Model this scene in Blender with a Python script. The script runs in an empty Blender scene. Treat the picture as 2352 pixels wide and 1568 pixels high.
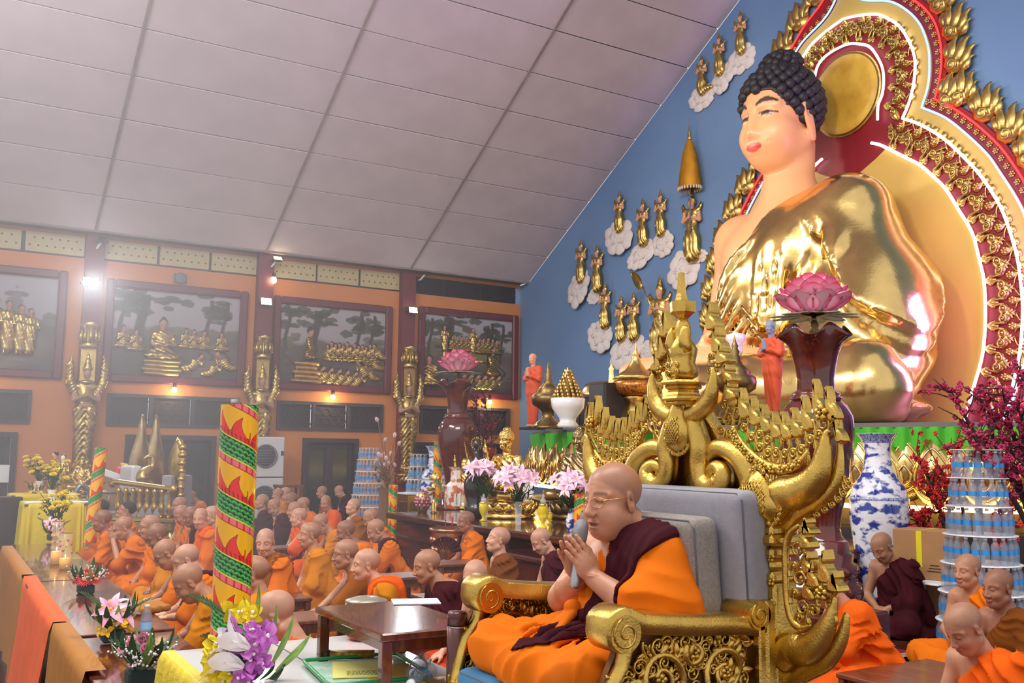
import bpy, math, random
import numpy as np
from mathutils import Vector, Matrix, Euler
rnd = random.Random(7)
PI = math.pi
sc = bpy.context.scene
COL = sc.collection
# ------------------------------------------------------------------ camera
CAM_H = 1.55
F_PX = 2194.1
YAW, PIT, ROL = [math.radians(v) for v in (30.967, 6.698, 0.6995)]
_f = np.array([math.sin(YAW)*math.cos(PIT), math.cos(YAW)*math.cos(PIT), math.sin(PIT)])
_r = np.array([math.cos(YAW), -math.sin(YAW), 0.0]); _u = np.cross(_r, _f)
_r2 = math.cos(ROL)*_r + math.sin(ROL)*_u
_u2 = -math.sin(ROL)*_r + math.cos(ROL)*_u
cam_data = bpy.data.cameras.new('camera'); cam = bpy.data.objects.new('camera', cam_data); COL.objects.link(cam)
cam_data.sensor_width = 36.0; cam_data.lens = F_PX/2352*36.0; cam_data.clip_start = 0.05; cam_data.clip_end = 200
cam.matrix_world = Matrix([[_r2[i], _u2[i], -_f[i], (0, 0, CAM_H)[i]] for i in range(3)] + [[0, 0, 0, 1]])
sc.camera = cam
def at(px, py, D=None, x=None, y=None, z=None):
    "where the sight line through a photo pixel meets a plane of the hall"
    d = _f + _r2*(px-1176)/F_PX + _u2*(784-py)/F_PX
    t = D if D is not None else x/d[0] if x is not None else y/d[1] if y is not None else (z-CAM_H)/d[2]
    return Vector((d[0]*t, d[1]*t, CAM_H + d[2]*t))
# ------------------------------------------------------------------ world and lights
w = bpy.data.worlds.new('hall_ambient'); sc.world = w; w.use_nodes = True
w.node_tree.nodes['Background'].inputs[0].default_value = (0.98, 0.95, 1.0, 1)
w.node_tree.nodes['Background'].inputs[1].default_value = 0.74
sc.view_settings.view_transform = 'Standard'; sc.view_settings.look = 'None'
sc.view_settings.exposure = 0.3; sc.view_settings.gamma = 1.0; sc.view_settings.use_curve_mapping = False
def light(name, kind, loc, aim, power, color=(1, 1, 1), size=1.0, size_y=None, spot=60, blend=.6):
    d = bpy.data.lights.new(name, kind); d.energy = power; d.color = color
    if kind == 'AREA':
        d.size = size
        if size_y: d.shape = 'RECTANGLE'; d.size_y = size_y
    elif kind == 'SPOT':
        d.spot_size = math.radians(spot); d.spot_blend = blend; d.shadow_soft_size = size
    else: d.shadow_soft_size = size
    o = bpy.data.objects.new(name, d); COL.objects.link(o); o.location = loc
    v = Vector(aim)-Vector(loc); o.rotation_euler = v.to_track_quat('-Z', 'Y').to_euler()
    return o
# hall fill: unseen area lights added above and behind the frame
light('hall_fill_light', 'AREA', (2.0, 3.0, 8.0), (4.5, 9, 0), 420, (1.0, .95, .9), 6, 2)
light('hall_fill_light', 'AREA', (-2.0, 10.0, 8.5), (5, 11, 0), 700, (1.0, .96, .93), 6, 2)
light('altar_spot_lamp', 'SPOT', (3.0, 6.0, 7.0), (11.4, 10.4, 5.5), 1250, (1.0, .80, .55), .5, spot=50)
light('altar_spot_lamp', 'SPOT', (5.5, 15.5, 7.0), (11.0, 11, 4.0), 900, (1.0, .86, .66), .4, spot=60)
light('purple_led_lamp', 'AREA', (12.3, 6.7, 3.6), (11.2, 9.2, 4.0), 130, (.62, .22, 1.0), 1.0, 3.0)

# ------------------------------------------------------------------ object helpers
def tag(o, label=None, cat=None, group=None, kind=None):
    if label: o['label'] = label
    if cat: o['category'] = cat
    if group: o['group'] = group
    if kind: o['kind'] = kind
    return o
def thing(name, label, cat, loc=(0, 0, 0), rz=0.0, group=None):
    o = bpy.data.objects.new(name, None); COL.objects.link(o); o.location = loc; o.rotation_euler = (0, 0, rz)
    o.empty_display_size = .05
    return tag(o, label, cat, group)
def put(name, me, mats=None, parent=None, loc=(0, 0, 0), rot=(0, 0, 0), scale=None, label=None, cat=None, group=None, kind=None):
    "link mesh data as an object; mats given as a list go on the object's own slots"
    o = bpy.data.objects.new(name, me); COL.objects.link(o)
    if parent is not None: o.parent = parent
    o.location = loc; o.rotation_euler = rot
    if scale is not None: o.scale = (scale,)*3 if isinstance(scale, (int, float)) else scale
    if mats is not None:
        mats = mats if isinstance(mats, (list, tuple)) else [mats]
        if len(me.materials) < len(mats):
            for m in mats[len(me.materials):]: me.materials.append(m)
        for i, m in enumerate(mats):
            if me.materials[i] is not m:
                o.material_slots[i].link = 'OBJECT'; o.material_slots[i].material = m
    return tag(o, label, cat, group, kind)
def dup(root, loc=None, rot=None, scale=None, label=None, group=None):
    r = root.copy(); COL.objects.link(r)
    if loc is not None: r.location = loc
    if rot is not None: r.rotation_euler = rot if isinstance(rot, (tuple, list)) else (0, 0, rot)
    if scale is not None: r.scale = (scale,)*3 if isinstance(scale, (int, float)) else scale
    if label: r['label'] = label
    if group: r['group'] = group
    for ch in list(root.children):
        c = ch.copy(); COL.objects.link(c); c.parent = r
        for g in list(ch.children):
            d = g.copy(); COL.objects.link(d); d.parent = c
    return r
def mesh(name, V, Fq, mats=None, smooth=True, mi=None, col=None, tri=None):
    "mesh from arrays: V (n,3); Fq (m,4) quads and/or tri (k,3); or a ragged list of faces"
    me = bpy.data.meshes.new(name); V = np.asarray(V, np.float32).reshape(-1, 3)
    if isinstance(Fq, list):
        loops = [i for f in Fq for i in f]; tot = [len(f) for f in Fq]
        loops = np.array(loops, np.int32); tot = np.array(tot, np.int32)
    else:
        Fq = np.asarray(Fq, np.int32); loops = Fq.ravel(); tot = np.full(len(Fq), Fq.shape[1], np.int32)
        if tri is not None and len(tri):
            tri = np.asarray(tri, np.int32); loops = np.concatenate([loops, tri.ravel()]); tot = np.concatenate([tot, np.full(len(tri), 3, np.int32)])
    me.vertices.add(len(V)); me.vertices.foreach_set('co', V.ravel())
    me.loops.add(len(loops)); me.loops.foreach_set('vertex_index', loops)
    me.polygons.add(len(tot)); me.polygons.foreach_set('loop_start', np.concatenate([[0], np.cumsum(tot)[:-1]]).astype(np.int32))
    me.polygons.foreach_set('loop_total', tot)
    sm = np.full(len(tot), bool(smooth)) if np.isscalar(smooth) else np.asarray(smooth, bool)
    me.polygons.foreach_set('use_smooth', sm)
    for m in ([] if mats is None else mats if isinstance(mats, (list, tuple)) else [mats]): me.materials.append(m)
    if mi is not None: me.polygons.foreach_set('material_index', np.asarray(mi, np.int32))
    me.update(calc_edges=True)
    if col is not None:
        a = me.color_attributes.new('col', 'FLOAT_COLOR', 'POINT'); c = np.ones((len(V), 4), np.float32); c[:, :3] = col
        a.data.foreach_set('color', c.ravel())
    return me
class MB:
    "collects primitive shapes into ONE mesh"
    def __init__(s): s.v = []; s.f = []; s.s = []; s.m = []; s.n = 0; s.cur = 0; s.X = None
    def add(s, V, Fs, smooth=True):
        V = np.asarray(V, float).reshape(-1, 3)
        if s.X is not None:
            A = np.array(s.X); V = V @ A[:3, :3].T + A[:3, 3]
        for f in Fs: s.f.append([int(i)+s.n for i in f]); s.s.append(smooth); s.m.append(s.cur)
        s.v.append(V); s.n += len(V); return s
    def box(s, c, size, rot=None, bev=0.0):
        hx, hy, hz = [a/2 for a in size]
        if bev <= 0:
            V = [(x*hx, y*hy, z*hz) for x in (-1, 1) for y in (-1, 1) for z in (-1, 1)]
            Fs = [(0, 1, 3, 2), (4, 6, 7, 5), (0, 4, 5, 1), (2, 3, 7, 6), (0, 2, 6, 4), (1, 5, 7, 3)]
        else:
            b = min(bev, hx*.9, hy*.9, hz*.9); V = []; ix = {}
            for sx in (-1, 1):
                for sy in (-1, 1):
                    for sz in (-1, 1):
                        for ax in range(3):
                            p = [sx*(hx-b), sy*(hy-b), sz*(hz-b)]; p[ax] = (sx*hx, sy*hy, sz*hz)[ax]
                            ix[(sx, sy, sz, ax)] = len(V); V.append(p)
            Fs = []
            for ax in range(3):
                o = [a for a in range(3) if a != ax]
                for sg in (-1, 1):
                    q = []
                    for a, b2 in ((-1, -1), (1, -1), (1, 1), (-1, 1)):
                        k = [0, 0, 0]; k[ax] = sg; k[o[0]] = a; k[o[1]] = b2; q.append(ix[(*k, ax)])
                    if (sg > 0) == (ax == 1): q = q[::-1]
                    Fs.append(q)
            for ax in range(3):
                o = [a for a in range(3) if a != ax]
                for a in (-1, 1):
                    for b2 in (-1, 1):
                        q = []
                        for sg, fx in ((-1, 0), (-1, 1), (1, 1), (1, 0)):
                            k = [0, 0, 0]; k[ax] = sg; k[o[0]] = a; k[o[1]] = b2; q.append(ix[(*k, o[fx])])
                        n = np.cross(np.array(V[q[1]])-V[q[0]], np.array(V[q[2]])-V[q[0]])
                        c0 = np.mean([V[i] for i in q], 0)
                        if n @ c0 < 0: q = q[::-1]
                        Fs.append(q)
            for sx in (-1, 1):
                for sy in (-1, 1):
                    for sz in (-1, 1):
                        q = [ix[(sx, sy, sz, a)] for a in range(3)]
                        if sx*sy*sz < 0: q = q[::-1]
                        Fs.append(q)
        V = np.array(V, float)
        if rot is not None: V = V @ np.array(Euler(rot).to_matrix()).T
        return s.add(V+np.array(c, float), Fs, False)
    def lathe(s, prof, n=24, c=(0, 0, 0), smooth=True, wob=None, ph=0.0, closed=False):
        "prof: (radius, z) pairs bottom to top"
        P = np.array(prof, float); a = np.arange(n)*2*PI/n+ph
        R = np.repeat(P[:, :1], n, 1); Z = np.repeat(P[:, 1:2], n, 1)
        if wob is not None: R, Z = wob(R, Z, np.tile(a, (len(P), 1)))
        V = np.stack([R*np.cos(a)+c[0], R*np.sin(a)+c[1], Z+c[2]], -1).reshape(-1, 3); m = len(P)
        Fs = [(i*n+j, i*n+(j+1) % n, (i+1)*n+(j+1) % n, (i+1)*n+j) for i in range(m-1) for j in range(n)]
        if not closed:
            if P[0, 0] > 1e-5: Fs.append(list(range(n))[::-1])
            if P[-1, 0] > 1e-5: Fs.append([(m-1)*n+j for j in range(n)])
        return s.add(V, Fs, smooth)
    def tube(s, pts, r, n=8, flat=1.0, up=(0, 0, 1), caps=True, smooth=True):
        "sweep along pts; r scalar or list; flat<1 squeezes the section along the frame normal"
        P = np.array(pts, float); m = len(P); r = np.full(m, r) if np.isscalar(r) else np.array(r, float)
        T = np.gradient(P, axis=0); T /= np.maximum(np.linalg.norm(T, axis=1, keepdims=True), 1e-9)
        up = np.array(up, float); N = up - T*(T@up)[:, None]; ln = np.linalg.norm(N, axis=1)
        bad = ln < .05
        if bad.any():
            alt = np.array((1, .3, .1)); N[bad] = (alt - T*(T@alt)[:, None])[bad]
            ln = np.linalg.norm(N, axis=1)
        N /= ln[:, None]
        for i in range(1, m):
            if N[i]@N[i-1] < 0: N[i] = -N[i]
        B = np.cross(T, N); a = np.arange(n)*2*PI/n
        V = P[:, None]+r[:, None, None]*(np.cos(a)[None, :, None]*B[:, None]+flat*np.sin(a)[None, :, None]*N[:, None])
        Fs = [(i*n+j, i*n+(j+1) % n, (i+1)*n+(j+1) % n, (i+1)*n+j) for i in range(m-1) for j in range(n)]
        if caps: Fs += [list(range(n))[::-1], [(m-1)*n+j for j in range(n)]]
        return s.add(V.reshape(-1, 3), Fs, smooth)
    def ball(s, c, r, n=10, m=7, rot=None):
        r = (r,)*3 if np.isscalar(r) else r
        V = [(0, 0, -1)]+[(math.sin(PI*i/m)*math.cos(2*PI*j/n), math.sin(PI*i/m)*math.sin(2*PI*j/n), -math.cos(PI*i/m)) for i in range(1, m) for j in range(n)]+[(0, 0, 1)]
        Fs = [(0, 1+(j+1) % n, 1+j) for j in range(n)]
        for i in range(m-2):
            for j in range(n): Fs.append((1+i*n+j, 1+i*n+(j+1) % n, 1+(i+1)*n+(j+1) % n, 1+(i+1)*n+j))
        L = len(V)-1; b = 1+(m-2)*n
        Fs += [(L, b+j, b+(j+1) % n) for j in range(n)]
        V = np.array(V)*np.array(r)
        if rot is not None: V = V @ np.array(Euler(rot).to_matrix()).T
        return s.add(V+np.array(c, float), Fs)
    def prism(s, out, z0, z1, smooth=False, bev=0.0):
        "closed 2D outline extruded along z"
        O = np.array(out, float); n = len(O)
        if sum(O[i, 0]*O[(i+1) % n, 1]-O[(i+1) % n, 0]*O[i, 1] for i in range(n)) < 0: O = O[::-1]
        if bev > 0:
            e = np.roll(O, -1, 0)-np.roll(O, 1, 0); nrm = np.stack([e[:, 1], -e[:, 0]], 1); nrm /= np.maximum(np.linalg.norm(nrm, axis=1, keepdims=True), 1e-9)
            I = O-nrm*bev; L = [(O, z0), (O, z1-bev), (I, z1)]
        else: L = [(O, z0), (O, z1)]
        V = np.concatenate([np.c_[o, np.full(n, z)] for o, z in L]); m = len(L)
        Fs = [(k*n+i, k*n+(i+1) % n, (k+1)*n+(i+1) % n, (k+1)*n+i) for k in range(m-1) for i in range(n)]
        Fs += [list(range(n))[::-1], [(m-1)*n+i for i in range(n)]]
        return s.add(V, Fs, smooth)
    def dome(s, out, h, z0=0.0, rings=3, base=0.0, c=None):
        "2D outline raised to a rounded boss (carved leaf)"
        O = np.array(out, float); n = len(O); c = O.mean(0) if c is None else np.array(c)
        if sum(O[i, 0]*O[(i+1) % n, 1]-O[(i+1) % n, 0]*O[i, 1] for i in range(n)) < 0: O = O[::-1]
        V = [np.c_[O, np.full(n, z0)]]
        if base: V.append(np.c_[O, np.full(n, z0+base)])
        for k in range(1, rings): t = k/rings; V.append(np.c_[O*(1-t)+c*t, np.full(n, z0+base+h*math.sin(t*PI/2))])
        m = len(V); V = np.concatenate(V+[[(c[0], c[1], z0+base+h)]])
        Fs = [(k*n+i, k*n+(i+1) % n, (k+1)*n+(i+1) % n, (k+1)*n+i) for k in range(m-1) for i in range(n)]
        Fs += [((m-1)*n+i, (m-1)*n+(i+1) % n, m*n) for i in range(n)]
        return s.add(V, Fs, True)
    def sheet(s, G, smooth=True, flip=False):
        "grid of points (a,b,3)"
        G = np.asarray(G, float); a, b = G.shape[:2]
        Fs = [(i*b+j, (i+1)*b+j, (i+1)*b+j+1, i*b+j+1) for i in range(a-1) for j in range(b-1)]
        if flip: Fs = [f[::-1] for f in Fs]
        return s.add(G.reshape(-1, 3), Fs, smooth)
    def mesh(s, name='shape', mats=None):
        V = np.concatenate(s.v) if s.v else np.zeros((0, 3))
        return mesh(name, V, s.f, mats, s.s, s.m)
    def build(s, name, mats, parent=None, **k):
        return put(name, s.mesh(name, mats), None, parent, **k)
def spline(pts, n=8, closed=False):
    "Catmull-Rom through points"
    P = np.array(pts, float); m = len(P); out = []
    for i in range(m if closed else m-1):
        g = lambda k: P[k % m] if closed else P[min(max(k, 0), m-1)]
        p0, p1, p2, p3 = g(i-1), g(i), g(i+1), g(i+2)
        for t in np.arange(n)/n:
            out.append(.5*((2*p1)+(p2-p0)*t+(2*p0-5*p1+4*p2-p3)*t*t+(3*p1-p0-3*p2+p3)*t**3))
    if not closed: out.append(P[-1])
    return np.array(out)
# ------------------------------------------------------------------ materials
M = {}
def srgb(c): return tuple(((v/255)/12.92 if v/255 <= .04045 else ((v/255+.055)/1.055)**2.4) for v in c)
def mat(name, rgb=None, rough=.6, metal=0.0, var=0.0, vscale=8.0, bump=0.0, bscale=40.0, emit=0.0, attr=False, sub=0.0, coat=0.0,
        wave=None, alpha=1.0, rgb2=None, sheen=0.0, stretch=(1, 1, 1), spec=None, obj=True, trans=0.0, varrough=0.0):
    "procedural Principled material; rgb in sRGB 0-255; var mixes towards rgb2 with noise"
    m = bpy.data.materials.new(name); m.use_nodes = True; nt = m.node_tree; N = nt.nodes; L = nt.links
    b = N['Principled BSDF']; b.inputs['Roughness'].default_value = rough; b.inputs['Metallic'].default_value = metal
    b.inputs['Coat Weight'].default_value = coat
    if spec is not None: b.inputs['Specular IOR Level'].default_value = spec
    if sub: b.inputs['Subsurface Weight'].default_value = sub; b.inputs['Subsurface Radius'].default_value = (.02, .008, .004)
    if sheen: b.inputs['Sheen Weight'].default_value = sheen
    if trans: b.inputs['Transmission Weight'].default_value = trans
    tc = N.new('ShaderNodeTexCoord'); mp = N.new('ShaderNodeMapping'); L.new(tc.outputs['Object'], mp.inputs[0]); mp.inputs['Scale'].default_value = stretch
    c = (1, 1, 1) if rgb is None else srgb(rgb)
    src = None
    if attr:
        a = N.new('ShaderNodeAttribute'); a.attribute_name = 'col'; src = a.outputs['Color']
        if rgb is not None:
            mx = N.new('ShaderNodeMix'); mx.data_type = 'RGBA'; mx.blend_type = 'MULTIPLY'; mx.inputs[0].default_value = 1
            L.new(src, mx.inputs[6]); mx.inputs[7].default_value = (*c, 1); src = mx.outputs[2]
    if var or rgb2 is not None:
        nz = N.new('ShaderNodeTexNoise'); nz.inputs['Scale'].default_value = vscale; nz.inputs['Detail'].default_value = 5
        L.new(mp.outputs[0], nz.inputs['Vector'])
        rp = N.new('ShaderNodeValToRGB'); L.new(nz.outputs[0], rp.inputs[0])
        rp.color_ramp.elements[0].position = .35; rp.color_ramp.elements[1].position = .65
        c2 = srgb(rgb2) if rgb2 is not None else tuple(v*(1-var) for v in c)
        if src is not None:
            rp.color_ramp.elements[0].color = (1-var,)*3+(1,); rp.color_ramp.elements[1].color = (1, 1, 1, 1)
            mx = N.new('ShaderNodeMix'); mx.data_type = 'RGBA'; mx.blend_type = 'MULTIPLY'; mx.inputs[0].default_value = 1
            L.new(src, mx.inputs[6]); L.new(rp.outputs[0], mx.inputs[7]); src = mx.outputs[2]
        else:
            rp.color_ramp.elements[0].color = (*c2, 1); rp.color_ramp.elements[1].color = (*c, 1); src = rp.outputs[0]
        if varrough:
            mr = N.new('ShaderNodeMapRange'); L.new(nz.outputs[0], mr.inputs[0]); mr.inputs[3].default_value = rough-varrough; mr.inputs[4].default_value = rough+varrough
            L.new(mr.outputs[0], b.inputs['Roughness'])
    if src is None: b.inputs['Base Color'].default_value = (*c, 1)
    else: L.new(src, b.inputs['Base Color'])
    if emit:
        b.inputs['Emission Strength'].default_value = emit
        if src is None: b.inputs['Emission Color'].default_value = (*c, 1)
        else: L.new(src, b.inputs['Emission Color'])
    if bump:
        nb = N.new('ShaderNodeTexNoise'); nb.inputs['Scale'].default_value = bscale; nb.inputs['Detail'].default_value = 4
        L.new(mp.outputs[0], nb.inputs['Vector'])
        bp = N.new('ShaderNodeBump'); bp.inputs['Strength'].default_value = bump; bp.inputs['Distance'].default_value = .02
        L.new(nb.outputs[0], bp.inputs['Height']); L.new(bp.outputs[0], b.inputs['Normal'])
    if alpha < 1: b.inputs['Alpha'].default_value = alpha
    M[name] = m; return m
# ------------------------------------------------------------------ sculpting: smooth union of rounded shapes meshed with surface nets
def axis(lo, hi, h, fine=()):
    p = [lo]
    while p[-1] < hi:
        q = p[-1]; st = h
        for a, b, hf in fine:
            if a <= q <= b: st = min(st, hf)
            elif q < a < q+st: st = max(a-q, hf*.5)
        p.append(q+st)
    return np.array(p)
class SDF:
    def __init__(s): s.ops = []; s.R = np.eye(3); s.T = np.zeros(3); s.S = 1.0
    def frame(s, T=(0, 0, 0), R=None, S=1.0): s.T = np.array(T, float); s.R = np.eye(3) if R is None else np.array(R, float); s.S = S; return s
    def _p(s, p): return s.R @ (np.array(p, float)*s.S) + s.T
    def cap(s, a, b, ra, rb=None, k=.02, op='u'):
        rb = ra if rb is None else rb
        s.ops.append(('c', s._p(a), s._p(b), ra*s.S, rb*s.S, k*s.S, op)); return s
    def chain(s, P, R, k=.02, op='u'):
        R = [R]*len(P) if np.isscalar(R) else R
        for i in range(len(P)-1): s.cap(P[i], P[i+1], R[i], R[i+1], k, op)
        return s
    def ell(s, c, r, rot=None, k=.02, op='u'):
        r = (r,)*3 if np.isscalar(r) else r
        Q = s.R if rot is None else s.R @ np.array(Euler([math.radians(a) for a in rot]).to_matrix())
        s.ops.append(('e', s._p(c), np.array(r, float)*s.S, Q, 0, k*s.S, op)); return s
    def box(s, c, h, rd=.0, rot=None, k=.01, op='u'):
        Q = s.R if rot is None else s.R @ np.array(Euler([math.radians(a) for a in rot]).to_matrix())
        s.ops.append(('b', s._p(c), np.array(h, float)*s.S, Q, rd*s.S, k*s.S, op)); return s
    def plane(s, c, n, k=.01):
        "cut away the side the normal points to"
        n = s.R @ np.array(n, float); n /= np.linalg.norm(n)
        s.ops.append(('p', s._p(c), n, None, 0, k*s.S, 's')); return s
    def copy(s): c = SDF(); c.ops = list(s.ops); return c
    def bounds(s, m=.03):
        lo = np.full(3, 1e9); hi = -lo
        for o in s.ops:
            if o[6] != 'u': continue
            if o[0] == 'c': r = max(o[3], o[4]); a = np.minimum(o[1], o[2])-r; b = np.maximum(o[1], o[2])+r
            else: e = np.abs(o[3]) @ (o[2]+o[4]); a = o[1]-e; b = o[1]+e
            lo = np.minimum(lo, a); hi = np.maximum(hi, b)
        return lo-m, hi+m
    def field(s, xs, ys, zs):
        f = np.full((len(xs), len(ys), len(zs)), 9.0, np.float32)
        cell = max(np.diff(xs).max(), np.diff(ys).max(), np.diff(zs).max())*2.2
        for o in s.ops:
            ty, k, op = o[0], o[5], o[6]; m = k+cell
            if ty == 'c': r = max(o[3], o[4]); lo = np.minimum(o[1], o[2])-r-m; hi = np.maximum(o[1], o[2])+r+m
            elif ty in 'eb': e = np.abs(o[3]) @ (o[2]+o[4]); lo = o[1]-e-m; hi = o[1]+e+m
            else: lo = np.full(3, -1e9); hi = np.full(3, 1e9)
            sl = tuple(slice(np.searchsorted(q, a), np.searchsorted(q, b)) for q, a, b in zip((xs, ys, zs), lo, hi))
            g = f[sl]
            if g.size == 0: continue
            X = xs[sl[0]][:, None, None].astype(np.float32); Y = ys[sl[1]][None, :, None].astype(np.float32); Z = zs[sl[2]][None, None, :].astype(np.float32)
            if ty == 'c':
                a, b = o[1], o[2]; d = b-a; dd = max(d@d, 1e-12)
                t = np.clip(((X-a[0])*d[0]+(Y-a[1])*d[1]+(Z-a[2])*d[2])/dd, 0, 1)
                v = np.sqrt((X-a[0]-t*d[0])**2+(Y-a[1]-t*d[1])**2+(Z-a[2]-t*d[2])**2)-(o[3]+t*(o[4]-o[3]))
            elif ty == 'p': v = -((X-o[1][0])*o[2][0]+(Y-o[1][1])*o[2][1]+(Z-o[1][2])*o[2][2])
            else:
                c, Q = o[1], o[3]; q = [(X-c[0])*Q[0, i]+(Y-c[1])*Q[1, i]+(Z-c[2])*Q[2, i] for i in range(3)]
                if ty == 'e':
                    r = o[2]; k0 = np.sqrt(sum((q[i]/r[i])**2 for i in range(3))); k1 = np.sqrt(sum((q[i]/r[i]**2)**2 for i in range(3)))
                    v = k0*(k0-1)/np.maximum(k1, 1e-6)
                else:
                    a3 = [np.abs(q[i])-o[2][i] for i in range(3)]
                    v = np.sqrt(sum(np.maximum(t, 0)**2 for t in a3))+np.minimum(np.maximum(np.maximum(a3[0], a3[1]), a3[2]), 0)-o[4]
            if op == 'u':
                if k > 0: h = np.clip(.5+.5*(g-v)/k, 0, 1); f[sl] = g+(v-g)*h-k*h*(1-h)
                else: f[sl] = np.minimum(g, v)
            else:
                v = -v
                if k > 0: h = np.clip(.5-.5*(g-v)/k, 0, 1); f[sl] = g+(v-g)*h+k*h*(1-h)
                else: f[sl] = np.maximum(g, v)
        return f
    def grid(s, h, fine=(), pad=.0, lo=None, hi=None):
        "fine: ((lo3),(hi3),h) boxes"
        a, b = s.bounds(h*2.5+pad)
        if lo is not None: a = np.maximum(a, lo)
        if hi is not None: b = np.minimum(b, hi)
        return [axis(a[i], b[i], h, [(q[0][i], q[1][i], q[2]) for q in fine]) for i in range(3)]
    def extract(s, h, fine=(), disp=None, post=None, **k):
        xs, ys, zs = s.grid(h, fine, **k); f = s.field(xs, ys, zs)
        return nets(f, xs, ys, zs, disp, post)
def near(f, xs, ys, zs, band):
    I = np.nonzero(np.abs(f) < band); return I, xs[I[0]], ys[I[1]], zs[I[2]]
def nets(f, xs, ys, zs, disp=None, post=None):
    if disp is not None:
        I, X, Y, Z = near(f, xs, ys, zs, .09); f[I] += disp(X, Y, Z, f[I]).astype(np.float32)
    if post is not None: f = post(f, xs[:, None, None], ys[None, :, None], zs[None, None, :])
    for ax in range(3):
        sl = [slice(None)]*3; sl[ax] = 0; f[tuple(sl)] = np.maximum(f[tuple(sl)], .001); sl[ax] = -1; f[tuple(sl)] = np.maximum(f[tuple(sl)], .001)
    ins = f < 0; n = [q-1 for q in f.shape]
    cs = [(a, b, c) for a in (0, 1) for b in (0, 1) for c in (0, 1)]
    cnt = sum(ins[a:a+n[0], b:b+n[1], c:c+n[2]].astype(np.int8) for a, b, c in cs)
    A = np.nonzero((cnt > 0) & (cnt < 8)); na = len(A[0])
    idx = np.full(n, -1, np.int32); idx[A] = np.arange(na)
    cv = {c: f[A[0]+c[0], A[1]+c[1], A[2]+c[2]] for c in cs}
    acc = np.zeros((na, 3)); num = np.zeros(na); q = (xs, ys, zs)
    for c in cs:
        for ax in range(3):
            if c[ax]: continue
            d = list(c); d[ax] = 1; d = tuple(d); v0, v1 = cv[c], cv[d]; cr = (v0 < 0) != (v1 < 0)
            t = np.where(cr, v0/np.where(cr, v0-v1, 1), 0)
            for k in range(3):
                p0 = q[k][A[k]+c[k]]; p1 = q[k][A[k]+d[k]]; acc[:, k] += np.where(cr, p0+(p1-p0)*t, 0)
            num += cr
    V = acc/num[:, None]; Fs = []
    for ax in range(3):
        b, c = (ax+1) % 3, (ax+2) % 3
        s0 = [slice(None)]*3; s1 = [slice(None)]*3; s0[ax] = slice(0, -1); s1[ax] = slice(1, None)
        for k in (b, c): s0[k] = s1[k] = slice(1, -1)
        i0 = ins[tuple(s0)]; i1 = ins[tuple(s1)]; E = np.nonzero(i0 != i1)
        base = [E[0].copy(), E[1].copy(), E[2].copy()]
        def cell(db, dc):
            k = [base[0].copy(), base[1].copy(), base[2].copy()]; k[b] = k[b]+db; k[c] = k[c]+dc
            return idx[k[0], k[1], k[2]]
        Q = np.stack([cell(0, 0), cell(1, 0), cell(1, 1), cell(0, 1)], 1)
        fl = ~i0[E]; Q[fl] = Q[fl][:, ::-1]; Fs.append(Q)
    return V, np.concatenate(Fs)
def rotm(yaw=0, pitch=0, roll=0):
    "yaw about z, then pitch (nose down positive, facing +x), then roll"
    return np.array(Matrix.Rotation(math.radians(yaw), 3, 'Z') @ Matrix.Rotation(math.radians(pitch), 3, 'Y') @ Matrix.Rotation(math.radians(roll), 3, 'X'))
def sst(a, b, x): t = np.clip((x-a)/(b-a), 0, 1); return t*t*(3-2*t)
def head_sdf(S, H, R, s=1.0, age=.3, nose=1.0, neck=True, big_ear=1.0, detail=True, mouth=0.0):
    "human head: centre H at eye level, facing local +x"
    S.frame(H, R, s)
    S.ell((-.012, 0, .036), (.100, .078, .086), k=.0)
    S.ell((.030, 0, -.032), (.062, .060, .086), k=.03)
    S.ell((.053, 0, -.092), (.030, .031, .024), k=.03)
    S.cap((-.005, .052, -.06), (.05, .02, -.095), .02, .016, k=.03); S.cap((-.005, -.052, -.06), (.05, -.02, -.095), .02, .016, k=.03)
    for y in (1, -1):
        S.ell((.058, y*.036, -.034), (.028, .024, .026), k=.02)
        S.cap((.078, y*.014, .026), (.062, y*.052, .022), .010, .008, k=.014)
        if detail:
            S.ell((.096, y*.031, .004), (.014, .019, .012), k=.012, op='s')
            S.ell((.074, y*.031, .002), (.0135, .0165, .012), k=.004)
        e = big_ear
        S.ell((-.010, y*.079, -.006-.014*(e-1)), (.017, .007, .031*e), rot=(0, 12, y*12), k=.008)
        if detail: S.ell((-.006, y*.087, -.002), (.008, .006, .014), rot=(0, 12, y*12), k=.006, op='s')
    S.cap((.088, 0, .012), (.104*1.0, 0, -.034), .0075, .0125*nose, k=.012)
    if detail:
        for y in (1, -1): S.ell((.096, y*.0125, -.040), (.011, .009, .008), k=.007)
        S.ell((.0895, 0, -.0655), (.009, .024, .0055), k=.006); S.ell((.0875, 0, -.0755-mouth), (.009, .020, .006), k=.006)
        if mouth: S.ell((.092, 0, -.070-mouth*.5), (.010, .015, .003+mouth*.35), k=.003, op='s')
        S.chain([(.080, -.022, -.0735-mouth*.5), (.089, 0, -.0705-mouth*.5), (.080, .022, -.0735-mouth*.5)], .0020, k=.004, op='s')
        if age > 0:
            for y in (1, -1): S.cap((.090, y*.019, -.044), (.079, y*.030, -.066), .0022*age*2, k=.008, op='s')
            for z in (.055, .067): S.cap((.090, -.03, z), (.090, .03, z), .0022*age*2, k=.006, op='s')
    S.frame()
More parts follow.
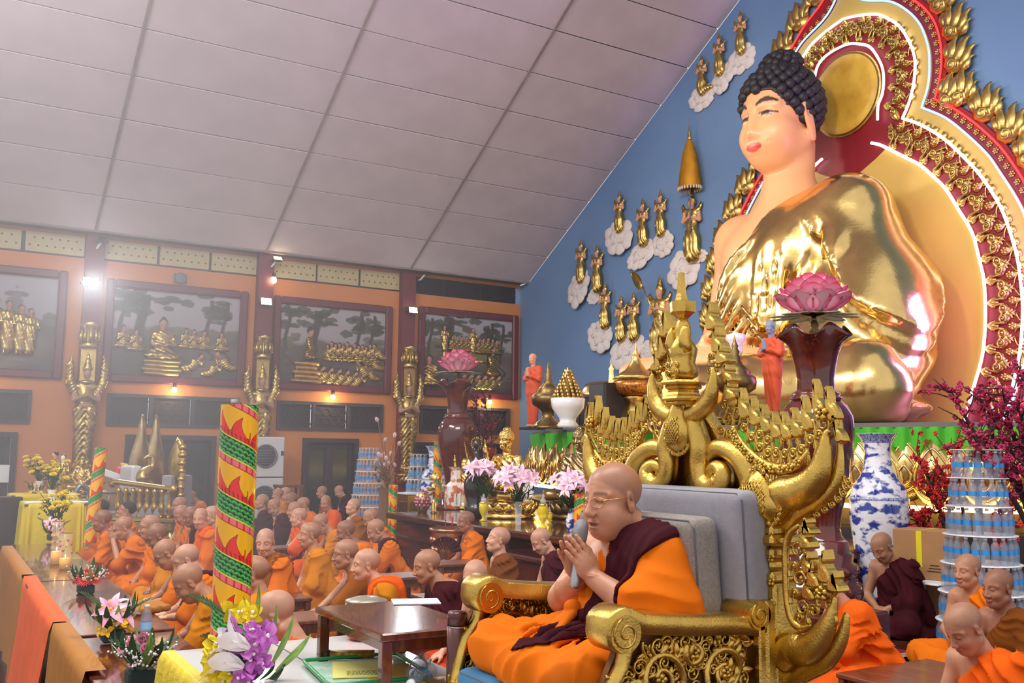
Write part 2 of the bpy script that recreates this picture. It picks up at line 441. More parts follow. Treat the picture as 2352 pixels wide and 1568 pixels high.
def paint_head(V, H, R, s=1.0, stub=.75, lips=(.86, .60, .56)):
    "skin tint factors: shaved scalp, brows, eyes, lips"
    q = ((V-np.array(H)) @ np.array(R))/s; x, y, z = q.T; ay = np.abs(y)
    c = np.ones((len(V), 3)); nearh = (np.abs(q).max(1) < .16)
    g = z-(.004+.78*x); m = sst(-.006, .012, g)*(z > -.08)*nearh
    c = c*(1-m[:, None])+m[:, None]*np.array((stub, stub*.985, stub*.985))
    def app(mask, col):
        nonlocal c; mask = mask*nearh; c = c*(1-mask[:, None])+mask[:, None]*np.array(col)
    zb = .0245+.004*np.cos((ay-.03)/.02)
    app(.72*sst(.0075, .002, np.abs(z-zb))*(ay > .014)*(ay < .056)*(x > .03), (.34, .30, .29))
    app(.8*sst(.0055, .002, np.abs(z-.002+.02*(ay-.03)))*(ay > .017)*(ay < .046)*(x > .04), (.30, .24, .22))
    app(.8*sst(.012, .006, np.abs(z+.071))*sst(.026, .018, ay)*(x > .06), lips); app(.5*sst(.003, .001, np.abs(z+.0715))*sst(.026, .02, ay)*(x > .06), (.45, .28, .26))
    app(.35*sst(.03, .0, np.hypot(ay-.045, z+.035))*(x > .02), (1.0, .86, .82))
    return c
def hand_sdf(S, wrist, d, n, side, s=1.0, curl=.3, k=.006, spread=1.0, thumb=1.0, R=None):
    "wrist point, finger direction d, back-of-hand normal n, side=+1 thumb on the left of d seen from the back"
    d = np.array(d, float); d /= np.linalg.norm(d); n = np.array(n, float); n -= d*(n@d); n /= np.linalg.norm(n); l = np.cross(n, d)*side
    w = np.array(wrist, float); P = lambda a, b, c: w+s*(a*d+b*l+c*n)
    S.frame()
    Q = np.stack([d, l*side, n], 1)
    S.ops.append(('e', P(.05, 0, 0), np.array((.052, .042, .0165))*s, Q, 0, .012*s, 'u'))
    L = (.070, .078, .072, .056)
    for i, (b, ln) in enumerate(zip((.030, .010, -.010, -.029), L)):
        a0 = (b*2.0)*spread; r = (.0088, .0092, .0088, .0076)[i]*s
        p = [P(.086-abs(b)*.2, b, .002)]; ang = 0.0; q = np.array((.086-abs(b)*.2, b, .002))
        for j, f in enumerate((.45, .32, .23)):
            ang += curl*(.55, .75, .5)[j]*1.2
            q = q+ln*f*np.array((math.cos(ang)*math.cos(a0*1.2), math.sin(a0*1.2)*.8, -math.sin(ang))); p.append(P(*q))
        S.chain(p, [r, r*.95, r*.88, r*.78], k)
    S.chain([P(.022, .030, -.004), P(.048, .050*thumb, -.012), P(.078, .058*thumb, -.018-.02*curl), P(.100, .056*thumb, -.022-.04*curl)], [.013*s, .0115*s, .0098*s, .008*s], .010)
# ------------------------------------------------------------------ seated people (face +x, left side +y, origin on the floor)
def ridge(t): return 1-np.abs(np.sin(t))*1.6
def sitting(lean=8, head=(0, 0, 0), arms='lap', cover='one', sash=False, fat=1.0, age=.5, seed=0, hum=0.0, h=.0145, hf=.0058, nape=0):
    r = np.random.RandomState(seed); Rl = rotm(0, lean); P0 = np.array((0, 0, .10))
    up = lambda x, y, z: P0 + Rl @ np.array((x, y, z))
    N = up(.015, 0, .50); Rh = rotm(head[0], lean*.5+head[1], head[2])
    H = N + rotm(head[0]*.3, lean*.7+head[1]*.6)@np.array((.030+nape, 0, .150)); 
    sh = {1: up(.0, .165*fat**.5, .435), -1: up(.0, -.165*fat**.5, .435)}
    el = {}; wr = {}; hd = {}
    for s in (1, -1):
        if arms == 'lap': el[s] = sh[s]+np.array((.06, s*.06, -.245)); wr[s] = np.array((.235, s*.055, .205)); hd[s] = ((.35, -s*.9, -.15), (.3, 0, 1))
        elif arms == 'knee': el[s] = sh[s]+np.array((.09, s*.075, -.235)); wr[s] = np.array((.285, s*.235, .215)); hd[s] = ((.85, s*.15, -.45), (.4, 0, 1))
        elif arms == 'pray': el[s] = sh[s]+np.array((.08, s*.045, -.25)); wr[s] = up(.215, s*.026, .30); hd[s] = ((.45, -s*.05, .9), (-.1, s, 0))
        elif arms == 'face': el[s] = sh[s]+np.array((.17, s*.03, -.20)); wr[s] = H+np.array((.10, s*.03, -.13)); hd[s] = ((.1, -s*.05, 1), (.1, s, 0))
        elif arms == 'table': el[s] = sh[s]+np.array((.13, s*.05, -.21)); wr[s] = np.array((.40, s*.09, .275)); hd[s] = ((.95, -s*.2, -.12), (.1, 0, 1))
        elif arms == 'reach': el[s] = sh[s]+np.array((.17, s*.05, -.19)); wr[s] = np.array((.44 if s < 0 else .30, s*.17, .24)); hd[s] = ((.95, 0, -.3), (.3, 0, 1))
    S = SDF()
    S.ell((0, 0, .115), (.14, .165*fat, .115)); S.ell(up(.02*fat, 0, .13), (.115*fat, .145*fat, .15), k=.05)
    S.ell(up(.0, 0, .30), (.105, .150*fat**.5, .17), rot=(0, lean, 0), k=.05)
    S.cap(sh[1], sh[-1], .062, k=.05); S.cap(up(-.01, 0, .44), N+np.array((.0, 0, .02)), .075, .055, k=.05)
    if hum: S.ell(up(-.07, 0, .38), (.08, .12, .12), k=.06)
    S.cap(N-(.005, 0, .02), H+Rh@np.array((-.028, 0, -.055)), .053, .050, k=.03)
    kn = {s: np.array((.30, s*.315, .115)) for s in (1, -1)}
    for s in (1, -1):
        S.cap((.04, s*.09, .115), kn[s], .088, .062, k=.03)
        S.chain([kn[s]-(0, 0, .02), (.33, s*.05, .062), (.30, -s*.13, .052)], [.055, .048, .036], .02)
        S.chain([(.30, -s*.13, .05), (.25, -s*.22, .045)], [.036, .03], .02)
        S.chain([sh[s], el[s]], [.052, .041], .03); S.chain([el[s], wr[s]], [.041, .0255], .015)
    body = S.copy()
    for s in (1, -1): hand_sdf(body, wr[s], hd[s][0], hd[s][1], -s, .98, .28 if arms not in ('pray', 'face') else .06)
    head_sdf(body, H, Rh, 1.0, age, big_ear=1.1)
    hb = ((H-.135), (H+.15)); fine = [(hb[0], hb[1], hf)]
    w0 = np.minimum(wr[1], wr[-1])-.07; w1 = np.maximum(wr[1], wr[-1])+.10
    V, Fq = body.extract(h, fine)
    # drop finer vertices away: colour
    C = paint_head(V, H, Rh)
    me = mesh('person_body', V, Fq, col=C)
    # robe
    G = SDF(); t = .022
    G.ell((0, 0, .115), (.14+t+.02, .165*fat+t+.02, .115+t)); G.ell(up(.02*fat, 0, .13), (.115*fat+t, .145*fat+t, .15), k=.06)
    G.ell(up(.0, 0, .30), (.105+t, .150*fat**.5+t+.005, .17), rot=(0, lean, 0), k=.06)
    G.cap(sh[1], sh[-1], .062+t*.8, k=.05); G.cap(sh[1]-(0, 0, .005), up(0, .05, .46), .07, .07, k=.04)
    if hum: G.ell(up(-.07, 0, .38), (.09, .13, .13), k=.06)
    G.chain([sh[1], el[1]], [.076, .078], .05)
    if arms in ('lap', 'knee'): G.chain([el[1], el[1]+(wr[1]-el[1])*.45], [.076, .06], .05)
    G.cap(sh[1]+(-.03, .02, -.06), (-.05, .20*fat, .14), .06, .10, k=.07)
    if cover == 'both':
        G.chain([sh[-1], el[-1]], [.074, .07], .05); G.cap(sh[-1]+(-.03, -.02, -.06), (-.05, -.20*fat, .14), .06, .10, k=.07)
    for s in (1, -1):
        G.cap((.04, s*.09, .12), kn[s], .088+t, .066+t, k=.06)
        G.chain([kn[s]-(0, 0, .02), (.33, s*.05, .07), (.28, -s*.10, .06)], [.062+t, .056+t, .05], .04)
    G.ell((.12, 0, .03), (.36, .42, .055), k=.05)
    G.plane((0, 0, 0.004), (0, 0, -1), .004)
    if cover == 'one':
        a = np.array(up(.02, .035, .50)); b = np.array(up(.05, -.24, .20)); nn = np.array((.10, -(a-b)[2], (a-b)[1]))
        nn = nn/np.linalg.norm(nn); nn = nn if nn[1] < 0 else -nn
        def cut(f, X, Y, Z):
            v = (X-a[0])*nn[0]+(Y-a[1])*nn[1]+(Z-a[2])*nn[2]+.006*np.sin(Z*40)
            v = np.minimum(v, Z-.215-.02*np.sin(Y*20)); h = np.clip(.5-.5*(f-v)/.012, 0, 1); return f+(v-f)*h+.012*h*(1-h)
    else:
        G.plane(up(0, 0, .512), Rl@np.array((-.25, 0, 1.)), .012); cut = None
    ph = r.rand(6)*6
    def disp(X, Y, Z, f):
        w1 = .05*np.sin(X*9+ph[0])+.05*np.sin(Y*11+ph[1])+.04*np.sin(Z*13+ph[2]); w2 = .03*np.sin(X*23+ph[3]+Z*9)+.03*np.sin(Y*19+ph[4])
        e1 = .55+.45*np.sin(X*7+Y*9+ph[5]); e2 = .5+.5*np.sin(Z*17-Y*8+ph[0])
        tor = .012*e1*ridge((.75*Z+.62*Y+.25*X+w1)*30)+.007*e2*ridge((.8*Z+.5*Y-.4*X+w1+w2)*58)
        th = np.arctan2(Y, X+.04); lap = .013*e1*ridge(th*4.5+w1*16+Z*7)+.008*e2*ridge(th*9+w2*30+X*14+w1*20)
        m = sst(.19, .28, Z-.2*sst(.12, .4, X)); return -(tor*m+lap*(1-m))*1.5
    Vr, Fr = G.extract(h, [(np.array((-.2, -.3, .12)), np.array((.25, .3, .62)), h*.72)], disp, cut)
    rob = mesh('robe', Vr, Fr)
    sa = None
    if sash:
        yc = .105*fat**.5
        def post(f, X, Y, Z):
            if cut is not None: f = cut(f, X, Y, Z)
            tilt = (Z-.55)*.10; b = np.abs(Y-yc-tilt)-.085
            return np.maximum(np.maximum(f-.016-.004*np.sin((Y-yc)*95), b), .17-Z+.05*np.sin(X*8))
        Vs, Fs2 = G.extract(h, [(np.array((-.3, -.05, .1)), np.array((.3, .28, .66)), h*.75)], disp, post)
        sa = mesh('shoulder_sash', Vs, Fs2)
    return dict(body=me, robe=rob, sash=sa, H=H, R=Rh)
skin_kw = dict(attr=True, rough=.48, var=.10, vscale=30, bump=.05, bscale=150, sub=.0)
SK = [mat('skin_light', (214, 160, 130), **skin_kw), mat('skin_tan', (190, 136, 104), **skin_kw), mat('skin_brown', (160, 108, 82), **skin_kw)]
cl = dict(rough=.85, var=.18, vscale=5, bump=.12, bscale=260, spec=.15)
RB = dict(orange=mat('robe_orange', (220, 112, 14), **cl), saffron=mat('robe_saffron', (206, 126, 20), **cl), ochre=mat('robe_ochre', (150, 84, 16), **cl),
          bright=mat('robe_bright_orange', (236, 96, 14), **cl), maroon=mat('robe_maroon', (66, 16, 24), **cl), brown=mat('robe_brown', (116, 62, 12), **cl), rust=mat('robe_rust', (184, 64, 24), **cl))
# ------------------------------------------------------------------ materials of the hall
mat('plaster_orange', (212, 134, 70), rough=.8, var=.08, vscale=1.5, bump=.03)
mat('sky_paint', (108, 140, 182), rough=.75, vscale=.8, rgb2=(102, 134, 178), bump=.03)
mat('ceiling_board', (204, 192, 198), rough=.75, rgb2=(194, 182, 188), vscale=1.3, bump=.02)
mat('ceiling_batten', (150, 134, 132), rough=.7, var=.3, vscale=3)
mat('ceiling_gap', (96, 84, 88), rough=.9)
mat('maroon_paint', (112, 38, 46), rough=.5, var=.12, vscale=3)
mat('maroon_frame', (104, 34, 42), rough=.4, var=.15, vscale=4)
mat('dark_lattice', (66, 56, 62), rough=.6, var=.25, vscale=6)
mat('dark_wood', (52, 38, 40), rough=.5, var=.25, vscale=5)
mat('dark_glass', (30, 34, 36), rough=.15, var=.6, vscale=1.6, rgb2=(44, 60, 46))
mat('louvre', (44, 38, 52), rough=.6)
mat('cream_panel', (196, 180, 130), rough=.55, var=.1, vscale=4)
mat('hole_dark', (84, 88, 96), rough=.8)
mat('white_metal', (214, 214, 216), rough=.45)
mat('grey_plastic', (110, 108, 112), rough=.5)
mat('black_metal', (32, 30, 32), rough=.45)
mat('lamp_white', (255, 255, 255), emit=32)
mat('lamp_warm', (255, 226, 160), emit=14)
mat('bulb_warm', (255, 222, 170), emit=20)
mat('floor_wood', (98, 52, 34), rough=.14, rgb2=(70, 34, 24), vscale=3, stretch=(1, 6, 1), coat=.3)
gk = dict(metal=1.0, bump=.10, bscale=38)
mat('gold', (226, 192, 110), rough=.27, var=.22, vscale=7, **gk)
mat('gold_relief', (208, 178, 106), rough=.34, var=.3, vscale=9, **gk)
mat('gold_leaf', (236, 202, 128), rough=.2, var=.12, vscale=5, metal=1.0, bump=.07, bscale=22)
mat('gold_throne', (222, 184, 92), rough=.3, var=.25, vscale=14, metal=1.0, bump=.12, bscale=130)
mat('gold_bright', (250, 212, 112), rough=.16, metal=1.0, var=.06)
mat('bronze', (176, 152, 108), rough=.28, metal=1.0, var=.2, vscale=8)
mat('brass_dark', (140, 116, 74), rough=.38, metal=1.0, var=.25, vscale=9)
mat('copper', (196, 142, 108), rough=.26, metal=1.0, var=.2, vscale=12, bump=.2, bscale=20)
mat('statue_skin', (222, 160, 128), rough=.55)
mat('cloud_white', (222, 214, 212), rough=.75)
XA, YW = 12.85, 21.0
# ------------------------------------------------------------------ floor, walls, ceiling
def struct(name, b, m, parent=None, kind='structure', **k):
    return b.build(name, m, parent, kind=kind if parent is None else None, **k)
fb = MB().box((2.5, 9, -.68), (26, 28, .12)); fb.box((6.8, 9, -.31), (12.1, 28, .62)); struct('floor', fb, M['floor_wood'])
OPEN = []   # x0,x1,z0,z1 openings of the mural wall
DOORS = [(-.6, 1.39, 0, 1.85), (3.36, 5.19, 0, 1.85), (7.12, 8.45, 0, 1.85), (9.85, 12.5, 0, 1.80)]
WINS = [(-1.0, 1.58, 2.02, 2.68), (2.97, 5.54, 2.02, 2.68), (6.5, 9.05, 2.02, 2.67), (10.02, 12.535, 2.02, 2.69)]
OPEN = DOORS+WINS
b = MB(); xs = sorted({-4.0, XA}|{o[0] for o in OPEN}|{o[1] for o in OPEN}); zs = sorted({-.62, 0.0, 5.41}|{o[2] for o in OPEN}|{o[3] for o in OPEN})
for i in range(len(xs)-1):
    for j in range(len(zs)-1):
        cx, cz = (xs[i]+xs[i+1])/2, (zs[j]+zs[j+1])/2
        if any(o[0] < cx < o[1] and o[2] < cz < o[3] for o in OPEN): continue
        b.box((cx, YW+.1, cz), (xs[i+1]-xs[i], .2, zs[j+1]-zs[j]))
b.box(((XA-4)/2, YW+.1, 5.88), (XA+4, .2, .08))
wall_left = struct('wall_left', b, M['plaster_orange'])
b = MB(); O = [(-2, -.1), (YW+.3, -.1), (YW+.3, 5.9), (20.6, 5.93), (5.0, 15.0), (-2, 15)]
b.X = Matrix(((0, 0, 1, XA), (1, 0, 0, 0), (0, 1, 0, 0), (0, 0, 0, 1))); b.prism(O, 0, .2)
wall_right = struct('wall_right', b, M['sky_paint'])
# sloping ceiling: boards between battens
K = .5817; sl = math.atan(K); zc = lambda y: 5.93+K*(20.6-y)
y_lo, x_lo = 4.6, -8.0
b = MB(); ym = (20.6+y_lo)/2; L = (20.6-y_lo)/math.cos(sl)
b.box(((x_lo+XA)/2, ym+.06*math.sin(sl), zc(ym)+.07*math.cos(sl)+.02), (XA-x_lo, L, .06), rot=(-sl, 0, 0))
b.box(((x_lo+XA)/2, 20.83, 5.97), (XA-x_lo, .5, .07))
ceil = struct('ceiling', b, M['ceiling_gap'])
pw, ph = 3.50, .88/math.cos(sl)
pme = MB().box((0, 0, 0), (pw-.018, ph-.022, .035), bev=.006).mesh('ceiling_panel', M['ceiling_board'])
for i in range(6):
    for j in range(18):
        x0 = -8.0+3.5*i; y1 = 20.6-.88*j; wdt = min(x0+3.5, XA)-x0
        o = put('panel', pme, parent=ceil, loc=((x0+x0+wdt)/2, y1-.44, zc(y1-.44)+.012+.004*rnd.uniform(-1, 1)), rot=(-sl, 0, 0), scale=(wdt/3.5, 1, 1))
for x0 in (-4.5, -1.0, 2.5, 6.0, 9.5):
    MB().box((x0, ym, zc(ym)-.02), (.05, L, .03), rot=(-sl, 0, 0)).build('batten', M['ceiling_batten'], ceil)
MB().box(((x_lo+XA)/2, 20.6, 5.925), (XA-x_lo, .06, .05)).build('eave_strip', M['ceiling_batten'], ceil)
# perforated cream vent panels under the eave
tn = [0]
def trim(bm, m, **k):
    tn[0] += 1; return struct('trim_%d' % tn[0], bm, m, **k)
eave = trim(MB().box((3.0, YW+.06, 5.64), (13.2, .06, .44)), M['dark_wood'])
for x0, x1 in ((-2.2, -1.15), (-1.1, -.05), (0, 1.2), (1.28, 2.36), (2.75, 3.78), (3.84, 4.86), (4.92, 5.9), (6.3, 7.28), (7.33, 8.33), (8.39, 9.38)):
    p = MB().box(((x0+x1)/2, YW-.0, 5.645), (x1-x0, .06, .40)).build('vent_panel', M['cream_panel'], eave)
    hb = MB(); n = 7
    for k in range(n):
        for rw in (0, 1):
            if rw == 0 and k == n-1: continue
            hx = x0+(x1-x0)*(k+.5+(.5 if rw == 0 else 0))/n; hb.ball((hx, YW-.03, 5.645+(.085 if rw == 0 else -.07)), (.022, .006, .022), 8, 4)
    hb.build('vent_hole', M['hole_dark'], p)
lv = trim(MB().box((11.24, YW+.1, 5.68), (2.96, .06, .52)), M['louvre'])
for k in range(9): MB().box((11.24, YW+.05, 5.46+.054*k), (2.96, .06, .012), rot=(.5, 0, 0)).build('slat', M['louvre'], lv)
for xx in (10.62, 11.65): MB().box((xx, YW+.02, 5.68), (.03, .03, .52)).build('post', M['dark_wood'], lv)
# pilasters
for cx in (-1.0, 2.55, 6.08, 9.57):
    trim(MB().box((cx, YW-.11, 3.0), (.34, .22, 6.0)), M['maroon_paint'])
# doors
for i, (x0, x1, z0, z1) in enumerate(DOORS):
    f = MB(); f.box((x0+.05, YW+.02, z1/2), (.1, .22, z1)); f.box((x1-.05, YW+.02, z1/2), (.1, .22, z1)); f.box(((x0+x1)/2, YW+.02, z1-.05), (x1-x0-.2, .22, .1))
    d = struct('door_%d' % (i+1), f, M['dark_wood'])
    n = 2 if x1-x0 < 2.2 else 4; wv = (x1-x0-.2)/n
    for k in range(n):
        cx = x0+.1+wv*(k+.5)
        leaf = MB()
        for sx in (-1, 1): leaf.box((cx+sx*(wv/2-.05), YW+.1, (z1-.1)/2), (.09, .05, z1-.1))
        for zz in (.08, .75, z1-.16): leaf.box((cx, YW+.1, zz), (wv-.2, .05, .12))
        l = leaf.build('door_leaf', M['dark_wood'], d)
        MB().box((cx, YW+.12, (z1-.1)/2), (wv-.12, .02, z1-.14)).build('pane', M['dark_glass'], l)
        if k == 0: MB().box((cx+wv/2-.05, YW+.05, 1.0), (.03, .05, .14), bev=.01).build('door_handle', M['brass_dark'], l)
# transom windows with carved lattice
for i, (x0, x1, z0, z1) in enumerate(WINS):
    cz = (z0+z1)/2; hz = z1-z0; f = MB()
    f.box(((x0+x1)/2, YW, z0+.03), (x1-x0, .12, .06)); f.box(((x0+x1)/2, YW, z1-.03), (x1-x0, .12, .06))
    wv = (x1-x0)/3
    for k in range(4): f.box((x0+wv*k+(.03 if k == 0 else -.03 if k == 3 else 0), YW, cz), (.07, .12, hz-.12))
    wn = struct('window_%d' % (i+1), f, M['dark_lattice'])
    for k in range(3):
        cx = x0+wv*(k+.5)
        p = MB().box((cx, YW+.09, cz), (wv-.08, .02, hz-.12)).build('pane', M['dark_wood'], wn)
        g = MB()
        if k == 1:
            for c in range(4):
                for rr in range(2): 
                    a = np.linspace(0, 2*PI, 13); q = np.c_[cx-.28+.19*c+.085*np.cos(a), np.full(13, YW+.05), cz-.1+.2*rr+.085*np.sin(a)]; g.tube(q, .012, 4, caps=False)
            for sx in (-1, 1): g.box((cx+sx*.4, YW+.05, cz), (.02, .03, hz-.14))
        else:
            for c in range(-2, 3):
                g.box((cx+c*.13, YW+.05, cz), (.014, .02, hz*.86), rot=(0, .6, 0)); g.box((cx+c*.13, YW+.055, cz), (.014, .02, hz*.86), rot=(0, -.6, 0))
        g.build('lattice', M['dark_lattice'], wn)
# ------------------------------------------------------------------ murals: painted boards in maroon frames with gilt relief figures
def paint_scene(seed, U, V, arch=False):
    "flat painting colours on a grid: misty landscape with trees"
    r = np.random.RandomState(seed); c = np.zeros(U.shape+(3,)); lin = lambda rgb: np.array(srgb(rgb))
    t = np.clip(V, 0, 1)[..., None]; wob = .03*np.sin(U*9+seed)+.02*np.sin(U*23)
    c[:] = lin((78, 70, 66))*(1-t)+lin((104, 96, 84))*t
    hz = .52+wob; m = sst(-.03, .05, V-hz)[..., None]; c = c*(1-m)+(lin((168, 164, 172))*(.4+.6*t)+lin((150, 140, 136))*.4*(1-t))*m
    path = np.exp(-((U-.6-.25*np.sin(V*6))/.12)**2)*(V < .45); c += path[..., None]*lin((120, 112, 96))*.5
    def blob(x, y, rx, ry, col, a=1.0):
        nonlocal c
        d = ((U-x)/rx)**2+((V-y)/ry)**2+.35*np.sin(U*70+x*50)*np.sin(V*60+y*40); mm = (a*sst(1.15, .85, d))[..., None]; c = c*(1-mm)+lin(col)*mm
    for k in range(26): blob(r.rand(), .5+.07*r.randn(), .04+.05*r.rand(), .03+.03*r.rand(), (92+r.randint(20), 86+r.randint(16), 74), .8)
    if arch:
        for k in range(8): blob(.05+.09*k, .72, .03, .05, (130, 124, 128)); 
        blob(.72, .8, .1, .03, (104, 100, 106)); blob(.72, .6, .05, .25, (120, 116, 120))
    else:
        for tx, tw, big in ((.22+.2*r.rand(), .045, 1), (.75, .02, .5), (.88, .018, .45), (.07, .02, .5)):
            mm = (sst(tw, tw*.7, np.abs(U-tx-.02*np.sin(V*9)-.03*(V < .4)*np.sin(V*30)))*(V > .22)*(V < .95))[..., None]; c = c*(1-mm)+lin((72, 62, 52))*mm
            for k in range(int(22*big)): blob(tx+.17*big*r.randn(), .90+.07*r.randn()-(1-big)*.16, .03+.05*r.rand(), .02+.03*r.rand(), (50+r.randint(24), 52+r.randint(20), 44), .85)
    for k in range(30): blob(r.rand(), .25*r.rand(), .05*r.rand()+.02, .02, (60+r.randint(30), 54+r.randint(24), 48), .5)
    return c
mat('mural_paint', attr=True, rough=.6)
def relief_seated(pose):
    S = SDF(); S.ell((0, 0, .13), (.10, .26, .12)); S.ell((.03, 0, .07), (.14, .33, .07), k=.05)
    S.ell((0, 0, .38), (.09, .15, .2), k=.06); S.cap((0, .14, .46), (0, -.14, .46), .06, k=.05)
    if pose == 0: S.chain([(0, .16, .46), (.06, .2, .28), (.1, .03, .26)], [.05, .045, .035]); S.chain([(0, -.16, .46), (.06, -.2, .28), (.1, -.03, .26)], [.05, .045, .035])
    else: S.chain([(0, .16, .46), (.06, .18, .30), (.1, .02, .42)], [.05, .045, .03]); S.chain([(0, -.16, .46), (.06, -.18, .30), (.1, -.02, .42)], [.05, .045, .03])
    dp = lambda X, Y, Z, f: -.014*ridge((Z+.5*Y)*38)
    g = S.extract(.024, disp=dp)
    T = SDF(); T.cap((0, 0, .48), (0, 0, .56), .05); T.ell((.01, 0, .66), (.075, .068, .092), k=.03)
    H = SDF(); H.ell((-.015, 0, .70), (.082, .076, .075)); H.ell((-.01, 0, .775), (.035, .035, .03), k=.02)
    return [mesh('relief_robe', *g), mesh('relief_skin', *T.extract(.02)), mesh('relief_hair', *H.extract(.022))]
def relief_kneeling():
    S = SDF(); S.ell((-.02, .16, .12), (.1, .2, .12)); S.ell((0, .0, .16), (.1, .2, .14), rot=(-30, 0, 0), k=.05); S.ell((0, -.1, .30), (.09, .17, .12), rot=(35, 0, 0), k=.06)
    S.chain([(0.02, -.2, .38), (.05, -.32, .24), (.06, -.36, .36)], [.05, .04, .03])
    T = SDF(); T.cap((0, -.2, .40), (0, -.26, .46), .045); T.ell((.01, -.3, .52), (.07, .078, .085), k=.02)
    H = SDF(); H.ell((-.01, -.28, .555), (.078, .08, .065)); H.ell((0, -.24, .61), (.03, .03, .03), k=.02)
    dp = lambda X, Y, Z, f: -.014*ridge((Z-.6*Y)*38)
    return [mesh('relief_robe', *S.extract(.024, disp=dp)), mesh('relief_skin', *T.extract(.02)), mesh('relief_hair', *H.extract(.022))]
def relief_standing():
    S = SDF(); S.chain([(0, 0, .04), (0, 0, .5)], [.13, .15], .05); S.ell((0, 0, .66), (.08, .14, .16), k=.06); S.cap((0, .12, .74), (0, -.12, .74), .05, k=.05)
    S.chain([(0, .14, .74), (.05, .17, .56), (.1, .03, .58)], [.045, .04, .03]); S.chain([(0, -.14, .74), (.05, -.17, .56), (.1, -.03, .58)], [.045, .04, .03])
    dp = lambda X, Y, Z, f: -.016*ridge((Y+.25*Z)*40)
    T = SDF(); T.cap((0, 0, .78), (0, 0, .84), .045); T.ell((.01, 0, .91), (.07, .06, .08), k=.02)
    H = SDF(); H.ell((-.015, 0, .945), (.072, .066, .06))
    return [mesh('relief_robe', *S.extract(.024, disp=dp)), mesh('relief_skin', *T.extract(.02)), mesh('relief_hair', *H.extract(.022))]
RS0, RS1, RK, RST = relief_seated(0), relief_seated(1), relief_kneeling(), relief_standing()
mat('relief_skin', (186, 132, 104), rough=.5); mat('relief_hair', (58, 54, 58), rough=.5)
def fig(parent, kind, x, z, s, mirror=False, yaw=0):
    "relief figure on the mural: faces out of the wall (-y)"
    for me, m, nm in zip(kind, ('gold_relief', 'relief_skin', 'relief_hair'), ('gilt_figure', 'figure_skin', 'figure_hair')):
        put(nm, me, M[m], parent, (x, YW-.06, z), (0, 0, -PI/2+yaw), (s, -s if mirror else s, s))
def mural(x0, x1, z0, z1, seed, label, arch=False):
    t = thing('mural', label, 'mural', ((x0+x1)/2, YW, (z0+z1)/2)); inv = -Vector(t.location)
    fw = .17
    for bx, sz in (((x0+fw/2, YW-.06, (z0+z1)/2), (fw, .12, z1-z0)), ((x1-fw/2, YW-.06, (z0+z1)/2), (fw, .12, z1-z0)), (((x0+x1)/2, YW-.06, z0+fw/2), (x1-x0-2*fw, .12, fw)), (((x0+x1)/2, YW-.06, z1-fw/2), (x1-x0-2*fw, .12, fw))):
        MB().box(bx, sz, bev=.03).build('frame_rail', M['maroon_frame'], t, loc=inv)
    nx, nz = 150, 110; U, V = np.meshgrid(np.linspace(0, 1, nx), np.linspace(0, 1, nz), indexing='ij')
    G = np.stack([x0+fw+U*(x1-x0-2*fw), np.full(U.shape, YW-.03), z0+fw+V*(z1-z0-2*fw)], -1); C = paint_scene(seed, U, V, arch)
    i = np.arange(nx-1)[:, None]*nz+np.arange(nz-1)[None]; Fq = np.stack([i, i+nz, i+nz+1, i+1], -1).reshape(-1, 4)
    put('painting', mesh('painting', G, Fq, M['mural_paint'], True, col=C.reshape(-1, 3)), None, t, inv)
    e = bpy.data.objects.new('relief', None); COL.objects.link(e); e.parent = t; e.location = inv
    return e
m1 = mural(-.86, 2.09, 2.91, 5.10, 3, 'framed mural of four gilt monks walking past an arcade, leftmost', True)
for k, x in enumerate((.83, 1.08, 1.30, 1.47)): fig(m1, RST, x, 3.45-.01*k, 1.02-.05*k, yaw=.3)
m2 = mural(2.82, 5.74, 2.91, 5.04, 11, 'framed mural of a gilt teacher seated under a big tree, second from left')
fig(m2, RS0, 3.98, 3.42, 1.15)
for x, z, s in ((3.2, 3.62, .62), (3.45, 3.57, .6), (4.45, 3.7, .55), (4.62, 3.69, .55), (4.83, 3.68, .55), (5.2, 3.67, .55)): fig(m2, RS1, x, z, s)
for x, z, s, mm in ((4.6, 3.2, .66, False), (5.0, 3.1, .62, False), (5.35, 3.25, .7, True)): fig(m2, RK, x, z, s, not mm)
b = MB()
for k, (w2, h2) in enumerate(((.56, .1), (.62, .08), (.54, .08), (.58, .1))): b.box((3.98, YW-.09, 3.13+.085*k), (w2*1.35, .14, .08), bev=.03)
b.build('gilt_pedestal', M['gold_relief'], m2)
m3 = mural(6.32, 9.21, 2.91, 5.02, 23, 'framed mural of a gilt teacher preaching to many rows of disciples')
fig(m3, RS0, 7.2, 3.62, .95, yaw=.9)
for k in range(13): fig(m3, RS1, 7.62+.095*k, 3.62+.05*(k % 2), .5+.02*(k % 3), yaw=-.7)
for k in range(6): fig(m3, RK, 7.35+.2*k, 3.12-.02*k, .62, True)
for k, (x, z) in enumerate(((8.55, 3.3), (8.75, 3.2), (8.6, 3.55), (8.85, 3.45), (8.95, 3.7))): fig(m3, RK, x, z, .62, False)
b = MB()
for k in range(5): b.box((7.12, YW-.09, 3.13+.1*k), (.74-.12*(k % 2)-.03*k, .14, .095), bev=.03)
b.build('gilt_pedestal', M['gold_relief'], m3)
m4 = mural(9.91, 12.745, 2.91, 5.10, 37, 'framed mural of gilt kneeling worshippers and a casket, next to the blue wall')
for k in range(5): fig(m4, RS1, 10.85+.13*k, 4.08, .48)
for x in (10.62, 11.42): fig(m4, RST, x, 4.06, .62)
for k in range(5): fig(m4, RS1, 11.6+.13*k, 4.05, .55-.03*abs(k-2))
fig(m4, RS1, 10.22, 3.15, 1.0, yaw=-.5); fig(m4, RS1, 12.0, 3.5, .95, yaw=.5)
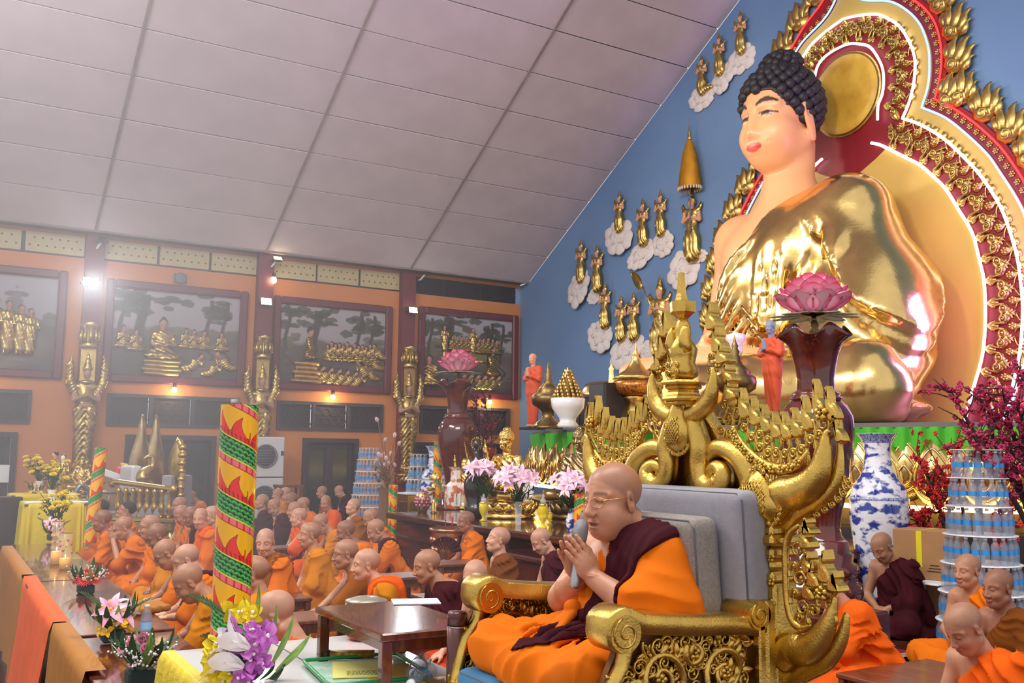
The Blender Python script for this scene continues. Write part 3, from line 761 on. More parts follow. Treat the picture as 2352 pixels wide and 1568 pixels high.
for k in range(6): fig(m4, RK, 11.0+.2*k, 3.12, .66, True)
MB().box((11.2, YW-.08, 3.93), (1.25, .1, .22), bev=.03).build('gilt_casket', M['gold_relief'], m4)
# ------------------------------------------------------------------ winged caryatid figures on the pilasters
def caryatid_meshes():
    S = SDF()
    S.chain([(0, .07, .62), (0, .09, 1.3), (0, .1, 1.62)], [.085, .13, .155], .05); S.chain([(0, -.07, .62), (0, -.09, 1.3), (0, -.1, 1.62)], [.085, .13, .155], .05)
    S.ell((0, 0, 1.95), (.12, .18, .2), k=.08); S.cap((0, .17, 2.12), (0, -.17, 2.12), .07, k=.05)
    S.ell((0, 0, 2.50), (.09, .1, .1)); S.chain([(0, 0, 2.56), (0, 0, 2.86)], [.085, .02], .03)
    S.ell((0, 0, 2.22), (.11, .15, .06), k=.03)
    for y in (1, -1): S.ell((0, y*.1, .52), (.09, .06, .1))
    S.ell((.02, 0, .40), (.16, .2, .1)); S.ell((.02, 0, .14), (.2, .28, .16)); S.ell((.08, .0, .24), (.14, .3, .08))
    dp = lambda X, Y, Z, f: -(.022*ridge((np.abs(Y)*1.3+Z*.8)*26)*sst(1.8, 1.6, Z)+.012*ridge(Z*70)*sst(2.4, 2.5, Z))
    gold = mesh('gilt_body', *S.extract(.03, disp=dp))
    T = SDF(); T.ell((.05, 0, 2.40), (.075, .078, .105)); T.cap((.02, 0, 2.2), (.03, 0, 2.32), .05)
    for y in (1, -1): T.chain([(0, y*.22, 2.1), (.06, y*.24, 1.84), (.17, y*.03, 1.93)], [.058, .05, .035]); T.cap((.17, y*.02, 1.93), (.2, y*.015, 2.1), .034, .02); T.ell((.03, y*.08, .45), (.08, .05, .06))
    T.ell((.09, 0, 1.72), (.05, .16, .06), k=.04)
    skin = mesh('figure_skin', *T.extract(.024))
    W = SDF()
    for y in (1, -1):
        W.chain([(-.02, y*.2, 1.95), (-.03, y*.32, 2.2), (-.03, y*.34, 2.55), (-.02, y*.31, 2.85)], [.1, .1, .07, .015], .05)
    wing = mesh('wing', *W.extract(.03, disp=lambda X, Y, Z, f: -.025*ridge((Z+np.abs(Y)*.9)*36)*sst(.12, .2, np.abs(Y))))
    c = MB(); c.box((-.04, 0, 2.62), (.1, .30, .75)); c.lathe([(.17, 2.95), (.2, 3.0), (.16, 3.06), (.15, 3.35), (.19, 3.42), (.21, 3.47), (.18, 3.5)], 12)
    for k in range(10):
        a = k*2*PI/10; c.tube([(.15*math.cos(a), .15*math.sin(a), 3.07), (.19*math.cos(a), .19*math.sin(a), 3.2), (.18*math.cos(a), .18*math.sin(a), 3.36)], [.045, .05, .02], 6)
    return gold, skin, wing, c.mesh('capital', M['gold_relief']), MB().box((-.04, 0, 1.0), (.06, .26, 1.1)).mesh('back_plate', M['gold_relief'])
CG, CS, CW, CC, CB = caryatid_meshes()
for cx, lb in ((2.53, 'gilt winged caryatid on the pilaster behind the yellow table'), (6.06, 'gilt winged caryatid above the white air conditioners'), (9.58, 'gilt winged caryatid nearest the blue wall, beside the potted lotus stems')):
    t = thing('winged_caryatid', lb, 'statue', (cx, YW-.30, .80), -PI/2)
    put('gilt_body', CG, M['gold_relief'], t, scale=.93); put('figure_skin', CS, mat('caryatid_skin', (176, 136, 108), rough=.4) if 'caryatid_skin' not in M else M['caryatid_skin'], t, scale=.93)
    put('wing', CW, M['gold_relief'], t, scale=.93); put('capital', CC, None, t, scale=.93); put('back_plate', CB, None, t, scale=.93)
# ------------------------------------------------------------------ floodlights, bulbs, small wall items
def floodlight(x, z, label, lit=True, tilt=-.35, s=1.0, y=None, glass='lamp_white', spot=None):
    t = thing('floodlight', label, 'lamp', (x, YW-.36 if y is None else y, z))
    MB().box((0, 0, 0), (.24*s, .06, .17*s), rot=(tilt, 0, 0), bev=.015).build('housing', M['black_metal'], t)
    MB().box((0, -.035*math.cos(tilt), -.035*math.sin(tilt)), (.21*s, .015, .14*s), rot=(tilt, 0, 0)).build('lens', M[glass] if lit else M['dark_glass'], t)
    MB().tube([(-.13*s, 0, 0), (-.14*s, .07, -.03), (0, .13, -.03), (.14*s, .07, -.03), (.13*s, 0, 0)], .012, 6).build('bracket', M['black_metal'], t)
    return t
floodlight(2.48, 4.86, 'glaring white floodlight on the leftmost pilaster', s=1.35)
floodlight(6.05, 4.80, 'lit white floodlight on the pilaster above the air conditioners', s=1.05)
floodlight(9.60, 4.92, 'lit white floodlight on the pilaster next to the blue wall', s=.95)
for x, z, lb, lit in ((2.55, 5.72, 'small grey floodlight under the eave above the leftmost pilaster, unlit', False), (6.17, 5.75, 'small warm floodlight on a white arm under the eave at the middle pilaster', True), (9.85, 5.85, 'small unlit floodlight on a white arm next to the dark louvre', False)):
    t = floodlight(x+.1, z+.03, lb, lit, tilt=-.9, s=.8, glass='lamp_warm'); MB().tube([(-.1, .24, -.16), (-.08, .14, -.14), (0, .02, 0)], .022, 8).build('arm', M['white_metal'], t)
def bulb(x, z, label, y=YW-.12, r=.055, cap=True):
    t = thing('wall_bulb', label, 'lamp', (x, y, z)); MB().ball((0, 0, 0), (r, r, r*1.1)).build('bulb', M['bulb_warm'], t)
    if cap: MB().lathe([(.03, 0), (.04, .04), (.04, .1)], 10, (0, 0, r*.8)).build('socket', M['black_metal'], t); MB().tube([(0, 0, .12), (0, .1, .14)], .015, 6).build('arm', M['black_metal'], t)
    return t
bulb(4.26, 2.80, 'warm bulb under the mural of the teacher beneath a tree'); bulb(7.76, 2.79, 'warm bulb under the mural of rows of disciples'); bulb(11.9, 2.83, 'warm bulb half hidden behind the far wooden vase'); bulb(.45, 2.8, 'warm bulb under the mural of walking monks')
bulb(6.22, 5.32, 'round bare lit bulb on the pilaster above the floodlight', YW-.3, .07)
for x, z in ((4.26, 2.72), (7.76, 2.72), (11.9, 2.74), (.45, 2.72)): light('bulb_glow', 'POINT', (x, YW-.30, z), (x, 0, 0), 10, (1, .78, .45), .06)
for x, z, p in ((2.48, 4.86, 800), (6.05, 4.8, 200), (9.6, 4.92, 180)): light('flood_beam', 'SPOT', (x, YW-.45, z), (x+.5, 12, .5), p, (.95, .97, 1), .1, spot=140, blend=1)
t = thing('wall_speaker', 'small round grey loudspeaker on the orange wall above the tree mural', 'speaker', (4.27, YW-.06, 5.19))
MB().lathe([(.10, 0), (.12, .02), (.12, .05), (.08, .07)], 20).build('cone', M['grey_plastic'], t, rot=(PI/2, 0, 0)); MB().box((0, .02, 0), (.27, .05, .2), bev=.02).build('bracket', M['grey_plastic'], t)
tag(MB().box((6.0, 0, 0), (.0, .0, .0)).build('x', None), None) if False else None
t = thing('security_camera', 'white bullet camera on the wall left of the middle caryatid', 'camera', (5.62, YW-.02, 2.62)); MB().tube([(0, -.05, 0), (-.16, -.12, -.01)], .045, 10).build('barrel', M['white_metal'], t); MB().box((0, -.02, .04), (.08, .05, .08), bev=.01).build('mount', M['grey_plastic'], t)
# stacked outdoor air conditioner units
acm = [MB().box((0, 0, .42), (.66, .32, .84), bev=.02).mesh('cabinet', M['white_metal'])]
g = MB(); g.lathe([(.24, 0), (.25, .02), (.23, .02)], 24, closed=True)
for k in range(9): g.box((0, -.22+.055*k, .01), (2*math.sqrt(max(.0, .235**2-(-.22+.055*k)**2)), .012, .012))
acm.append(g.mesh('grille', M['grey_plastic'])); acm.append(MB().lathe([(.22, 0), (.22, .005)], 24).mesh('fan_opening', M['hole_dark']))
for k, lb in enumerate(('upper white air conditioner unit of the stack by the middle pilaster', 'lower white air conditioner unit of the stack by the middle pilaster')):
    t = thing('air_conditioner', lb, 'air conditioner', (6.10, 20.25, 1.0-.862*k)); put('cabinet', acm[0], None, t)
    put('grille', acm[1], None, t, (-.08, -.175, .44), (PI/2, 0, 0)); put('fan_opening', acm[2], None, t, (-.08, -.162, .44), (PI/2, 0, 0))
    MB().box((.28, -.165, .5), (.06, .01, .1)).build('badge', mat('badge_blue', (60, 60, 150)) if 'badge_blue' not in M else M['badge_blue'], t)
t = thing('unit_stand', 'low dark stand under the stacked air conditioners', 'stand', (6.10, 20.25, 0))
MB().box((0, 0, .125), (.7, .36, .02)).build('shelf', M['black_metal'], t)
for sx in (-1, 1):
    for sy in (-1, 1): MB().box((sx*.31, sy*.14, .0575), (.04, .04, .115)).build('leg', M['black_metal'], t)
# ------------------------------------------------------------------ flame mandorla on the blue wall
mat('mandorla_yellow', (196, 166, 84), rough=.55, var=.06, vscale=1.2); mat('mandorla_red', (128, 20, 34), rough=.5, var=.1, vscale=3)
mat('sunburst', (206, 170, 60), rough=.5, rgb2=(176, 128, 34), vscale=2.2, stretch=(.3, 1, 1))
mat('neon_white', (250, 246, 255), emit=2.6); mat('neon_blue', (120, 160, 255), emit=2.2); mat('neon_red', (255, 50, 50), emit=1.6)
YC = 10.38
MW = Matrix(((0, 0, -1, XA-.02), (-1, 0, 0, YC), (0, 1, 0, 0), (0, 0, 0, 1)))   # (u right, v up, h out) -> hall
mand = thing('flame_mandorla', 'huge gold flame mandorla lit with neon tubes, on the blue wall behind the seated giant', 'mandorla', (XA-.02, YC, 2.0))
iM = -Vector(mand.location)
def half(P): P = spline(P, 6); return P
red_c = half([(0, 10.3), (.16, 9.8), (.5, 9.42), (.9, 9.15), (1.35, 8.7), (1.55, 8.45), (1.69, 8.17), (1.76, 7.81), (1.75, 7.49), (1.69, 7.21), (1.62, 7.01)]); red_d = half([(1.62, 7.01), (1.98, 6.72), (2.30, 6.39), (2.61, 6.0), (2.81, 5.66), (2.96, 5.35), (3.15, 4.8), (3.22, 4.3), (3.2, 3.7), (3.08, 3.1), (2.8, 2.4), (2.62, 2.0)])
blu_c = half([(0, 9.9), (.1, 9.48), (.25, 9.24), (.47, 9.07), (.91, 8.87), (1.22, 8.59), (1.43, 8.29), (1.55, 7.94), (1.58, 7.65), (1.54, 7.26), (1.41, 6.94)]); blu_d = half([(1.41, 6.94), (1.80, 6.66), (2.13, 6.31), (2.44, 5.92), (2.61, 5.62), (2.81, 5.24), (2.94, 4.92), (3.02, 4.5), (3.05, 4.0), (3.0, 3.5), (2.88, 3.0), (2.65, 2.4), (2.48, 2.0)])
wht_c = half([(0, 8.93), (.25, 8.88), (.5, 8.81), (.74, 8.7), (1.05, 8.42), (1.23, 8.11), (1.33, 7.81), (1.34, 7.6), (1.30, 7.34), (1.21, 7.08), (1.08, 6.86)]); wht_d = half([(1.08, 6.86), (1.4, 6.66), (1.78, 6.33), (2.13, 5.91), (2.37, 5.57), (2.61, 5.11), (2.74, 4.7), (2.82, 4.33), (2.85, 4.0), (2.86, 3.6), (2.79, 3.03), (2.62, 2.42), (2.48, 2.0)])
inn_d = half([(.50, 6.62), (.70, 6.52), (1.1, 6.23), (1.37, 6.03), (1.54, 5.85), (1.79, 5.55), (1.99, 5.18), (2.18, 4.81), (2.27, 4.41), (2.33, 4.05), (2.32, 3.5), (2.25, 3.01), (2.09, 2.55), (1.9, 2.0)])
def full(c, d): R = np.concatenate([c, d[1:]]); Lm = R[::-1].copy(); Lm[:, 0] *= -1; return np.concatenate([R, Lm[:-1] if abs(R[0, 0]) < 1e-6 else Lm])
def off(P, k):
    e = np.gradient(P, axis=0); n = np.stack([-e[:, 1], e[:, 0]], 1); n /= np.linalg.norm(n, axis=1, keepdims=True)+1e-9; return P+n*k
def panel(name, out, z0, z1, m):
    b = MB(); b.X = MW; b.prism(out, z0, z1, bev=.01); return b.build(name, m, mand, loc=iM)
RR = full(np.concatenate([off(red_c, .07)[:-2], off(red_c, .07)[-2:]]), off(red_d, .07)); RR[:, 0] = RR[:, 0]
RR[0, 0] = 0
panel('back_panel', RR, .0, .05, M['mandorla_red'])
panel('yellow_band', full(blu_c, blu_d), .03, .075, M['mandorla_yellow'])
panel('red_band', full(wht_c, wht_d), .05, .095, M['mandorla_red'])
panel('yellow_field', np.concatenate([[(0, 6.1), (.53, 6.35), (.72, 6.46)], off(inn_d, -.02)[6:], off(inn_d, -.02)[6:][::-1]*[-1, 1], [(-.72, 6.46), (-.53, 6.35)]]), .07, .12, M['mandorla_yellow'])
a = np.linspace(0, 2*PI, 49)[:-1]
b = MB(); b.X = MW; b.prism(np.c_[.72*np.cos(a), 7.6+.72*np.sin(a)], .05, .17, bev=.02); halo = b.build('halo_rim', M['gold_relief'], mand, loc=iM)
b = MB(); b.X = MW; b.dome(np.c_[.67*np.cos(a), 7.6+.67*np.sin(a)], .04, .15, rings=5, base=.02); b.build('halo_disc', M['sunburst'], halo)
def tube(name, P, h, r, m, cut=True):
    b = MB(); b.X = MW; P = np.asarray(P); b.tube(np.c_[P, np.full(len(P), h)], r, 6); b.build(name, m, mand, loc=iM)
mir = lambda P: np.asarray(P)*[-1, 1]
for P, h, r, m in ((red_c, .09, .017, 'neon_red'), (red_d, .09, .017, 'neon_red'), (blu_c, .12, .017, 'neon_blue'), (blu_d, .12, .017, 'neon_blue'), (wht_c, .14, .022, 'neon_white'), (wht_d, .14, .022, 'neon_white'), (inn_d, .16, .024, 'neon_white')):
    tube('neon_tube', P, h, r, M[m]); tube('neon_tube', mir(P), h, r, M[m])
tube('neon_tube', spline([(-.62, 7.95), (-.53, 8.26), (-.3, 8.4), (.10, 8.43), (.38, 8.33), (.58, 8.19), (.75, 7.88), (.80, 7.65), (.77, 7.37), (.68, 7.19), (.66, 6.95)], 5), .19, .022, M['neon_white'])
def along(P, step, start=0):
    d = np.r_[0, np.cumsum(np.linalg.norm(np.diff(P, axis=0), axis=1))]; s = np.arange(start, d[-1], step)
    Q = np.c_[np.interp(s, d, P[:, 0]), np.interp(s, d, P[:, 1])]; g = np.c_[np.gradient(Q[:, 0]), np.gradient(Q[:, 1])]; return Q, np.arctan2(g[:, 1], g[:, 0])
def onwall(me, name, u, v, h, ang, s, m=None, flip=1):
    R = MW.to_3x3() @ Matrix.Rotation(ang, 3, 'Z'); o = put(name, me, m, mand)
    p = MW @ Vector((u, v, h)); Rs = R @ Matrix.Diagonal((s*flip, s, s)); mm = Rs.to_4x4(); mm.translation = p+iM; o.matrix_local = mm; return o
# carved leaf ornament of the red band: a bud with two curling side leaves
def teardrop(L, W, bend=0.0, n=12, tip=.0):
    t = np.linspace(0, 1, n); w = W*np.sin(PI*t**.75)**.8; c = bend*np.sin(t*PI/2)*t
    return np.concatenate([np.c_[c+w/2, t*L], np.c_[c-w/2, t*L][::-1][1:-1]])
b = MB()
for s in (-1, 1):
    an = -s*.62; O_ = teardrop(.30, .185, s*.05, 14) @ np.array([[math.cos(an), math.sin(an)], [-math.sin(an), math.cos(an)]])+[s*.045, -.10]
    b.dome(O_, .05, 0, 4, .02)
    th = np.linspace(0, 3.4*PI, 24); rr = .062*(1-th/13); b.tube(np.c_[s*(.105+rr*np.cos(th)), -.005+rr*np.sin(th), np.full(24, .075)], np.linspace(.019, .011, 24), 5); b.ball((s*.105, -.005, .075), .02, 7, 4)
    for k in range(3): q = np.array([(s*(.12+.03*k+.05*u), .04+.035*k+.10*u*(1-.2*k), .062-.03*u) for u in np.linspace(0, 1, 5)]); b.tube(q, [.012, .013, .011, .008, .003], 5)
    b.tube([(s*.02, -.24, .03), (s*.05, -.16, .05), (s*.035, -.06, .06), (s*.05, .02, .06)], [.02, .024, .02, .012], 6)
b.dome(teardrop(.22, .13)+[0, .05], .06, 0, 4, .02)
for k in range(6): b.ball((.035*math.cos(k*1.05), .15+.045*math.sin(k*1.05), .07), .021, 6, 4)
b.dome(teardrop(.17, .17)+[0, -.26], .045, 0, 4, .015)
for k in range(-2, 3): b.tube([(0, -.25, .05), (.04*k, -.13, .05)], [.012, .006], 5)
leaf_me = b.mesh('scroll_leaf', M['gold_relief'])
b = MB()   # cusp tracery between the cells
b.tube([(-.18, .0, .02), (-.10, .03, .02), (-.03, .08, .02), (0, .17, .02), (.03, .08, .02), (.10, .03, .02), (.18, 0, .02)], .016, 5)
b.dome([(-.15, .05), (-.02, .15), (-.05, .22), (-.16, .22)], .03, 0, 3, .01); b.dome([(.15, .05), (.02, .15), (.05, .22), (.16, .22)], .03, 0, 3, .01)
cusp_me = b.mesh('cusp', M['gold_relief'])
mid_c = (full(wht_c, wht_d[:1])[:, :]*1.0)
H1 = half([(-.93, 7.05), (-1.04, 7.4), (-1.06, 7.7), (-.98, 8.1), (-.74, 8.42), (-.4, 8.62), (0, 8.68), (.4, 8.62), (.74, 8.42), (.98, 8.1), (1.06, 7.7), (1.04, 7.4), (.93, 7.05)])
Q, A = along(H1, .315, .1)
for (u, v), an in zip(Q, A): onwall(leaf_me, 'scroll_leaf', u, v, .095, an, .88)
B1 = half([(.86, 6.68), (1.2, 6.47), (1.55, 6.2), (1.9, 5.78), (2.15, 5.4), (2.38, 4.95), (2.5, 4.5), (2.58, 4.0), (2.58, 3.5), (2.5, 3.0), (2.35, 2.5), (2.2, 2.1)])
for P, sg in ((B1, 1), (mir(B1)[::-1], 1)):
    Q, A = along(P, .345, .12)
    for (u, v), an in zip(Q, A): onwall(leaf_me, 'scroll_leaf', u, v, .095, an, .95)
    for (u, v), an in zip(*along(off(P, .2), .345, .29)): onwall(cusp_me, 'cusp', u-math.cos(an+PI/2)*.05, v-math.sin(an+PI/2)*.05, .095, an, .85)
for (u, v), an in zip(*along(H1*[1.14, 1]+[0, .05*0], .36, .27)): onwall(cusp_me, 'cusp', u, v, .095, an, .8)
b = MB()
for k in range(6): b.ball((.038*math.cos(k*PI/3), .038*math.sin(k*PI/3), .012), (.022, .022, .014), 7, 4)
b.ball((0, 0, .02), .024, 8, 5); ros = b.mesh('rosette', M['gold_relief'])
for P in (off(blu_c, .11)[2:], off(blu_d, .1), mir(off(blu_c, .11))[2:][::-1], mir(off(blu_d, .1))[::-1]):
    for (u, v), an in zip(*along(P, .152)):
        if u > -2.6 or v > 6.4: onwall(ros, 'rosette', u, v, .05, an, .92)
# flame tongues round the rim
b = MB()
b.dome(np.array([(-.2, 0), (-.12, -.13), (.04, -.16), (.18, -.08), (.22, .06), (.18, .16), (.0, .1), (-.15, .12)]), .08, 0, 4, .05)
for x0, bend, L, W in ((-.11, -.07, .36, .15), (.0, .0, .46, .18), (.11, .07, .40, .16), (.19, .08, .26, .13), (-.19, -.05, .22, .12)):
    t = np.linspace(0, 1, 10); q = np.c_[x0+bend*t+.035*np.sin(t*6), .0+L*t, .05+.03*np.sin(t*PI)]; b.tube(q, W/2*1.45*np.sin(PI*(t*.9+.09))**.6*(1-t*.6)+.004, 8, .5, up=(0, 0, 1))
th = np.linspace(0, 4*PI, 24); rr = .085*(1-th/16); b.tube(np.c_[.03+rr*np.cos(th), -.02+rr*np.sin(th), .11-.0*th], np.linspace(.022, .012, 24), 5)
fl_me = b.mesh('flame', M['gold_relief'])
fc = off(red_c, .17)[3:]; fd = off(red_d, .17)
for P, lean in ((fc, .75), (fd[3:], .35)):
    for k, ((u, v), an) in enumerate(zip(*along(P, .53, .12))):
        ang = an+PI/2-PI/2; upw = an-PI/2+PI/2
        # flames point between outward normal and straight up
        out = an+PI/2; tgt = PI/2; d = out-tgt; d = (d+PI) % (2*PI)-PI; ang = tgt+d*.45
        onwall(fl_me, 'flame', u, v, .0, ang-PI/2, .98); onwall(fl_me, 'flame', -u, v, .0, -(ang-PI/2), .98, flip=-1)
# ------------------------------------------------------------------ carved clouds and worshipping deities on the blue wall
def cloud_mesh(seed):
    r = np.random.RandomState(seed); b = MB(); th = np.linspace(0, 2*PI, 25)[:-1]
    for k in range(9):
        a = k*2*PI/9+r.rand()*.3; d = .30+.06*r.rand(); R = .17+.05*r.rand(); c = np.array((d*math.cos(a)*1.15, d*math.sin(a)))
        b.dome(np.c_[c[0]+R*(1+.05*np.cos(5*th+k))*np.cos(th), c[1]+R*np.sin(th)], .08, 0, 4, .06)
    for k in range(6):
        a = k*1.05+r.rand(); c = np.array((.14*math.cos(a), .13*math.sin(a))); R = .16+.03*r.rand()
        b.dome(np.c_[c[0]+R*np.cos(th), c[1]+R*np.sin(th)], .07, .05, 4, .05)
    for k in range(5):
        a = k*1.25+r.rand()*.5; c = np.array((.21*math.cos(a), .2*math.sin(a))); s = np.linspace(0, 3.2*PI, 24); rr = .10*(1-s/13)
        b.tube(np.c_[c[0]+rr*np.cos(s+a), c[1]+rr*np.sin(s+a), np.full(24, .155)], np.linspace(.02, .012, 24), 5)
    b.ball((0, 0, .14), (.09, .09, .06), 12, 6)
    return b.mesh('cloud', M['cloud_white'])
CLM = [cloud_mesh(k) for k in range(3)]
WR = MW.to_3x3()
def cloud(px, py, wpx, label, sx=1.0, k=0, rot=0.0):
    p = at(px, py, x=XA-.02); D = (p-Vector((0, 0, CAM_H))).length; s = wpx/F_PX*D*.86
    o = put('cloud_relief', CLM[k % 3], None, None, label=label, cat='cloud', group='white plaster clouds on the blue wall')
    mm = (WR @ Matrix.Diagonal((s*sx*1.5, s*1.08, .8*s)) @ Matrix.Rotation(rot, 3, 'Z')).to_4x4(); mm.translation = p; o.matrix_world = mm; return o
L = 'white plaster cloud '
for i, (x, y, wd, lb, sx) in enumerate((
        (1613, 224, 58, L+'at the lower left of the trio beside the ceiling edge', 1), (1660, 180, 60, L+'at the middle of the trio beside the ceiling edge', 1), (1704, 136, 62, L+'at the top right of the trio, left of the black curls', 1),
        (1422, 543, 76, L+'under the left deity of the middle trio', 1.1), (1474, 584, 66, L+'under the short middle deity of the middle trio', 1.1), (1523, 560, 62, L+'under the right deity of the middle trio', 1.0),
        (1572, 618, 80, L+'under the deity with the tall gold parasol', 1.0), (1609, 588, 34, L+'small, just right of the gold parasol deity hem', 1),
        (1330, 660, 76, L+'under the leftmost pair of deities', 1.1), (1366, 680, 34, L+'small, lower right of the leftmost pair of deities', 1.1),
        (1378, 772, 72, L+'under the single deity above the bronze stupa', 1.1), (1440, 800, 84, L+'under the lowest pair of deities', 1.1), (1492, 808, 52, L+'between the lowest pair and the deity with the fan', 1.2), (1538, 822, 44, L+'under the deity with the leaf fan', 1.3))):
    cloud(x, y, wd, lb, sx, i, rot=i*.9)
def deity(kneel=False):
    S = SDF()
    S.chain([(0, 0, .03), (0, 0, .25), (0, 0, .44)], [.115, .115, .085], .05)
    for y in (1, -1): S.ell((.0, y*.09, .08), (.05, .05, .08), k=.03); S.chain([(0, y*.12, .68), (-.01, y*.145, .73), (-.01, y*.14, .78)], [.035, .026, .006], .02)
    S.ell((0, 0, .56), (.07, .105, .12), k=.05); S.cap((0, .09, .655), (0, -.09, .655), .04, k=.04)
    S.ell((-.015, 0, .79), (.06, .062, .06)); S.chain([(-.01, 0, .83), (-.01, 0, .90), (-.01, 0, 1.0)], [.055, .03, .006], .02)
    if kneel: S.ell((.02, .16, .07), (.08, .18, .07), k=.05); S.ell((.0, .0, .2), (.1, .13, .2), k=.05)
    dp = lambda X, Y, Z, f: -(.014*ridge((Y+.22*Z+.02*np.sin(Z*18))*42)*sst(.5, .44, Z)+.006*ridge((Z+np.abs(Y)*.6)*70)*sst(.46, .5, Z))
    g = mesh('gilt_dress', *S.extract(.0165, disp=dp))
    T = SDF(); T.ell((.02, 0, .765), (.048, .047, .062)); T.cap((0, 0, .67), (0, 0, .73), .03)
    for y in (1, -1): T.chain([(0, y*.105, .65), (.02, y*.13, .52), (.075, y*.02, .56)], [.034, .03, .02], .02); T.cap((.075, y*.012, .56), (.085, y*.008, .635), .019, .01, .01)
    return g, mesh('figure_skin', *T.extract(.014))
DT, DTK = deity(), deity(True)
mat('deity_skin', (206, 150, 122), rough=.55)
def worship(px, ybase, ytop, label, kind=DT, yaw=0.0, name='deity_relief', mirror=False):
    p = at(px, ybase, x=XA-.12); q = at(px, ytop, x=XA-.12); s = (q-p).length
    t = thing(name, label, 'relief statue', p, PI+yaw, 'gilt deities worshipping on the blue wall'); t.scale = (s*.8, s*(-1 if mirror else 1), s)
    put('gilt_dress', kind[0], M['gold_relief'], t); put('figure_skin', kind[1], M['deity_skin'], t); return t, s
L = 'gilt deity with joined palms, '
for x, y0, y1, lb, kd in ((1612, 212, 122, L+'lowest of the three beside the ceiling edge', DTK), (1652, 168, 72, L+'middle of the three beside the ceiling edge', DT), (1701, 118, 20, L+'top one of the three beside the ceiling edge', DT),
                          (1422, 528, 436, L+'left of the middle trio', DT), (1476, 558, 452, L+'middle and lowest of the middle trio', DT), (1517, 536, 433, L+'right of the middle trio', DT),
                          (1334, 644, 546, L+'leftmost of all on the wall', DT), (1371, 664, 558, L+'second from left, right of the leftmost one', DT), (1389, 748, 644, L+'alone on the cloud above the bronze stupa', DT),
                          (1426, 778, 674, L+'left of the lowest pair', DT), (1455, 776, 666, L+'right of the lowest pair', DT)):
    worship(x, y0, y1, lb, kd, yaw=.25)
t, s = worship(1590, 590, 430, 'tall gilt deity holding a long closed parasol, left of the giant statue', DT, .3)
b = MB(); b.tube([(.12, .03, .35), (.12, .03, 1.08)], .012, 6); b.build('parasol_pole', M['grey_plastic'], t)
b = MB(); n = 28; b.lathe([(.165, .97), (.16, 1.02), (.14, 1.2), (.10, 1.45), (.05, 1.62), (.015, 1.68)], n, (.12, .03, 0), wob=lambda R, Z, A: (R*(1+.07*np.cos(A*14)), Z), closed=True)
pc = b.build('parasol_canopy', mat('parasol_gold', (200, 142, 34), rough=.45, metal=.5, var=.2), t)
b = MB(); b.lathe([(.03, 1.66), (.04, 1.69), (.02, 1.72), (.028, 1.75), (.012, 1.8), (.006, 1.95), (.0, 2.0)], 10, (.12, .03, 0)); b.build('finial', M['gold_relief'], t)
b = MB()
for k in range(24): b.ball((.12+.17*math.cos(k*PI/12), .03+.17*math.sin(k*PI/12), .955), (.018, .018, .03), 6, 4)
b.build('fringe', mat('fringe_pale', (196, 186, 160), rough=.7), t)['kind'] = 'stuff'
t, s = worship(1516, 812, 630, 'large kneeling gilt deity holding a leaf-shaped fan, right of the lowest pair', DTK, .35)
b = MB(); b.tube([(.09, -.02, .45), (.10, -.2, .86)], .010, 6); b.build('fan_handle', M['gold_relief'], t)
b = MB(); b.X = Matrix.Translation((.10, -.2, .84)) @ Euler((PI/2, .0, 0)).to_matrix().to_4x4() @ Matrix.Rotation(-1.1, 4, 'Z')
b.dome(teardrop(.36, .16), .02, 0, 3, .02); b.build('leaf_fan', M['gold_relief'], t)
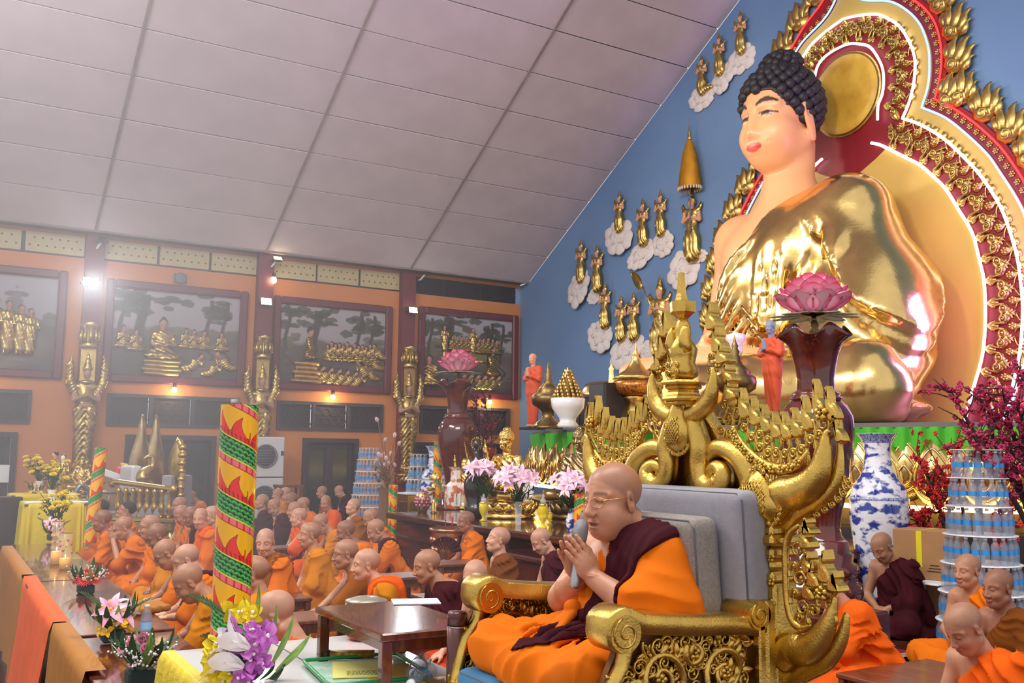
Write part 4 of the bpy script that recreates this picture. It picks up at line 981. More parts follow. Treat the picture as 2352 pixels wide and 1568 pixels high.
# ------------------------------------------------------------------ the giant seated statue
BS = 6.35; BO = Vector((11.72, 10.72, 1.98)); RB180 = np.array(Matrix.Rotation(PI, 3, 'Z'))
mat('buddha_skin', attr=True, rough=.38, bump=0); mat('hair_black', (34, 31, 38), rough=.55)
def buddha():
    lean = 2; N = np.array((.01, 0, .60)); Rh = rotm(0, 9); H = np.array((.035, 0, .795))
    shl = np.array((0, .178, .505)); shr = np.array((0, -.172, .505))
    el_r = np.array((.03, -.215, .26)); wr_r = np.array((.205, -.10, .15)); el_l = np.array((.04, .265, .26)); wr_l = np.array((.205, .10, .145))
    S = SDF()
    S.ell((0, 0, .34), (.13, .165, .22), k=.0); S.cap(shr, shl, .072, k=.06); S.ell((.03, -.08, .44), (.1, .1, .09), k=.05); S.ell((.03, .08, .44), (.1, .1, .09), k=.05)
    S.cap((-.01, 0, .50), N, .10, .066, k=.06); S.cap(N-(.0, 0, .01), H+Rh@np.array((-.025, 0, -.07)), .064, .062, k=.02)
    for z in (.60, .622): S.ops.append(('e', np.array((.0, 0, z)), np.array((.070, .070, .010)), np.eye(3), 0, .008, 'u'))
    S.chain([shr, el_r], [.064, .054], .04); S.chain([el_r, wr_r], [.054, .034], .02)
    S.chain([(.235, .19, .125), (.26, -.04, .145), (.255, -.27, .15)], [.05, .05, .038], .03)       # raised foot, sole up
    S.ell((.255, -.31, .15), (.04, .07, .034), k=.02)
    hand_sdf(S, wr_l+(-.01, -.06, .03), (.1, -1, .05), (-.1, 0, -1), -1, .98, .12)
    hand_sdf(S, wr_r+(.01, .03, .055), (.15, 1, -.05), (-.1, 0, -1), 1, 1.02, .12)
    head_sdf(S, H, Rh, 1.06, 0, nose=.95, big_ear=1.85)
    S.frame(H, Rh, 1.06); 
    for y in (1, -1): S.ell((.052, y*.034, -.045), (.034, .034, .036), k=.03)
    S.ell((.04, 0, -.06), (.055, .058, .05), k=.03); S.frame()
    hb = [(H-.15), (H+.17), .0036]; sc_ = lambda o: o
    V, Fq = S.extract(.014, [(H-(.12, .12, .15), H+(.14, .12, .1), .0036)])
    C = np.tile(np.array(srgb((228, 166, 118))), (len(V), 1))
    q = ((V-H) @ Rh)/1.06; x, y, z = q.T; ay = np.abs(y); nh = np.abs(q).max(1) < .15
    def app(mask, col):
        nonlocal C; m = (mask*nh)[:, None]; C = C*(1-m)+m*np.array(srgb(col))
    fr = x > .03
    zb = .030+.012*np.cos((ay-.036)/.016)-.004; app(.95*sst(.0068, .0048, np.abs(z-zb)*(1+1.5*sst(.04, .06, ay)+.6*sst(.024, .012, ay)))*(ay > .013)*(ay < .060)*fr, (44, 40, 48))
    lid = .0025+.006*np.cos((ay-.028)/.014)-.10*(ay-.031)*0; up_ = lid+.0012; lo = lid-.0065
    inside = (z < up_)*(z > lo)*(ay > .016)*(ay < .050)*fr; app(inside*.9, (206, 190, 180)); app(inside*(np.abs(ay-.032) < .0115)*.95, (48, 34, 30))
    app(.95*sst(.0026, .0014, np.abs(z-up_))*(ay > .014)*(ay < .056)*fr, (40, 32, 34)); app(.7*sst(.0016, .0008, np.abs(z-lo))*(ay > .018)*(ay < .048)*fr, (90, 60, 52))
    app(.95*((z+.0695)**2/.0105**2+(y/.0245)**2 < 1)*(x > .06), (214, 66, 62)); app(.8*sst(.0016, .0006, np.abs(z+.0708))*(ay < .024)*(x > .06), (150, 34, 40))
    body = mesh('buddha_body', V*BS @ RB180.T, Fq, col=C)
    # gilt robe
    G = SDF(); t = .018
    G.ell((0, 0, .34), (.13+t, .165+t, .235)); G.cap(shl, (0, .02, .505), .072+t, k=.05); G.ell((.03, .08, .44), (.1+t, .11, .09+t), k=.05); G.ell((.02, -.06, .36), (.12, .13, .14), k=.05)
    G.chain([shl, el_l], [.084, .095], .06); G.chain([el_l, (.16, .19, .17)], [.095, .07], .05); G.chain([shl, (.0, .265, .30), (.03, .285, .17), (.08, .28, .05)], [.07, .088, .088, .05], .08)
    G.chain([el_l+(.0, .02, -.03), (.07, .28, .10), (.12, .28, .02)], [.08, .06, .05], .05)
    for s, ky in ((1, .385), (-1, .475)):
        G.cap((.03, s*.12, .09), (.22, s*ky, .078), .10, .076, k=.06); G.chain([(.22, s*ky, .075), (.30, s*.12, .075), (.31, -s*.1, .07)], [.076, .075, .06], .05)
    G.ell((.09, 0, .04), (.22, .42, .045), k=.05)
    G.ell((.20, .0, .08), (.12, .30, .06), k=.05)
    # pleats hanging from the left shoulder and folds sweeping over chest, sleeve and knees
    fold = lambda P, R, k=.014: G.chain(spline(P, 4), R, k)
    for j, (y0, y1) in enumerate(((.06, .015), (.085, .04), (.11, .065), (.135, .09))):
        fold([(.03+.0, y0, .58-.012*j), (.105, y0-.01, .505), (.142, y1+.01, .40), (.155, y1, .24)], .0115, .006)
    for k in range(7): z0 = .50-.048*k; fold([(.11, .03-.006*k, z0), (.146, -.06, z0-.075), (.130, -.13, z0-.17), (.07, -.17, z0-.24 if z0-.24 > .11 else .11)], .0115, .007)
    for k, (ya, yb) in enumerate(((.17, .15), (.215, .21), (.24, .25))): fold([(.075, ya-.03, .52-.02*k), (.115, ya, .42), (.12, yb-.02, .33), (.15, yb-.06, .22)], .013, .012)
    fold([(.05, .255, .42), (.09, .29, .33), (.12, .25, .24), (.18, .19, .18)], .014, .014); fold([(.0, .335, .32), (.07, .345, .23), (.14, .29, .17), (.21, .22, .15)], .017, .014); fold([(.03, .355, .17), (.10, .345, .13), (.18, .28, .125)], .015, .014)
    for k in range(5): fold([(.20-.02*k, -.06-.06*k, .155-.006*k), (.28-.01*k, -.14-.06*k, .145), (.325-.015*k, -.22-.055*k, .09)], .010, .014)
    for k in range(4): fold([(.17, .10+.055*k, .155-.006*k), (.26, .16+.055*k, .145), (.30-.01*k, .2+.05*k, .08), (.28, .2+.05*k, .02)], .011, .014)
    for k in range(3): fold([(.06-.02*k, .32+.015*k, .17), (.09, .335+.015*k, .10), (.10-.01*k, .33+.025*k, .02)], .016, .014)
    a = np.array((.10, .03, .565)); bb = np.array((.10, -.185, .34)); nn = np.array((.0, -(a-bb)[2], (a-bb)[1])); nn /= np.linalg.norm(nn); nn = nn if nn[1] < 0 else -nn
    def bdisp(X, Y, Z, f):
        wv = .05*np.sin(Z*17+Y*9)+.04*np.sin(X*23+Z*7); fan = np.arctan2(Y-.10+.55*X, .66-Z); low = np.arctan2(Z-.10, Y-.02)
        side = sst(.10, .20, Y)*sst(.12, .17, Z)*sst(.54, .46, Z); lap = sst(.15, .10, Z)*sst(.1, .2, X)
        pock = np.abs(np.sin(fan*9+wv*8))**2.2; return -(.026*ridge(fan*9+wv*8)*side*(.6+.4*np.sin(Z*13+fan*6))+.006*ridge(fan*21+wv*14)*side+.006*ridge(np.arctan2(Y, X-.02)*8+wv*6)*lap)-.0015*np.sin(Z*31+Y*9)*np.sin(Y*27)
    def post(f, X, Y, Z):
        v = (X-a[0])*nn[0]+(Y-a[1])*nn[1]+(Z-a[2])*nn[2]; v = np.minimum(v, Z-.135); f = np.maximum(f, v); return np.maximum(f, .003-Z)
    Vr, Fr = G.extract(.0095, disp=bdisp, post=post)
    robe = mesh('gilt_robe', Vr*BS @ RB180.T, Fr)
    # hanging zigzag hem of the pleated panel
    hm = MB()
    for j, (y, z0) in enumerate(((.02, .30), (.045, .27), (.07, .24), (.095, .22))):
        z = np.linspace(z0, z0-.11, 14); q = np.c_[.165+.008*j+0*z, y-.035*np.abs(((z0-z)*28) % 2-1), z]; hm.tube(q*BS @ RB180.T, .0045*BS, 5)
    # hair: snail curls over cranium and crown bump
    hb = MB(); gold_a = PI*(3-math.sqrt(5))
    def loc(p): return ((np.array(p)*1.06) @ Rh.T+H)*BS @ RB180.T
    base = SDF(); base.frame(H, Rh, 1.06); base.ell((-.014, 0, .036), (.104, .082, .092), k=.0); base.ell((-.03, 0, .128), (.048, .046, .034), k=.03)
    base.frame()
    def hair_post(f, X, Y, Z):
        P = np.stack(np.broadcast_arrays(X-H[0], Y-H[1], Z-H[2]), -1) @ Rh/1.06; x, y, z = P[..., 0], P[..., 1], P[..., 2]
        line = .050-.03*sst(.04, .075, np.abs(y))-.062*sst(.055, .085, np.abs(y)); line = np.where(x > .02, line+.35*(x-.05)*(np.abs(y) < .06), -.07+.0*x)
        line = np.where((x > -.02)*(x <= .02), np.minimum(-.02, line), line)
        return np.maximum(f, (line-z)*.7)
    Vh, Fh = base.extract(.0045, post=hair_post)
    hme = mesh('hair', Vh*BS @ RB180.T, Fh)
    n = 230
    for i in range(n):
        u = 1-2*(i+.5)/n; rr = math.sqrt(1-u*u); th = i*gold_a; d = np.array((rr*math.cos(th), rr*math.sin(th), u)); p = d*(.105, .083, .093)+(-.014, 0, .036)
        line = .055-.03*float(sst(.04, .075, abs(p[1])))-.07*float(sst(.055, .085, abs(p[1]))) if p[0] > .02 else -.062 if p[0] < -.02 else -.015
        if p[0] > .02: line += .25*(p[0]-.05)
        if p[2] > line: hb.ball(loc(p), .0145*BS, 8, 5)
    for i in range(34):
        u = 1-1.0*(i+.5)/34; rr = math.sqrt(1-u*u); th = i*gold_a; hb.ball(loc(np.array((rr*math.cos(th), rr*math.sin(th), u))*(.048, .046, .036)+(-.03, 0, .128)), .013*BS, 8, 5)
    return body, robe, hme, hb, hm, H
BB, BR, BH, BHB, BHM, BHC = buddha()
bud = put('giant_buddha', BB, M['buddha_skin'], None, BO, label='giant seated statue with black curled hair, pale skin and polished gold robe', cat='statue')
put('gilt_robe', BR, M['gold_leaf'], bud); hr = put('hair', BH, M['hair_black'], bud)
BHB.build('hair_curls', M['hair_black'], hr)['kind'] = 'stuff'; BHM.build('hem_pleats', M['gold_leaf'], bud)['kind'] = 'stuff'
# ------------------------------------------------------------------ lotus pedestal under the statue
mat('skirt_green', (88, 196, 56), rough=.8, var=.08, vscale=3); mat('ledge_tile', (112, 108, 100), rough=.5)
PC = np.array((11.5, 11.0)); PA, PB = 2.75, 5.75
def ring(k, n=120, a0=PI/2, a1=3*PI/2): th = np.linspace(a0, a1, n); return np.c_[PC[0]+(PA+k)*np.cos(th), PC[1]+(PB+k)*np.sin(th)]
ped = thing('lotus_pedestal', 'broad lotus pedestal of gold petals and green skirt under the giant statue', 'pedestal', (11.5, 11.0, 0))
ip = -Vector(ped.location)
def plinth(name, k, z0, z1, m): return MB().prism(np.concatenate([ring(k), [(12.84, PC[1]-PB-k), (12.84, PC[1]+PB+k)][::1]]), z0, z1).build(name, m, ped, loc=ip)
plinth('ledge', 0, 1.90, 1.96, M['ledge_tile']); plinth('core', -.45, .72, 1.92, M['brass_dark']); plinth('foot', .10, .0, .75, M['dark_wood'])
th = np.linspace(PI/2, 3*PI/2, 421); g0 = []; g1 = []
for t_ in th:
    w_ = .035*math.cos(t_*160); g0.append((PC[0]+(PA+.02+w_)*math.cos(t_), PC[1]+(PB+.02+w_)*math.sin(t_), 1.91)); g1.append((PC[0]+(PA-.05+w_*1.6)*math.cos(t_), PC[1]+(PB-.05+w_*1.6)*math.sin(t_), 1.50))
MB().sheet([g0, g1]).build('green_skirt', M['skirt_green'], ped, loc=ip)
b = MB()
pet = np.array([(0, 0), (.22, .12), (.31, .35), (.27, .6), (.12, .84), (0, .95)]); pet = np.concatenate([pet, (pet*[-1, 1])[::-1][1:-1]])
b.dome(spline(pet, 3, True), .16, 0, 5, .05)
for k in range(1, 4): P = pet*(1-.24*k)+[0, .07*k]; q = spline(P, 3, True); q = np.r_[q, q[:1]]; b.tube(np.c_[q, np.full(len(q), .06+.16*math.sin(min(1, .24*k)*PI/2)+.01)], .018, 5, caps=False)
petal_me = b.mesh('lotus_petal', M['gold_leaf'])
for rowk, (kk, z0, lean_, s, ph) in enumerate(((.02, 1.02, .10, .80, 0), (-.10, 1.06, .06, .84, .5))):
    n = 27
    for i in range(n):
        t_ = PI/2+PI*(i+.5+ph)/n*1.0
        if t_ > 3*PI/2+.05: continue
        x, y = PC[0]+(PA+kk)*math.cos(t_), PC[1]+(PB+kk)*math.sin(t_); nx, ny = math.cos(t_)/PA, math.sin(t_)/PB; az = math.atan2(ny, nx)
        R = Matrix.Rotation(az+PI/2, 4, 'Z') @ Matrix.Rotation(PI/2-lean_, 4, 'X') @ Matrix.Diagonal((s, s, s, 1))
        o = put('lotus_petal', petal_me, None, ped); R.translation = Vector((x, y, z0))+ip; o.matrix_local = R
b = MB(); b.tube(np.c_[ring(.06, 90), np.full(90, 1.0)], .03, 6); b.build('light_strip', mat('strip_warm', (255, 214, 120), emit=9), ped, loc=ip)
# ------------------------------------------------------------------ carved gilt throne (local: +x front, +y its left side = near the camera)
TO = Vector((2.10, 2.72, 0))
throne = thing('carved_throne', 'large carved gilt throne with scrolling backrest, seating the monk with the microphone', 'throne', TO, PI)
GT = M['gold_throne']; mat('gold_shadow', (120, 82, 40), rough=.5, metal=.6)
BK = Matrix(((0, 0, 1, -.32), (1, 0, 0, 0), (0, 1, 0, 0), (0, 0, 0, 1)))   # (h, z, out) of the backrest plane
def bk(): b = MB(); b.X = BK; return b
def spiral2(c, r0, turns, a0, sgn, n=None, k=.12): 
    n = n or int(9*abs(turns))+6; t = np.linspace(0, 1, n); a = a0+sgn*t*turns*2*PI; r = r0*(1-t*(1-k)); return np.c_[c[0]+r*np.cos(a), c[1]+r*np.sin(a)]
def curl(b, p0, c, r, sgn, w, w0=0.0, ball=True, dep=1.4):
    "openwork scroll: stem from p0 that winds into a spiral at c"
    c = np.array(c, float); p0 = np.array(p0, float); d = p0-c; a0 = math.atan2(d[1], d[0])+sgn*.9
    s = spiral2(c, r, 1.25, a0, sgn, 15, .30); st = spline([p0, (p0+s[0])/2+np.array((-d[1], d[0]))*.12*sgn, s[0]], 3)[:-1]; q = np.concatenate([st, s])
    b.tube(np.c_[q, np.full(len(q), w0)], np.linspace(w*1.15, w*.7, len(q)), 5, dep, up=(0, 0, 1))
    if ball: b.ball((*q[-1], w0), (w*1.5, w*1.5, w*1.8), 6, 4)
def flower(b, c, r, w0):
    for k in range(5): a = k*2*PI/5+.3; b.ball((c[0]+r*.62*math.cos(a), c[1]+r*.62*math.sin(a), w0), (r*.46, r*.46, r*.32), 6, 4)
    b.ball((c[0], c[1], w0+r*.2), r*.3, 6, 4)
def leaftip(b, base, tip, wd, lean, w0=-.02, dp=.05):
    B = np.array(base, float); T = np.array(tip, float); d = T-B; n = np.array((-d[1], d[0]))/np.linalg.norm(d)
    out = spline([B+n*wd*.5, B+d*.45+n*wd*.62, T+n*wd*.1-d*.05, T, B+d*.72-n*wd*.12, B+d*.5-n*wd*.02, B+d*.3-n*wd*.42, B-n*wd*.5], 3, True); b.prism(out, w0, w0+dp, bev=.006)
# base and seat
b = MB(); b.box((.04, 0, .12), (.82, .96, .24), bev=.02); b.box((.04, 0, .30), (.74, .88, .12), bev=.02); b.box((.04, 0, .42), (.84, .98, .10), bev=.02); b.box((.03, 0, .58), (.76, .90, .22), bev=.015); b.box((.04, 0, .69), (.84, .84, .04), bev=.01)
b.build('seat_frame', GT, throne)
for s in (-1, 1):
    # back post with mouldings
    b = MB(); b.box((-.32, s*.40, .58), (.11, .10, 1.12), bev=.01); b.box((-.24, s*.425, .60), (.05, .07, .98), bev=.012)
    for z, w in ((1.16, .12), (1.20, .10), (1.24, .13), (1.28, .15), (1.31, .13)): b.box((-.32, s*.385, z), (w, w, .035), bev=.01)
    b.box((-.32, s*.365, 1.335), (.13, .15, .02), bev=.006)
    pst = b.build('back_post', GT, throne)
    b = bk()
    for z in np.arange(.70, 1.30, .075): flower(b, (s*.435, z), .018, .055)
    b.build('post_rosettes', GT, pst)['kind'] = 'stuff'
    b = bk()
    for k, z in enumerate((1.10, 1.03)): curl(b, (s*.345, z-.09), (s*(.36-.03*k), z), .03, s*(1 if k else -1), .006, .05); curl(b, (s*.38, z-.1), (s*.40, z-.02), .022, -s, .005, .05)
    b.dome([(s*.33, 1.12), (s*.41, 1.12), (s*.40, .98), (s*.36, .93)], .02, .03, 3, .01); b.build('post_bracket', GT, pst)
    # scrolled arm rest
    c = MB(); prof = [(.17+.0, 1.02), (.19, 1.065), (.17, 1.085), (.15, 1.07), (.155, 1.05)]
    path = np.concatenate([spiral2((-.19, 1.048), .040, 1.1, -PI/2-.2+2*PI*1.1, -1, 26, .3)[::-1]*1.0, spline([(-.10, 1.022), (.10, 1.035), (.28, 1.055)], 8), spiral2((.345, 1.035), .046, 1.0, PI/2+.3, -1, 26, .35)])
    b = MB(); n = len(path); G = []
    tt = np.gradient(path, axis=0); nn = np.stack([-tt[:, 1], tt[:, 0]], 1); nn /= np.linalg.norm(nn, axis=1, keepdims=True)+1e-9
    th = np.where(np.abs(np.arange(n)-n/2) < n*.2, .026, .020); yy = (s*.335, s*.345, s*.445, s*.455)
    for i in range(n):
        o = path[i]+nn[i]*th[i]; u = path[i]-nn[i]*th[i]
        G.append([(u[0], yy[0]+.0, u[1]), (o[0]-0, yy[0], o[1]), (o[0]+nn[i][0]*.006, yy[1], o[1]+nn[i][1]*.006), (o[0]+nn[i][0]*.006, yy[2], o[1]+nn[i][1]*.006), (o[0], yy[3], o[1]), (u[0], yy[3], u[1]), (u[0], yy[0], u[1])])
    b.sheet(G, smooth=True, flip=(s > 0)); 
    for P, rr in (((.345, 1.035), .054), ((-.19, 1.048), .046)):
        b.X = Matrix(((1, 0, 0, 0), (0, 0, 1, 0), (0, 1, 0, 0), (0, 0, 0, 1))); b.prism(np.c_[P[0]+rr*np.cos(np.linspace(0, 2*PI, 25)[:-1]), P[1]+rr*np.sin(np.linspace(0, 2*PI, 25)[:-1])], min(yy)-.005, max(yy)+.005); 
        q = spiral2(P, rr*.9, 1.6, 1.2, -1, 26, .15); 
        for ye in (min(yy)-.006, max(yy)+.006): b.tube(np.c_[q, np.full(len(q), ye)], .004, 5)
        b.X = None
    b.build('arm_rest', GT, throne)
    # openwork panel under the arm
    AP = Matrix(((-1, 0, 0, 0), (0, 0, 1, s*.435), (0, 1, 0, 0), (0, 0, 0, 1)))
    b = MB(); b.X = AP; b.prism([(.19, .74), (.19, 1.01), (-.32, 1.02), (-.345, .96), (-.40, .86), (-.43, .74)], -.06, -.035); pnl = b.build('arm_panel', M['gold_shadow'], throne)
    b = MB(); b.X = AP
    b.tube([(-.335, 1.03, 0), (-.33, .99, 0), (-.345, .94, 0), (-.39, .88, 0), (-.415, .80, 0), (-.43, .73, 0)], [.016, .018, .017, .017, .018, .02], 8, 1.6); b.box((.20, .87, -.01), (.03, .30, .07), bev=.006); b.box((-.11, .735, -.01), (.66, .04, .07), bev=.008)
    b.build('panel_frame', GT, pnl)
    b = MB(); b.X = AP; r = np.random.RandomState(4)
    for c_, rad, sg in (((-.20, .885), .088, 1), ((.06, .885), .092, -1), ((-.335, .815), .05, -1), ((-.10, .80), .05, -1), ((-.07, .955), .04, 1)):
        q = spiral2(c_, rad, 1.5, r.rand()*6, sg, 30, .25); b.tube(np.c_[q, .004*np.sin(np.arange(30)*.7)], np.linspace(.012, .008, 30), 6, 1.3)
        for k in range(3, 28, 3):
            a = math.atan2(q[k, 1]-c_[1], q[k, 0]-c_[0]); rr = .018+.01*r.rand(); curl(b, q[k], q[k]+rr*1.1*np.array((math.cos(a+.6*sg), math.sin(a+.6*sg))), rr, sg*(1 if k % 2 else -1), .0042, .0)
            if k % 2: b.X = AP; b.dome(teardrop(.04, .018, .006, 7) @ np.array([[math.cos(a), math.sin(a)], [-math.sin(a), math.cos(a)]])+q[k], .008, -.004, 3, .004)
        flower(b, c_, .022, .006)
    for k in range(84):
        c_ = np.array((r.uniform(-.39, .165), r.uniform(.77, 1.0)))
        if c_[0] < -.32-.3*max(0, .95-c_[1])*.2 and c_[1] > .9: continue
        curl(b, c_+r.uniform(-.035, .035, 2), c_, r.uniform(.012, .024), r.choice((-1, 1)), .0056, -.012)
        if k % 3 == 0: b.dome(teardrop(.05, .024, r.uniform(-.01, .01), 7) @ np.array([[math.cos(k), math.sin(k)], [-math.sin(k), math.cos(k)]])+c_, .008, -.006, 3, .006)
    b.build('openwork', GT, pnl)['kind'] = 'stuff'
    # backrest: volute, arch, horn, plaque, garland, lace
    def tub(name, P, R, flat=1.0, w0=.03, n=12, parent=throne):
        P = spline([(s*x, z) for x, z in P], 6); R = np.interp(np.linspace(0, 1, len(P)), np.linspace(0, 1, len(R)), R); q = bk(); q.tube(np.c_[P, np.full(len(P), w0)], R, n, flat, up=(0, 0, 1)); return q.build(name, GT, parent)
    tub('volute', [(.055, 1.70), (.07, 1.64), (.092, 1.58), (.086, 1.52), (.10, 1.465), (.148, 1.44), (.197, 1.458), (.205, 1.492), (.172, 1.512), (.142, 1.497), (.15, 1.478)], [.030, .040, .042, .038, .036, .040, .042, .036, .026, .02, .012], 1.0, .04)
    tub('arch_scroll', [(.098, 1.50), (.115, 1.55), (.165, 1.578), (.222, 1.572), (.275, 1.543), (.312, 1.50), (.325, 1.44), (.30, 1.37)], [.02, .03, .036, .04, .044, .046, .044, .03], 1.0, .02)
    tub('horn', [(.40, 1.37), (.455, 1.425), (.513, 1.437), (.572, 1.463), (.615, 1.508), (.635, 1.566), (.645, 1.618), (.66, 1.635)], [.055, .060, .058, .052, .042, .028, .014, .008], .8, .02)
    tub('horn_keel', [(.42, 1.31), (.50, 1.372), (.60, 1.425), (.655, 1.48), (.672, 1.56), (.668, 1.615)], [.03, .034, .03, .024, .014, .006], .7, -.01)
    q = bk(); e = spline([(s*x, z) for x, z in ((.45, 1.315), (.53, 1.365), (.61, 1.41), (.67, 1.455), (.69, 1.50))], 5)
    for k in range(1, len(e)-1, 2): curl(q, e[k], e[k]+np.array((s*.012, -.014)), .012, s, .004, -.01)
    q.build('horn_lace', GT, throne)['kind'] = 'stuff'
    # leaf-shaped plaque with lattice
    out = spline([(s*.375, 1.505), (s*.325, 1.46), (s*.29, 1.40), (s*.315, 1.345), (s*.38, 1.335), (s*.445, 1.345), (s*.465, 1.40), (s*.43, 1.46)], 4, True)
    q = bk(); q.dome(out, .045, .04, 4, .02); pq = q.build('plaque', GT, throne)
    q = bk(); cen = np.array((s*.378, 1.405))
    for k in range(-6, 7):
        for dd in (-1, 1):
            p = [cen+np.array((k*.012+dd*t*.055, t*.085)) for t in np.linspace(-1, 1, 9)]
            p = [v for v in p if ((v-cen)/np.array((.066, .085)))@((v-cen)/np.array((.066, .085))) < 1]
            if len(p) > 2: q.tube([(v[0], v[1], .06+.045*math.cos(min(1, np.linalg.norm((v-cen)/np.array((.09, .11))))*PI/2)) for v in p], .0026, 4)
    for k in range(len(out)):
        d = (out[k]-cen); d /= np.linalg.norm(d); curl(q, out[k]-d*.004, out[k]+d*.010, .009, 1 if k % 2 else -1, .0035, .05)
    q.build('plaque_lattice', GT, pq)['kind'] = 'stuff'
    gl = spline([(s*x, z) for x, z in ((.245, 1.655), (.268, 1.612), (.297, 1.578), (.349, 1.540), (.409, 1.515), (.475, 1.510), (.535, 1.525), (.579, 1.572))], 5)
    q = bk(); q.tube(np.c_[gl, np.full(len(gl), .03)], np.interp(np.linspace(0, 1, len(gl)), [0, .2, .6, .9, 1], [.008, .018, .022, .014, .003]), 8, .7); gr = q.build('garland', GT, throne)
    q = bk()
    for k in np.linspace(3, len(gl)-5, 11).astype(int): flower(q, gl[k], .017, .045)
    q.build('garland_flowers', GT, gr)['kind'] = 'stuff'
    # rows of openwork scrolls between garland and crest
    q = bk(); top = [(.225, 1.77), (.29, 1.72), (.345, 1.695), (.40, 1.665), (.46, 1.648), (.52, 1.655), (.585, 1.69)]
    ti = lambda x: np.interp(x, [p[0] for p in top], [p[1] for p in top]); gi = lambda x: np.interp(x, np.abs(gl[:, 0])[np.argsort(np.abs(gl[:, 0]))], gl[:, 1][np.argsort(np.abs(gl[:, 0]))])
    for x in np.arange(.275, .60, .037):
        zt, zb = ti(x)-.012, gi(x)+.012; nr = max(1, int((zt-zb)/.042))
        for k in range(nr): z = zb+(zt-zb)*(k+.65)/nr; curl(q, (s*(x+.012), z-.05), (s*(x-.004), z), .0195, s, .0064, .0); curl(q, (s*(x+.014), z-.03), (s*(x+.016), z-.012), .009, -s, .0036, .0, False)
    for c_, rr in (((.19, 1.68), .032), ((.235, 1.70), .028), ((.20, 1.63), .022), ((.155, 1.64), .022), ((.21, 1.745), .026), ((.175, 1.73), .022), ((.62, 1.655), .026), ((.655, 1.66), .022), ((.60, 1.62), .02), ((.65, 1.70), .024), ((.63, 1.58), .016)): curl(q, (s*(c_[0]-.01), c_[1]-rr*2.2), (s*c_[0], c_[1]), rr, s, .0055, .0)
    flower(q, (s*.625, 1.69), .026, .02); q.build('back_openwork', GT, throne)['kind'] = 'stuff'
    for (x, z), L, wd in zip(((.225, 1.76), (.285, 1.715), (.335, 1.69), (.385, 1.665), (.43, 1.645), (.475, 1.642), (.52, 1.648), (.565, 1.67), (.615, 1.71), (.665, 1.70), (.69, 1.63)), (.075, .07, .065, .06, .055, .055, .06, .075, .085, .07, .05), (.05, .048, .045, .042, .04, .04, .04, .042, .045, .04, .03)):
        q = bk(); leaftip(q, (s*x, z-.03), (s*(x-.022), z+L*1.05), wd*.85*s, 0, -.02, .035); q.build('crest_leaf', GT, throne)
    tub('upper_horn', [(.045, 1.695), (.09, 1.708), (.135, 1.735), (.162, 1.78), (.172, 1.83), (.168, 1.865)], [.034, .036, .034, .028, .016, .006], .9, .05)
    q = bk()
    for c_, rr, sg in (((.185, 1.85), .02, 1), ((.19, 1.80), .018, 1), ((.15, 1.93), .018, -1), ((.125, 1.97), .017, 1), ((.15, 1.90), .02, -1), ((.10, 1.79), .016, -1), ((.10, 1.86), .016, 1), ((.11, 1.91), .015, -1), ((.195, 1.76), .018, 1), ((.11, 2.02), .016, 1), ((.13, 1.83), .014, 1), ((.12, 1.755), .015, -1), ((.21, 1.72), .02, 1)): curl(q, (s*(c_[0]-.008), c_[1]-rr*2.2), (s*c_[0], c_[1]), rr, s*sg, .0045, .0)
    flower(q, (s*.165, 1.885), .022, .02); q.build('spire_openwork', GT, throne)['kind'] = 'stuff'
    for x, z, L in ((.135, 2.03, .08), (.165, 1.945, .075), (.19, 1.90, .05), (.215, 1.83, .05), (.225, 1.77, .05)):
        q = bk(); leaftip(q, (s*x, z-.02), (s*(x-.008), z+L), .045*s, 0); q.build('crest_leaf', GT, throne)
    # wing below the horn on the outer side of the post
    tub('lower_horn', [(.44, .90), (.49, .945), (.55, .95), (.60, .985), (.64, 1.04), (.665, 1.10), (.672, 1.13)], [.05, .055, .05, .042, .03, .014, .006], .8, .03)
    tub('lower_horn_keel', [(.44, .83), (.52, .88), (.61, .93), (.665, 1.0), (.69, 1.08)], [.03, .036, .032, .024, .01], .7, .0)
    tub('wing_rail', [(.54, 1.335), (.50, 1.31), (.478, 1.26), (.475, 1.18), (.478, 1.10), (.495, 1.04), (.53, 1.015), (.575, 1.03)], [.006, .012, .013, .012, .012, .014, .014, .004], 1.0, .03)
    q = bk()
    for c_, rr, sg in (((.53, 1.255), .032, 1), ((.515, 1.20), .018, -1), ((.535, 1.165), .032, 1), ((.515, 1.115), .018, -1), ((.545, 1.075), .032, 1), ((.53, 1.045), .016, -1), ((.59, 1.075), .024, -1), ((.595, 1.115), .02, 1), ((.65, 1.10), .02, 1), ((.66, 1.06), .018, 1), ((.63, 1.13), .022, -1), ((.66, 1.15), .02, 1)): curl(q, (s*(c_[0]-.02), c_[1]-rr*1.8), (s*c_[0], c_[1]), rr, s*sg, .006, .03)
    flower(q, (s*.635, 1.135), .024, .05); q.build('wing_openwork', GT, throne)['kind'] = 'stuff'
    for x, z, L in ((.57, 1.285, .05), (.58, 1.21, .045), (.58, 1.13, .045), (.60, 1.17, .06), (.645, 1.19, .075), (.68, 1.165, .04), (.575, 1.33, .03)):
        q = bk(); leaftip(q, (s*x, z-.02), (s*(x+.0), z+L), .04*s, 0, 0); q.build('crest_leaf', GT, throne)
